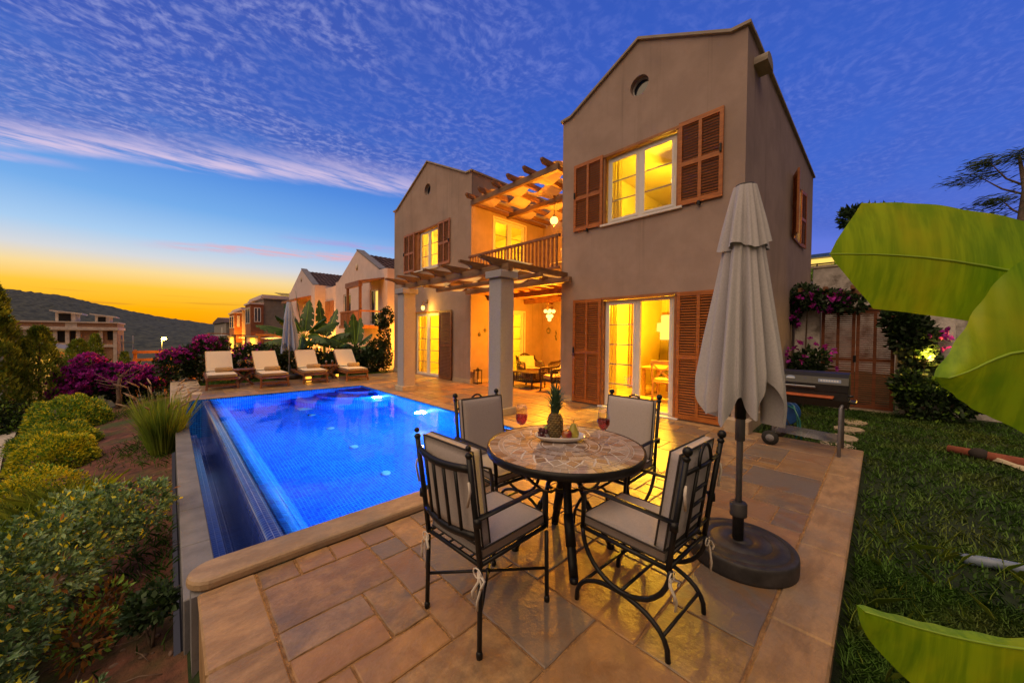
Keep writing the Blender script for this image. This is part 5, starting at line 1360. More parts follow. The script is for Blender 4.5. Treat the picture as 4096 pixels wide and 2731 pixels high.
curtain('pale sheer curtain at the left of the upper right window', 7.05, 3.95, 4.5, 3.05, 5.45, 'sheer_cloth')
curtain('tan curtain deep in the upper right bedroom', 11.9, 4.3, 4.95, 3.05, 5.3, 'curtain_cloth', w=5)
curtain('pale curtain at the left of the far upper window', 7.0, 11.55, 12.3, 3.05, 5.4, 'sheer_cloth')
curtain('pale curtain at the left of the far glazed doors', 7.0, 11.7, 12.3, .05, 2.5, 'sheer_cloth')
t = thing('staircase', 'stone staircase before a panel coloured as a shaded opening behind the dining room', 'stairs', (11.3,4.75,.03)); m = MB(); m.box(11.57,4.42,.04,11.596,4.98,2.28); o = m.build('stair_shade_panel', 'opening_shade', t)  # flat panel on the back wall, doorway shade put into its colour
m = MB()
for k in range(6): m.bbox(11.28+k*.045,4.45,.04+k*.22,11.565,4.97,.04+(k+1)*.22,.006)
m.build('steps', 'sheer_cloth', t)
t = thing('picture_frame', 'framed picture leaning inside the far glazed doors', 'picture', (8.4,10.7,.04)); rot = Matrix.Rotation(R(-12), 3, 'Y'); m = MB(); g = MB()
def fr_(a0,a1,b0,b1,mm,off=0): mm.add([tuple(V((8.4+off,0,0))+rot@V((d,a,b))+V((0,10.55,.04))) for d in (0,.03) for a,b in ((a0,b0),(a1,b0),(a1,b1),(a0,b1))], [(0,3,2,1),(4,5,6,7),(0,1,5,4),(1,2,6,5),(2,3,7,6),(3,0,4,7)])
fr_(-.4,-.3,0,1.3,m); fr_(.3,.4,0,1.3,m); fr_(-.3,.3,0,.1,m); fr_(-.3,.3,1.2,1.3,m); m.build('frame', 'teak', t); fr_(-.3,.3,.1,1.2,g,.012); g.build('picture', 'cream_cloth', t)
# ------------------------------------------------------------------ garden on the left
def pos(x, y, dz=0): return (x, y, gz(x, y)+dz)
def bush(name, label, cat, x, y, blobs, n, size, leafm, group=None, stems=3, asp=.5, up=.4, jit=.55, flowers=None, r=.018, shell=.5, extra=None, eshell=.75, cluster=0):
    b = pos(x, y, -.03); t = thing(name, label, cat, b, group)
    B = [(x+a, y+c, b[2]+d, e, f, g) for a, c, d, e, f, g in blobs]
    foliage('foliage', B, n, size, leafm, t, asp, jit, up, shell, floor=b[2]+.02, cluster=cluster)
    if extra:
        for nm, cnt, sz, mm in extra: foliage(nm, B, cnt, sz, mm, t, asp, jit, up, eshell, floor=b[2]+.05)
    if flowers:
        n2, sz, fb = flowers; FB = [(x+a, y+c, b[2]+d, e, f, g) for a, c, d, e, f, g in fb]
        stuff(foliage('flowers', FB, n2, sz, 'flower_magenta', t, .8, .9, .3, .72, floor=b[2]+.05, cluster=6))
    trunk('stem', b, [(q[0]+random.uniform(-.3,.3)*q[3], q[1]+random.uniform(-.3,.3)*q[4], q[2]+q[5]*.3) for q in random.sample(B, min(stems, len(B)))], r, 'bark', t)
    return t
G1 = 'clipped mounds along the garden path'
bush('shrub', 'broad dark green mounded shrub farthest along the garden path', 'shrub', -1.75, 13.3, [(0,0,.10,.66,.85,.66),(.30,-.3,.05,.42,.5,.5)], 11000, .060, 'leaf_mid', G1, shell=.80, jit=.45, eshell=.93, extra=[('new_growth', 4200, .055, 'leaf_yellow')])
bush('shrub', 'low dark green shrub between two taller mounds by the path', 'shrub', -1.58, 11.0, [(0,0,.02,.56,.55,.50),(.2,-.1,.0,.36,.4,.40)], 9000, .050, 'leaf_mid', G1, shell=.80, jit=.45, eshell=.93, extra=[('new_growth', 4000, .05, 'leaf_yellow')])
bush('shrub', 'golden tipped rounded shrub in the middle of the row by the path', 'shrub', -1.36, 9.3, [(0,0,.02,.48,.5,.54),(.15,-.1,.0,.32,.3,.42)], 8000, .046, 'leaf_mid', G1, shell=.80, jit=.45, eshell=.92, extra=[('new_growth', 8500, .05, 'leaf_yellow')])
bush('shrub', 'bright yellow green shrub next to the long pale grass', 'shrub', -1.16, 7.2, [(0,0,.05,.38,.42,.50),(-.25,.1,.02,.3,.34,.40)], 8000, .040, 'leaf_yellow', G1, shell=.80, jit=.45, eshell=.9, extra=[('new_growth', 2600, .045, 'leaf_mid')])
bush('shrub', 'large grey green leafy shrub spreading towards the pool kerb', 'shrub', -.55, 4.0, [(.32,.66,.56,.25,.28,.22),(.05,.45,.52,.35,.36,.33),(-.2,0,.46,.40,.45,.38),(-.32,-.5,.38,.36,.45,.34),(-.38,-.95,.32,.33,.4,.30),(-.6,.2,.4,.35,.45,.34)], 23400, .042, 'leaf_grey', None, 5, .42, .35, eshell=.88, cluster=9, extra=[('yellow_leaves', 1500, .040, 'leaf_yellow'),('rusty_leaves', 160, .05, 'leaf_rust')], shell=.62, jit=.75)
bush('shrub', 'leafy grey green shrub at the bottom left corner of the garden', 'shrub', -.50, 2.45, [(0,0,.12,.26,.34,.22),(-.22,.32,.18,.25,.30,.24),(.13,.36,.12,.13,.16,.13),(-.05,-.45,.05,.2,.3,.2)], 9900, .037, 'leaf_grey', None, 4, .42, .35, eshell=.88, cluster=9, jit=.75, extra=[('yellow_leaves', 1700, .038, 'leaf_yellow')], shell=.5)
bush('shrub', 'small round leaved shrub against the gutter kerb', 'shrub', -.10, 3.22, [(.0,0,.30,.10,.12,.12),(.05,-.10,.34,.07,.09,.07),(-.06,.10,.22,.08,.1,.1)], 800, .045, 'leaf_dark', None, 3, .6, .5, r=.010)
bush('shrub', 'thin twiggy plant with orange leaves in the bare soil', 'shrub', -.40, 3.45, [(0,0,.2,.13,.18,.16),(.08,.22,.24,.10,.12,.14)], 300, .05, 'leaf_rust', None, 5, .42, .3, r=.008, extra=[('green_leaves', 260, .05, 'leaf_mid')])
bush('bougainvillea', 'wide purple flowering bougainvillea bush with a bare pale trunk', 'bush', -1.15, 16.6, [(0,0,.9,.85,.7,.45),(-.75,-.1,.9,.6,.6,.42),(.75,.1,.85,.65,.6,.42),(-.6,.1,1.30,.38,.45,.36),(-.9,-.3,.55,.5,.5,.40),(.9,-.2,.5,.5,.45,.42),(.1,0,.5,.5,.5,.35)], 6500, .095, 'leaf_dark', None, 4, .6, .3,
     flowers=(8500, .08, [(0,-.15,.95,.8,.65,.42),(-.75,-.25,.95,.6,.55,.38),(.62,-.05,.88,.55,.5,.38),(-.62,-.05,1.38,.34,.40,.32),(-.95,-.45,.6,.42,.42,.34),(-1.0,-.1,1.05,.42,.42,.26)]), r=.07)
t = thing('bare_shrub', 'leafless pale trunk with spreading twigs in front of the bougainvillea', 'tree', pos(-1.1, 15.2))
b = V(pos(-1.1, 15.2)); m = MB(); m.tube([b-V((0,0,.05)), b+V((.02,0,.3)), b+V((0,.02,.62)), b+V((.05,0,.95))], [.075,.055,.05,.03], 8); m.build('trunk', 'twig', t)
m = MB()
for k in range(11):
    a = k*2.4; L = random.uniform(.35,.75); s_ = b+V((0,0,random.uniform(.5,.95))); e = V((math.cos(a)*L, math.sin(a)*L*.5, random.uniform(.05,.4))); m.tube([s_, s_+e*.5+V((0,0,-.03)), s_+e], [.016,.010,.004], 5)
m.build('twigs', 'twig', t)
def conifer(label, x, y, h, r, n, sz, matn='conifer_green', base=0, group='conifers at the left edge of the garden'):
    b = pos(x, y, base); t = thing('conifer', label, 'tree', b, group)
    u = rng.random(n)**.75; q = rng.uniform(0, 2*math.pi, n); R_ = r*(1-u)**.6*(1+.22*np.sin(q*5+u*23))*rng.uniform(.55,1.02,n)**.6 + .03
    P = np.stack([b[0]+R_*np.cos(q), b[1]+R_*np.sin(q), b[2]+.08*h+u*h*.92], 1); N = np.stack([np.cos(q)*.55, np.sin(q)*.55, np.full(n, 1.0)], 1)
    vs, fs = leaf_arrays(P, unit(N), sz*(.7+.6*rng.random(n)), .3, 0, .35); quick('crown', vs, fs, matn, t)
    MB().tube([V(b)-V((0,0,.1)), V(b)+V((0,0,h*.5)), V(b)+V((0,0,h*.95))], [r*.1,r*.06,.01], 8).build('trunk', 'bark', t)
    return t
conifer('tall bushy conifer at the left edge, the largest of the conifers', -3.5, 15.8, 4.1, .85, 15000, .14)
conifer('dark narrow conifer just right of the tallest conifer', -2.62, 16.1, 2.6, .52, 3800, .13)
conifer('small olive conifer behind the pink top of the bougainvillea', -3.05, 25.5, 3.0, .75, 3000, .16)
conifer('slim golden conifer before the unfinished brick building', -2.75, 27.5, 3.4, .45, 2000, .15)
conifer('tiny dark conifer right of the golden one, below the brick building', -1.75, 27.5, 2.3, .32, 1100, .14)
bush('shrub', 'dark sprawling shrub under the tallest conifer', 'shrub', -3.35, 15.0, [(0,0,.3,.9,.9,.65),(.75,-.3,.1,.6,.6,.5)], 6000, .085, 'leaf_dark', extra=[('new_growth', 1500, .08, 'leaf_mid')])
# feather grass
t = thing('feather_grass', 'clump of tall feather grass with pale plumes beside the kerb', 'grass', pos(-.10, 8.3)); n = 1700
q = rng.uniform(0, 2*math.pi, n); rr = .16*np.sqrt(rng.random(n)); b = np.stack([-.10+rr*np.cos(q), 8.3+rr*1.6*np.sin(q), np.full(n, gz(-.1,8.3))], 1)
L = rng.uniform(.55, 1.08, n); ln = rng.uniform(.02, .42, n)*(.35+rr*3.5); d = np.stack([np.cos(q)*ln, np.sin(q)*ln, np.ones(n)], 1); d = unit(d); pd = unit(np.cross(d, rng.normal(0,1,(n,3)))); w_ = .0045
mid = b+d*L[:,None]*.55; tip = b+d*L[:,None]+np.stack([np.cos(q)*ln*.35, np.sin(q)*ln*.35, -ln*.2], 1)*L[:,None]
vs = np.stack([b-pd*w_, b+pd*w_, mid+pd*w_*.9, tip, mid-pd*w_*.9], 1).reshape(-1,3); quick('blades', vs, np.arange(5*n).reshape(-1,5), 'grass_long', t)
m = MB()
for k in range(20):
    a = random.uniform(0,6.28); l = random.uniform(.75,1.15); e = V((math.cos(a)*random.uniform(.05,.38), math.sin(a)*random.uniform(.1,.4), l)); s_ = V((-.10+.1*math.cos(a),8.3+.12*math.sin(a),gz(-.1,8.3))); p = s_+e
    m.tube([s_, s_+e*.6+V((0,0,.05)), p], .002, 4); dd = V((e.x*.8,e.y*.8,.12)).normalized(); m.tube([p-dd*.02, p+dd*.05, p+dd*.11, p+dd*.17], [.006,.014,.011,.002], 6)
m.build('plumes', 'feather_head', t)
# long grass among the shrubs
def blades(name, x0, x1, y0, y1, n, h0, h1, matn, w0=.004, lean=.5, keep=None, base=gz, kind=True, clump=0):
    x = rng.uniform(x0, x1, n); y = rng.uniform(y0, y1, n)
    if clump:
        cx = rng.uniform(x0, x1, clump); cy = rng.uniform(y0, y1, clump); k = rng.integers(0, clump, n); x = cx[k]+rng.normal(0,.05,n); y = cy[k]+rng.normal(0,.05,n)
    if keep is not None: ok = keep(x, y); x = x[ok]; y = y[ok]
    n = len(x); z = np.array([base(a, b) for a, b in zip(x, y)])-.004
    h = rng.uniform(h0, h1, n); q = rng.uniform(0, 2*math.pi, n); ln = rng.uniform(0, lean, n); b = np.stack([x,y,z],1)
    d = np.stack([np.cos(q)*ln, np.sin(q)*ln, np.ones(n)],1); p = np.stack([-np.sin(q), np.cos(q), np.zeros(n)],1)*w0*rng.uniform(.6,1.4,(n,1))
    mid = b+d*h[:,None]*.55; tip = b+np.stack([np.cos(q)*ln*1.7, np.sin(q)*ln*1.7, np.full(n,.95)],1)*h[:,None]
    vs = np.stack([b-p, b+p, mid+p*.8, tip, mid-p*.8],1).reshape(-1,3); o = quick(name, vs, np.arange(5*n).reshape(-1,5), matn)
    if kind: stuff(o)
    return o
o = blades('long_grass', -1.35, -.68, 5.4, 6.5, 1500, .25, .50, 'grass_long', .004, .6); o['label'] = 'long yellow green grass between the yellow shrub and the grey shrub'; o['category'] = 'grass'
o = blades('grass', -2.6, .0, 1.6, 14.5, 26000, .03, .10, 'grass_blade', .004, .9, keep=lambda x, y: (np.sin(x*2.3+1)+np.cos(y*1.4)+rng.normal(0,.5,len(x)) + .09*(y-6) > .75)); o['label'] = 'sparse weeds over the bare soil beside the pool'; o['category'] = 'grass'
def lawn_ok(x, y): return ~((x > .05) & (x < 6.7) & (y > .10)) & ~((x > 6.3) & (y > 1.45)) & (y > -6)
o = blades('grass', .9, 3.6, -2.2, .125, 42000, .025, .075, 'grass_blade', .0028, .9, keep=lawn_ok); o['label'] = 'dark lawn grass close beside the terrace edge'; o['category'] = 'grass'
o = blades('grass', 3.5, 11.2, -5.5, 1.45, 52000, .03, .08, 'grass_blade', .0045, .9, keep=lawn_ok); o['label'] = 'dark lawn grass between the terrace corner and the garden wall'; o['category'] = 'grass'
o = blades('grass', 1.5, 4.6, -.9, .10, 260, .05, .17, 'grass_long', .0015, .9, keep=lawn_ok, clump=60); o['label'] = 'tufts of longer grass along the terrace edge'; o['category'] = 'grass'
o = blades('grass', .65, 6.4, 13.1, 15.2, 12000, .03, .09, 'grass_blade', .006, .8); o['label'] = 'strip of grass behind the sun loungers'; o['category'] = 'grass'
# pebbles and twigs on the soil
m = MB()
for k in range(420):
    x = random.uniform(-1.6,.0); y = random.uniform(1.5,7.5); r_ = random.uniform(.006,.03)**1.0; m.ball((x,y,gz(x,y)+r_*.2), r_*random.uniform(.4,1), 5, sx=random.uniform(.7,1.6), sy=random.uniform(.7,1.4), sz=.6)
o = stuff(m.build('pebbles', 'pebble')); o['label'] = 'scattered pebbles and clods on the bare soil'; o['category'] = 'pebbles'
m = MB()
for k in range(240):
    x = random.uniform(-1.3,.0); y = random.uniform(1.6,5.5); a = random.uniform(0,3.14); l = random.uniform(.04,.22); z = gz(x,y)+.012; m.tube([(x,y,z),(x+math.cos(a)*l*.5,y+math.sin(a)*l*.5,z+random.uniform(0,.03)),(x+math.cos(a)*l,y+math.sin(a)*l,z+random.uniform(-.01,.05))], .0028, 4)
o = stuff(m.build('dry_twigs', 'twig')); o['label'] = 'dry twigs lying on the soil'; o['category'] = 'twigs'
# pale path at the far left
m = MB(); pth = [(-1.5,4.4),(-1.45,7.0),(-1.72,9.3),(-2.1,11.5),(-2.5,14.5)]
for i in range(len(pth)-1):
    for k in range(8):
        f0, f1 = k/8, (k+1)/8; a = [pth[i][j]+(pth[i+1][j]-pth[i][j])*f0 for j in (0,1)]; c = [pth[i][j]+(pth[i+1][j]-pth[i][j])*f1 for j in (0,1)]
        m.add([(a[0]-.2,a[1],gz(a[0]-.2,a[1])+.03),(c[0]-.2,c[1],gz(c[0]-.2,c[1])+.03),(c[0]-2.2,c[1],gz(c[0]-2.2,c[1])+.03),(a[0]-2.2,a[1],gz(a[0]-2.2,a[1])+.03)], [(0,1,2,3)])
struct(m.build('path', 'path_stone'))
m = MB()
for i in range(6):
    for j in range(2):
        x = .14+j*.29+random.uniform(-.03,.03); y = 11.2+i*.66+(j*.3)+random.uniform(-.06,.06); w_ = random.uniform(.24,.27); hgt = random.uniform(.54,.62)
        n = 7; pts = [(x+w_/2*(1+random.uniform(-.2,.05))*math.cos(6.28*k/n)*1.15, y+hgt/2*(1+random.uniform(-.2,.05))*math.sin(6.28*k/n)*1.1) for k in range(n)]; m.prism(pts, 'z', -.3, .004+random.uniform(-.003,.003))
m.box(-.02,10.52,-.9,.58,15.2,-.012); struct(m.build('paved_path', 'paving_rough'))

# ------------------------------------------------------------------ behind the loungers
def hedge(label, x, y, blobs, n, fl, name='bougainvillea', lm='leaf_dark', size=.095):
    return bush(name, label, 'bush', x, y, blobs, n, size, lm, 'bushes along the wooden fence', 4, .6, .3, flowers=fl, r=.03)
hedge('purple topped bougainvillea on the fence behind the leftmost lounger', .75, 14.9, [(0,0,.75,.65,.45,.55),(-.6,0,.6,.5,.4,.45),(.25,.1,1.15,.45,.4,.3)], 4200, (1500, .075, [(.1,.05,1.22,.45,.4,.3),(-.6,0,.9,.45,.35,.25)]))
hedge('dark green hedge bush behind the gap between the two left loungers', 2.0, 14.9, [(0,0,.65,.65,.45,.6),(.5,0,.8,.45,.4,.45)], 3800, (260, .07, [(0,0,1.0,.6,.4,.3)]))
hedge('dark bush at the foot of the left banana plant', 3.35, 14.95, [(0,0,.6,.55,.45,.6),(.5,.1,.55,.45,.4,.55)], 3600, None, 'shrub')
hedge('dark leafy bush behind the rightmost lounger', 4.8, 14.7, [(0,0,.55,.6,.45,.55),(.5,0,.6,.5,.4,.6)], 3800, None, 'shrub')
hedge('dense dark bush between the banana plants and the villa', 5.95, 14.6, [(0,0,.5,.5,.5,.5),(.3,.2,.9,.4,.4,.5)], 3600, None, 'shrub')
b = bush('climber', 'dark climbing plant on the far corner of the villa', 'plant', 6.35, 14.1, [(0,0,.8,.25,.25,.7),(-.05,0,1.6,.22,.25,.6),(-.25,0,2.2,.25,.2,.25),(.05,.0,2.35,.25,.25,.4)], 2600, .085, 'leaf_dark', None, 4, .7, .2)
t = thing('wooden_fence', 'low orange wooden rail fence behind the loungers and bushes', 'fence', (2.5,15.5,0))
for z in (.02,.28,.56): MB().bbox(.35,15.44,z,6.2,15.48,z+.13,.006).build('rail', 'fence_wood', t)
for k in range(6): MB().bbox(.40+k*1.12,15.48,-.4,.50+k*1.12,15.56,.74,.008).build('post', 'fence_wood', t)
t = thing('wooden_fence', 'orange lit wooden rail fence beyond the purple bougainvillea', 'fence', (-.2,18.6,0))
for z in (.25,.52,.80): MB().bbox(-1.0,18.56,z-.1,.75,18.62,z,.006).build('rail', 'fence_wood', t)
for k in range(3): MB().bbox(-.98+k*.78,18.63,-1.0,-.88+k*.78,18.71,.84,.008).build('post', 'fence_wood', t)
def banana(label, x, y, h, leaves, group='banana plants behind the loungers'):
    b = V(pos(x, y)); t = thing('banana_plant', label, 'plant', tuple(b), group)
    m = MB(); m.tube([b-V((0,0,.1)), b+V((.02,0,h*.5)), b+V((0,.0,h))], [.085,.07,.045], 10); m.build('trunk', 'banana_rib', t)
    for az, el, L, wd, droop in leaves:
        a = R(az); e = V((math.cos(a), math.sin(a), 0)); sd_ = V((-math.sin(a), math.cos(a), 0)); s_ = b+V((0,0,h-.08)); m = MB(); nu, nv = 30, 7; st_ = random.random()
        def P(u, v):
            pt = s_+e*(L*u*math.cos(R(el))*(1-.15*u))+V((0,0,L*u*math.sin(R(el))-droop*L*u*u)); k = max(0, u-.16)/.84; w_ = wd*math.sin(math.pi*min(1,k)**.75)**.6 if 0 < k < 1 else 0
            s2 = 2*v-1; tear = .04*wd*math.sin(u*70+s2*3+st_*9); return tuple(pt+sd_*(s2*w_*(.62 if el < 45 else .95))+V((0,0,-abs(s2)**1.25*w_*(.95 if el < 45 else .45)+tear*abs(s2))))
        m.grid(P, nu, nv); fs, ms, sm_ = [], [], []
        for i, f in enumerate(m.f):
            col_ = i // (nv-1); row = i % (nv-1)
            if row in (0, nv-2) and (col_*7+int(st_*10)) % 5 == 0: continue
            fs.append(f); ms.append(0); sm_.append(True)
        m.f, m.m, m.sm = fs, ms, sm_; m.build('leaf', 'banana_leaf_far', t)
        m = MB(); m.tube([V(P(u,.5))+V((0,0,-.006)) for u in [i/10 for i in range(11)]], [.022-.018*i/10 for i in range(11)], 5); m.build('leaf_stalk', 'banana_rib', t)
    return t
banana('tall banana plant with long arching leaves left of the white neighbour house', 3.75, 15.6, 1.55, [(172,30,2.1,.30,.28),(150,6,2.3,.30,.36),(130,60,1.9,.32,.16),(200,45,1.8,.30,.25),(10,38,2.1,.30,.3),(-10,10,2.0,.30,.38),(60,66,1.9,.28,.1),(-60,30,1.5,.32,.6),(250,22,1.6,.32,.6),(165,80,1.9,.24,.03),(-35,55,1.7,.3,.35)])
banana('leaning banana plant just right of the tallest banana plant', 4.55, 15.9, 1.4, [(170,55,1.7,.27,.2),(40,58,2.0,.24,.12),(0,22,2.0,.28,.3),(-30,40,1.6,.28,.4),(240,30,1.5,.28,.5),(190,15,1.7,.28,.4),(100,75,1.9,.24,.03)])
banana('short banana plant with drooping leaves nearest the villa', 5.6, 15.3, 1.1, [(170,28,1.9,.28,.35),(185,6,1.8,.28,.42),(85,74,1.65,.27,.04),(125,66,1.5,.27,.1),(10,50,1.4,.27,.3),(-40,25,1.4,.28,.5),(215,35,1.5,.28,.5),(40,72,1.5,.25,.05)])

# ------------------------------------------------------------------ right side: garden wall, gate, plants
wx = 11.2
def gwall(label, y0_, y1_, z0_, z1_, x=wx, d=.28):
    t = thing('garden_wall', label, 'wall', (x,(y0_+y1_)/2,z0_)); m = MB(); m.bbox(x,y0_,z0_,x+d,y1_,z1_,.015); m.build('wall', 'garden_wall', t)
    m = MB(); m.bbox(x-.03,y0_-.02,z1_,x+d+.03,y1_+.02,z1_+.05,.012); m.build('wall_cap', 'stone_cap', t); return t
gwall('short rough plastered pillar wall left of the louvred gate', 1.02, 1.50, -.3, 2.22); gwall('rough plastered wall right of the louvred gate', -1.02, -.24, -.3, 2.26)
gwall('low stone wall at the right end of the lawn', -5.5, -1.06, -.3, .15, 11.7); gwall('shadowed plaster wall set back right of the gate', -5.5, -1.06, -.3, 2.0, 12.6)
gwall('high weathered retaining wall on the slope behind the gate', -4.0, 1.50, -.3, 3.62, 14.32)
t = thing('garden_gate', 'dark red brown louvred wooden double gate in the garden wall', 'gate', (wx,.4,-.1))
for a, b in ((-.21,.40),(.41,1.0)): shutter('gate_wood', a, b, -.08, 2.13, wx+.12, t, stiles=2).name = 'gate_leaf'
m = MB(); m.box(wx+.05,-.235,2.135,wx+.2,1.015,2.2); m.build('gate_head', 'gate_wood', t); MB().bbox(wx-.05,-.235,-.2,wx+.3,1.015,-.095,.006).build('gate_step', 'step_stone', t); MB().box(wx+.05,.39,.95,wx+.075,.44,1.10).build('handle', 'black_iron', t)
t = thing('gate_pergola', 'dark timber beams above the louvred gate', 'pergola', (wx,.6,2.5)); 
for x in (wx-.25, wx+.35): MB().bbox(x-.05,-.1,2.45,x+.05,1.52,2.56,.008).build('beam', 'rail_wood', t)
for y in (.0,.45,.9,1.35): MB().bbox(wx-.5,y-.04,2.565,wx+.6,y+.04,2.66,.008).build('rafter', 'rail_wood', t)
for x in (wx+.35,):
    for y in (-.05,1.47): MB().box(x-.045,y-.045,2.27,x+.045,y+.045,2.449).build('post', 'rail_wood', t)
G2 = 'bougainvillea round the garden gate'
bush('bougainvillea', 'bougainvillea with magenta flowers trailing over the gate beams', 'bush', 11.0, 1.30, [(0,0,2.62,.35,.35,.28),(-.1,-.45,2.5,.3,.4,.22),(0,.22,2.25,.2,.13,.3),(-.1,-.8,2.4,.25,.3,.18)], 1900, .10, 'leaf_dark', G2, 2, .65, .2, flowers=(330, .09, [(-.1,-.3,2.5,.35,.5,.28),(0,.2,2.2,.2,.13,.3)]), r=.03)
bush('bougainvillea', 'bushy bougainvillea with small pink flowers behind the barbecue', 'bush', 10.6, 1.25, [(0,0,.85,.3,.30,.45),(-.1,-.2,1.15,.25,.28,.28),(0,.15,.5,.3,.25,.4)], 1500, .10, 'leaf_dark', G2, 4, .65, .3, flowers=(130, .08, [(-.1,-.1,1.15,.4,.45,.5)]), r=.02)
bush('bougainvillea', 'dark climber with red flowers growing up the wall right of the gate', 'bush', 10.95, -.42, [(0,0,1.75,.25,.35,.42),(0,-.15,1.2,.2,.25,.4),(-.05,.15,2.05,.25,.3,.22)], 2100, .11, 'leaf_dark', G2, 3, .65, .2, flowers=(70, .09, [(0,-.45,1.65,.15,.2,.2)]), r=.02)
bush('shrub', 'dark shrub at the foot of the wall around the garden lamp', 'shrub', 10.75, -.75, [(0,0,.45,.35,.55,.4),(0,-.35,.65,.3,.4,.35),(-.05,.35,.75,.25,.25,.3)], 2300, .10, 'leaf_dark', None, 4, .6, .3, extra=[('painted_lit_leaves', 500, .09, 'leaf_mid')])  # lamplight on the shrub put into a lighter leaf colour
t = thing('garden_lamp', 'small lit garden lamp among the shrubs by the wall', 'lamp', (10.85,-.68,1.05)); MB().lathe([(.001,0),(.06,.01),(.07,.06),(.001,.07)], (10.85,-.68,1.05), 12).build('lamp_head', 'lamp_bulb', t); MB().tube([(10.85,-.68,-.15),(10.85,-.68,1.06)], .014, 6).build('lamp_post', 'black_iron', t); point('lamp_light', (10.72,-.66,1.16), 60, (1,.56,.06), .05, t)
for k, (x, y) in enumerate(((9.35,.33),(8.55,.36),(7.75,.40),(7.1,.42))):
    n = 9; pts = [(x+.26*(1+random.uniform(-.15,.1))*math.cos(6.28*i/n), y+.20*(1+random.uniform(-.15,.1))*math.sin(6.28*i/n)) for i in range(n)]
    m = MB(); m.prism(pts, 'z', -.2, -.085); o = m.build('stepping_stone', 'step_stone', fix=True)
    tag(o, ['stepping stone nearest the garden gate','second stepping stone from the gate','third stepping stone from the gate','stepping stone nearest the barbecue'][k], 'stone', 'stepping stones across the lawn')
t = thing('folded_parasol', 'folded garden sunshade with a red brown sleeve lying on the lawn', 'sunshade', (7.8,-1.2,-.1)); m = MB(); m.tube([(8.02,-.70,-.07),(7.9,-.95,-.06),(7.65,-1.5,-.06),(7.4,-2.05,-.05)], [.055,.06,.075,.07], 9); m.build('sleeve', 'rust_cloth', t)
m = MB(); m.grid(lambda u, v: (7.86-.62*u-.32*v*math.sin(math.pi*min(1,u*.8+.06)), -1.0-1.1*u-.05*v, -.105+.05*math.sin(3.1*v)+.012*math.sin(u*25)), 24, 7); m.build('cloth', 'cream_cloth', t)
m = MB(); m.ball((7.88,-.95,-.05), .095, 8, sz=.8); m.build('cap', 'cushion_dark', t)
o = MB().tube([(4.12,-.44,-.085),(4.19,-.60,-.08),(4.32,-.98,-.085),(4.45,-1.4,-.085)], .036, 14).build('pipe', 'pipe_grey'); tag(o, 'smooth grey plastic pipe lying on the lawn', 'pipe')
# banana leaves blowing in from the right, close to the camera
O_ = V((0,0,1.5))
t = thing('banana_plant', 'banana plant close at the right with huge wind blown yellow green leaves', 'plant', (1.15,-1.25,-.13))
m = MB(); m.tube([(1.15,-1.25,-.3),(1.17,-1.22,.5),(1.2,-1.18,1.15)], [.12,.10,.07], 12); m.build('trunk', 'banana_rib', t)
def sp(pts, u):
    n = len(pts)-1; k = min(int(u*n), n-1); f = u*n-k; return V(pts[k]).lerp(V(pts[k+1]), f)
def spl(pts, u):
    e = .03; return (sp(pts, max(0,u-2*e))+sp(pts, max(0,u-e))*2+sp(pts,u)*2+sp(pts,min(1,u+e))*2+sp(pts,min(1,u+2*e)))/8
def near_leaf(mid, d, up_, lo_, wfun, tipshift, bulge, name='leaf', ripple=.006):
    M_ = [O_+(V(p)-O_)*d for p in mid]; m = MB(); vd = V((.70,-.70,0))
    def P(u, v):
        s_ = 2*v-1; ue = max(0, u*(1-tipshift(s_))); c = spl(M_, ue); w_ = wfun(ue, s_); a = V(up_) if s_ >= 0 else V(lo_)
        return tuple(c + a*(abs(s_)*w_*d) + V((.72,.69,0))*(bulge*abs(s_)**1.5 + ripple*math.sin(ue*52+s_*2)*abs(s_)))
    m.grid(P, 60, 25); o = m.build(name, 'banana_leaf', t)
    m = MB(); m.tube([V(P(i/14,.5))-V((.0,.0,.0)) for i in range(15)], [.007-.005*i/14 for i in range(15)], 6); m.build('midrib', 'banana_rib', o)
near_leaf([(1.5,-1.1,1.10),(2.0,-.80,1.35),(1.95,-.50,1.60),(1.73,-.27,1.69),(1.56,-.11,1.725),(1.435,.005,1.735),(1.325,.115,1.735)], 1.12, (.06,-.06,.99), (.03,-.03,-1), lambda u, s_: (.165 if s_ > 0 else .155)*min(1,(u/.35))**.8*(1-.10*max(0,u-.7)/.3), lambda s_: (.12 if s_ > 0 else .17)*abs(s_), .035, ripple=.003)
near_leaf([(1.45,-1.1,1.0),(1.9,-.75,1.25),(1.86,-.42,1.44),(1.73,-.28,1.475),(1.665,-.215,1.44),(1.615,-.175,1.41),(1.57,-.13,1.388)], 1.03, (.05,-.05,1), (.02,-.02,-1), lambda u, s_: (.30 if s_ > 0 else .26)*(min(1,(1-u)*1.7))*min(1,(u/.3)), lambda s_: 0, .04, ripple=.003)
near_leaf([(1.35,-1.15,.95),(1.75,-.95,.85),(1.9,-.52,.66),(1.73,-.30,.625),(1.6,-.17,.655),(1.5,-.075,.69),(1.395,.025,.735)], 1.10, (.02,-.02,.2), (-.10,.05,-1), lambda u, s_: (.05 if s_ > 0 else .24)*(min(1,(1-u)*2.6)**.6)*min(1,(u/.3)), lambda s_: 0, .03, ripple=.004)

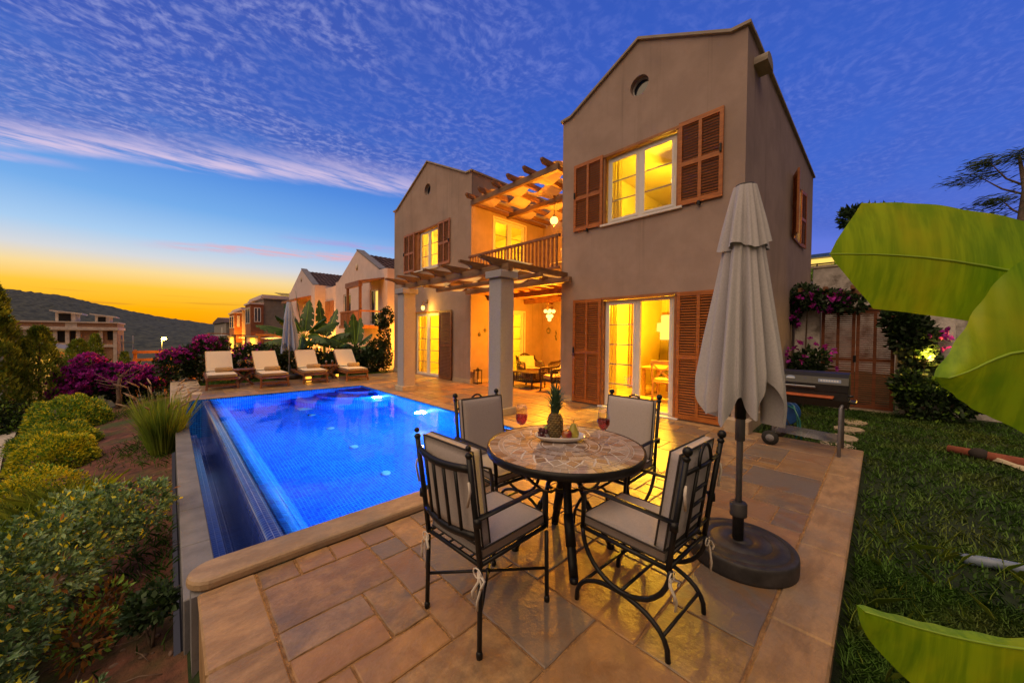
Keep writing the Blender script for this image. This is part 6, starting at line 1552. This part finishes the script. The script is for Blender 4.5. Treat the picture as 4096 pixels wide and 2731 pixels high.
# ------------------------------------------------------------------ neighbours
def win(parent, ax, p, a0, a1, z0, z1, pane='pane_dark', frame='pvc_white', d=.05):
    """small window: frame part with a pane; ax 'x' = in the plane X=p"""
    m = MB(); f = .09
    def bx(u0, v0, u1, v1, k): 
        if ax == 'x': k.box(p-d, u0, v0, p+.02, u1, v1)
        else: k.box(u0, p-d, v0, u1, p+.02, v1)
    bx(a0,z0,a0+f,z1,m); bx(a1-f,z0,a1,z1,m); bx(a0+f,z1-f,a1-f,z1,m); bx(a0+f,z0,a1-f,z0+f,m); bx((a0+a1)/2-.05,z0+f,(a0+a1)/2+.05,z1-f,m)
    o = m.build('window', frame, parent); g = MB(); q = p-.012
    if ax == 'x': g.add([(q,a0+f,z0+f),(q,a1-f,z0+f),(q,a1-f,z1-f),(q,a0+f,z1-f)], [(0,1,2,3)])
    else: g.add([(a0+f,q,z0+f),(a1-f,q,z0+f),(a1-f,q,z1-f),(a0+f,q,z1-f)], [(0,1,2,3)])
    g.build('pane', pane, o); return o
def tiled_slope(m, x0, x1, ya, za, yb, zb, nx, ny):
    """rows of barrel tiles on a slope running from (ya,za) up to (yb,zb)"""
    for i in range(nx):
        for j in range(ny):
            xa = x0+(x1-x0)*i/nx; xb = x0+(x1-x0)*(i+1)/nx; fa, fb = j/ny, (j+1)/ny; h = .05
            y0_, z0_ = ya+(yb-ya)*fa, za+(zb-za)*fa+.05; y1_, z1_ = ya+(yb-ya)*fb, za+(zb-za)*fb
            xm = (xa+xb)/2; m.add([(xa,y0_,z0_),(xm,y0_,z0_+h),(xb,y0_,z0_),(xa,y1_,z1_),(xm,y1_,z1_+h),(xb,y1_,z1_)], [(0,1,4,3),(1,2,5,4),(0,2,1)])
nh = thing('neighbour_house', 'white neighbouring house with two pointed gables and tiled roofs', 'house', (11,28,-1.5)); gb_ = -1.6; X8 = 8.5
m = MB(); f8 = lambda a, b, d: (X8+d, a, b)
wall_mesh(m, [(18.64,gb_),(27.0,gb_),(27.0,5.1),(26.5,5.1),(23.05,6.72),(19.65,5.1),(18.64,5.06)], [rect(24.1,2.72,25.5,4.1), rect(19.85,1.95,21.0,4.06)], f8, .3)
wall_mesh(m, [(32.1,gb_),(40.8,gb_),(40.8,5.42),(40.3,5.45),(36.2,7.2),(32.6,5.45),(32.1,5.42)], [], f8, .3)
m.box(8.8,18.64,gb_,17,18.94,5.06); m.box(9.3,27.0,gb_,9.6,32.1,5.2); m.box(8.8,26.7,gb_,9.3,27.0,5.1); m.box(8.8,32.1,gb_,17,32.4,5.42); m.box(8.8,40.5,gb_,17,40.8,5.42)
m.build('wall', 'white_wall', nh)
m = MB(); tiled_slope(m, 8.95, 17, 19.6, 4.95, 23.05, 6.55, 26, 12); m.add([(8.95,23.05,6.55),(17,23.05,6.55),(17,26.9,5.0),(8.95,26.9,5.0)],[(0,1,2,3)]); m.build('roof', 'roof_tile', nh)
m = MB(); tiled_slope(m, 8.95, 17, 32.5, 5.35, 36.2, 7.05, 26, 12); m.add([(8.95,36.2,7.05),(17,36.2,7.05),(17,40.6,5.3),(8.95,40.6,5.3)],[(0,1,2,3)]); m.build('roof', 'roof_tile', nh)
for (y0_, z0_, y1_, z1_) in ((19.65,5.10,23.05,6.72),(32.6,5.45,36.2,7.2)):
    m = MB(); m.add([(8.47,y0_,z0_+.01),(8.95,y0_,z0_+.01),(8.95,y1_,z1_+.01),(8.47,y1_,z1_+.01),(8.47,y0_,z0_+.09),(8.95,y0_,z0_+.09),(8.95,y1_,z1_+.09),(8.47,y1_,z1_+.09)],[(0,1,2,3),(4,5,6,7),(0,1,5,4),(2,3,7,6),(0,3,7,4),(1,2,6,5)])
    m.build('gable_coping', 'roof_slope', nh)
o = win(nh,'x',8.6,24.1,25.5,2.72,4.1); o = win(nh,'x',8.6,19.85,21.0,1.95,4.06); MB().add([(8.57,19.95,2.0),(8.57,20.35,2.0),(8.57,20.35,3.95),(8.57,19.95,3.95)],[(0,1,2,3)]).build('lit_pane','far_window',o)
for y, z in ((23.0,5.68),(36.2,6.3)):
    l = MB().lathe([(.001,0),(.2,.0),(.22,.03),(.001,.03)], (0,0,0), 16); l.v = [(8.498-c, y+a*.8, z+b) for a,b,c in l.v]; l.build('round_vent', 'stone_cap', nh)
m = MB(); m.bbox(9.24,30.0,2.35,9.299,32.0,4.1,.01); m.box(9.22,30.95,2.4,9.25,31.05,4.05); m.build('shutter', 'fence_wood', nh)
m = MB(); m.add([(7.1,19.0,4.18),(8.499,19.0,4.5),(8.499,21.0,4.5),(7.1,21.0,4.18),(7.1,19.0,4.28),(8.499,19.0,4.6),(8.499,21.0,4.6),(7.1,21.0,4.28)],[(0,1,2,3),(4,7,6,5),(0,4,5,1),(2,6,7,3),(0,3,7,4)])
for y in (19.08,20.9): m.box(7.15,y-.06,1.8,7.27,y+.06,4.2)
m.box(7.1,19.0,4.0,7.3,21.0,4.17); cn = m.build('balcony_canopy', 'rail_wood', nh)
m = MB(); m.box(7.1,18.9,1.78,8.499,22.0,1.95); m.box(7.12,18.95,2.66,7.2,21.95,2.74)
for k in range(24): m.box(7.145,19.0+k*.125,1.95,7.175,19.03+k*.125,2.66)
m.box(7.12,18.92,2.66,8.499,18.98,2.74); m.build('balcony', 'fence_wood', nh)
m = MB(); m.add([(7.3,33.2,4.15),(8.499,33.2,4.5),(8.499,38.0,4.5),(7.3,38.0,4.15),(7.3,33.2,4.3),(8.499,33.2,4.65),(8.499,38.0,4.65),(7.3,38.0,4.3)],[(0,1,2,3),(4,7,6,5),(0,4,5,1),(2,6,7,3),(0,3,7,4)]); m.build('balcony_canopy', 'fence_wood', nh)
win(nh,'x',8.499,34.0,35.4,1.9,4.0)
def far_house(label, yc, ylen, z1, bay, colr, group='houses beyond the white neighbour house', lit=True):
    x0 = 8.5; t = thing('terrace_house', label, 'house', (x0+3, yc+ylen/2, -6), group); m = MB(); m.bbox(x0,yc,-7,x0+7,yc+ylen,z1,.05); m.build('wall', colr, t)
    m = MB(); m.box(x0-.3,yc-.3,z1,x0+7.2,yc+ylen+.3,z1+.25); m.box(x0-.15,yc-.15,z1+.25,x0+7.1,yc+ylen+.15,z1+.5); m.build('roof', 'white_wall', t)
    m = MB(); tiled_slope(m, x0+2, x0+7, yc, z1+.5, yc+ylen*.5, z1+1.3, 12, 6); m.build('roof_tiles', 'roof_tile', t)
    bx, by0_, by1_, bz = bay; m = MB(); m.bbox(bx,by0_,-.2,x0-.01,by1_,bz,.03); m.build('bay', 'house_brown', t); MB().box(bx-.15,by0_-.15,bz,x0-.01,by1_+.15,bz+.2).build('bay_cornice', 'white_wall', t)
    win(t,'y',by0_-.01,bx+.35,x0-.3,bz-2.2,bz-.4,'pane_dark'); win(t,'x',bx-.01,by0_+.4,by1_-.6,bz-2.4,bz-.4); return t
far_house('grey terrace house with a dark brown bay, next beyond the white house', 54.5, 10, 5.8, (7.15,54.2,58.6), 5.0, 'house_grey') if False else far_house('grey terrace house with a dark brown bay, next beyond the white house', 54.5, 10, 5.8, (7.15,54.2,58.6,5.0), 'house_grey')
far_house('cream terrace house with an orange brown bay, farther down the row', 73.0, 12, 5.1, (7.5,73.3,80,4.6), 'house_cream')
t = thing('terrace_house', 'small plain grey house at the far end of the row', 'house', (10,100,-6), 'houses beyond the white neighbour house'); m = MB(); m.bbox(8.5,97,-8,14,125,3.6,.05); m.build('wall', 'house_grey', t); m = MB(); m.prism([(96.5,3.6),(125.5,3.6),(125.5,4.0),(111,5.0),(98,4.4)], 'x', 8.2, 14.2); m.build('roof', 'roof_tile', t, fix=True); win(t,'x',8.49,103,106,.8,2.6,'ceramic')
# lit awnings and garden pergolas of the neighbours
def awning(label, x0, x1, y0_, y1_, zt, zb):
    t = thing('garden_pergola', label, 'pergola', ((x0+x1)/2,(y0_+y1_)/2,zb), 'lit pergolas in front of the neighbouring houses'); m = MB()
    for x in (x0,x1): m.bbox(x-.1,y0_-.2,zt,x+.1,y1_+.2,zt+.22,.02)
    m.bbox(x0-.3,y0_-.1,zt+.22,x1+.3,y0_+.1,zt+.4,.02); m.build('beam', 'rail_wood', t)
    for x in (x0,x1):
        for y in (y0_,y1_): MB().box(x-.09,y-.09,zb,x+.09,y+.09,zt).build('post', 'rail_wood', t)
    m = MB(); m.grid(lambda u, v: (x0+.05, y0_+(y1_-y0_)*u, zt-(zt-zb)*.55*v-.25*v*math.sin(u*3)*u), 12, 5); m.grid(lambda u, v: (x0+(x1-x0)*v, y0_+(y1_-y0_)*u, zt+.05-.12*math.sin(math.pi*v)), 12, 5); m.build('canopy', 'awning_cloth', t); return t
awning('lit pergola with hanging cream cloth left of the banana plants', 5.9, 8.3, 40, 48, .95, -2.4); awning('farther lit pergola with dark beams down the row', 6.0, 8.2, 58, 66, .8, -3.6); awning('farthest dark pergola silhouetted before the hill', 5.2, 8.2, 88, 100, .9, -3.6)
ORG = (1.0, .33, .012)
def gl(label, x, y, z, wts, nm='garden_light'):
    t = thing(nm, label, 'lamp', (x,y,z), 'orange garden lights of the neighbours'); MB().ball((x,y,z), .07, 7).build('bulb', 'lamp_glow', t); MB().tube([(x,y,min(gz(x,y),z-.1)),(x,y,z-.05)], .02, 6).build('lamp_post', 'black_iron', t); point('lamp_light', (x-.05,y-.15,z+.12), wts, ORG, .1, t)
gl('orange light at the near side wall of the white neighbour house', 9.3, 17.6, .9, 700); gl('orange light behind the banana plants before the white house', 7.3, 18.6, -.3, 500); gl('orange uplight between the two gables of the white house', 8.1, 29.5, .4, 900); gl('orange light at the foot of the left gable of the white house', 7.6, 34.5, -.6, 1100)
gl('orange light under the lit pergola with hanging cloth', 7.2, 44, .3, 1000); gl('orange light under the farther pergola', 7.4, 62, .2, 1300); gl('orange light before the cream terrace house', 7.0, 71.5, .6, 1200); gl('orange light on the grass behind the wooden fence', 1.2, 17.6, .35, 260); gl('orange light low behind the hedge left of the parasol', 3.0, 17.3, .1, 260)
# street lamp
t = thing('street_lamp', 'lit street lamp on a pole below the hill', 'street lamp', (-.95,80,-5)); MB().tube([(-1.05,80,-7),(-1.05,80,.1),(-1.0,80,.35),(-.82,79.9,.42)], .06, 8).build('pole', 'grey_metal', t); MB().ball((-.78,79.85,.36), .30, 8, sz=.7).build('lamp_head', 'street_bulb', t); point('lamp_light', (-.78,79.5,.1), 900, (1,.6,.08), .2, t)
# unfinished brick building
t = thing('unfinished_building', 'unfinished concrete and brick building with two roof stair heads', 'building', (-8,64,-6)); y0_ = 60.0
m = MB(); m.box(-12,y0_+.25,-7,-4.38,y0_+8,1.55); m.build('wall', 'red_brick', t)
m = MB(); m.bbox(-12.2,y0_-.2,1.55,-4.25,y0_+8.3,1.9,.03); m.box(-12.2,y0_-.25,2.35,-4.25,y0_+8.3,2.5)
for x in (-10.6,-9.55,-8.75,-7.95,-7.2,-5.6,-4.55): m.box(x-.14,y0_+.05,-7,x+.14,y0_+.35,1.549)
m.box(-8.9,y0_+.02,-.35,-7.1,y0_+.3,.2); m.box(-7.0,y0_+.06,-.3,-4.4,y0_+.3,.0); m.box(-8.75,y0_+.08,1.5,-7.15,y0_+.3,1.549)
fr_o = m.build('concrete_frame', 'concrete', t)
m = MB(); m.box(-12.1,y0_-.1,1.9,-4.35,y0_+.1,2.35); m.box(-4.45,y0_+.1,1.9,-4.35,y0_+8,2.35); m.build('parapet', 'red_brick', t); 
m = MB(); m.box(-8.05,y0_-.14,1.7,-7.25,y0_+.12,2.42); m.build('parapet_block', 'concrete', t)
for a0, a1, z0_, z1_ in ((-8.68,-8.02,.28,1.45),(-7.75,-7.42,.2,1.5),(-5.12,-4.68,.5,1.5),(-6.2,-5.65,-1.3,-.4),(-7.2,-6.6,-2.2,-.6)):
    m = MB(); m.box(a0,y0_+.18,z0_,a1,y0_+.26,z1_); m.build('window_shade_panel', 'void_shade', t)  # solid slabs on the brick, window shade put into their colour
for x0_, x1_, zt in ((-8.85,-7.5,3.45),(-6.1,-5.0,3.2)):
    m = MB(); m.box(x0_,y0_+1,2.5,x1_,y0_+4,zt); m.add([(x0_-.35,y0_+.6,zt+.12),(x1_+.5,y0_+.6,zt-.18),(x1_+.5,y0_+4.4,zt-.18),(x0_-.35,y0_+4.4,zt+.12),(x0_-.35,y0_+.6,zt+.24),(x1_+.5,y0_+.6,zt-.04),(x1_+.5,y0_+4.4,zt-.04),(x0_-.35,y0_+4.4,zt+.24)],[(3,2,1,0),(4,5,6,7),(0,1,5,4),(1,2,6,5),(2,3,7,6),(3,0,4,7)]); o = m.build('stair_head', 'concrete', t)
    MB().box(x0_+.22,y0_+.95,2.52,x1_-.3,y0_+1.02,zt-.12).build('opening', 'void_shade', o)  # solid slab, shade of the stair doorway put into its colour
m = MB()
for k in range(4): m.tube([(-4.1+(k%2)*.9,y0_+.5+(k//2)*1,-7),(-4.1+(k%2)*.9,y0_+.5+(k//2)*1,1.0)], .035, 5)
for z in (-3.2,-2,-.9,.2): m.tube([(-4.1,y0_+.5,z),(-3.2,y0_+.5,z)], .03, 5); m.box(-4.15,y0_+.5,z-.04,-3.15,y0_+1.5,z)
m.build('scaffold', 'grey_metal', t)
t = thing('garden_shed', 'small yellow lit outbuilding with a flat tiled roof behind the conifers', 'shed', (-4.2,30,-2.5)); m = MB(); m.box(-5.5,30,-3,-4.35,33,.35); m.build('wall', 'house_cream', t); m = MB(); m.add([(-5.8,29.6,.78),(-4.0,29.6,.38),(-4.0,33.4,.38),(-5.8,33.4,.78),(-5.8,29.6,.95),(-4.0,29.6,.55),(-4.0,33.4,.55),(-5.8,33.4,.95)],[(3,2,1,0),(4,5,6,7),(0,1,5,4),(1,2,6,5),(2,3,7,6),(3,0,4,7)]); m.build('roof', 'roof_slope', t)
point('shed_light', (-4.4,29.3,-.2), 60, (1,.62,.06), .08, t)
# right-hand slope
t = thing('hillside_house', 'lit building with a blue roof edge high on the slope right of the villa', 'house', (31,2.6,4)); m = MB(); m.box(31,1.2,3,36,6,6.3); m.build('wall', 'house_cream', t); m = MB(); m.box(30.6,1.0,6.75,36,6.2,6.98); m.build('roof', 'hose_blue', t); m = MB(); m.box(31.2,1.3,6.3,35.8,5.9,6.749); m.build('lit_gallery', 'far_window', t)
m = MB(); m.tube([(30.5,1.0,6.0),(30.5,6,6.0)], .05, 5); m.tube([(30.5,1.0,6.3),(30.5,6,6.3)], .05, 5); [m.tube([(30.5,1.0+k,5.2),(30.5,1.0+k,6.35)], .04, 5) for k in range(6)]; m.build('railing', 'black_iron', t)
t = thing('hillside_house', 'white gabled house high on the slope below the pine tree', 'house', (42,-6,6)); m = MB(); f42 = lambda a, b, d: (42+d, a, b); wall_mesh(m, [(-9.5,4),(-4.6,4),(-4.6,8.9),(-7.2,9.9),(-9.5,9.1)], [], f42, 5); m.build('wall', 'ceramic', t); l = MB().lathe([(.001,0),(.22,0),(.22,.04),(.001,.04)], (0,0,0), 14); l.v = [(41.99-c,-6.6+a,9.0+b) for a,b,c in l.v]; l.build('round_vent', 'void_shade', t)
t = thing('hillside_house', 'pale house corner partly hidden behind the nearest banana leaf', 'house', (33,.5,5)); m = MB(); m.box(33,-2.5,4,38,1.9,7.9); m.box(32.8,-2.7,7.9,38,2.1,8.15); m.build('wall', 'white_wall', t)
def tree(label, x, y, h, blobs, n, size, matn, r=.15):
    b = pos(x, y); t = thing('tree', label, 'tree', b); B = [(x+a, y+c, b[2]+d, e, f, g) for a,c,d,e,f,g in blobs]; foliage('crown', B, n, size, matn, t, .4, .6, .3, .35); trunk('trunk', b, [(q[0],q[1],q[2]) for q in B], r, 'bark', t); return t
tree('dark tree on the slope rising behind the nearest banana leaf', 32, .8, 5, [(0,0,3.6,1.2,1.1,.8),(.3,-.9,3.5,1,.9,.7),(0,.7,3.9,.6,.6,.7)], 2600, .32, 'leaf_dark')
tree('low dark bushes on the slope beside the blue roofed building', 29, 2.7, 2, [(0,0,.2,.8,.8,.5),(0,-.8,.3,.7,.7,.5)], 900, .25, 'leaf_mid')
b = pos(26, -4.1); t = thing('pine_tree', 'wind swept pine with flat layered branches at the right edge', 'tree', b); m = MB(); tp = V((26,-4.1,b[2])); m.tube([tp-V((0,0,.3)), tp+V((0,.05,2)), tp+V((0,0,3.2)), tp+V((0,.2,4.6))], [.2,.15,.11,.04], 8)
P_, N_ = [], []
for (dy, dz, L) in ((1.2,4.1,1.1),(.0,4.6,.8),(-.9,3.4,1.0),(1.25,2.35,1.2),(.6,2.9,.8),(-.9,2.5,.9),(.4,1.1,.8),(-.6,1.7,.9),(1.0,4.6,.7)):
    c = tp+V((random.uniform(-.4,.4),dy,dz)); m.tube([tp+V((0,0,dz*.72)), tp+V((0,dy*.5,dz*.82)), c], [.05,.035,.012], 5)
    for k in range(260):
        P_.append((c.x+random.uniform(-.6,.6), c.y+random.gauss(0,.30)*L*1.4, c.z+random.gauss(0,.11))); N_.append((random.uniform(-.3,.3), .95, -.12))
m.build('trunk', 'bark', t); vs, fs = leaf_arrays(np.array(P_), np.array(N_), .30*(.6+.8*rng.random(len(P_))), .12, .05, .28); quick('crown', vs, fs, 'pine_needle', t)
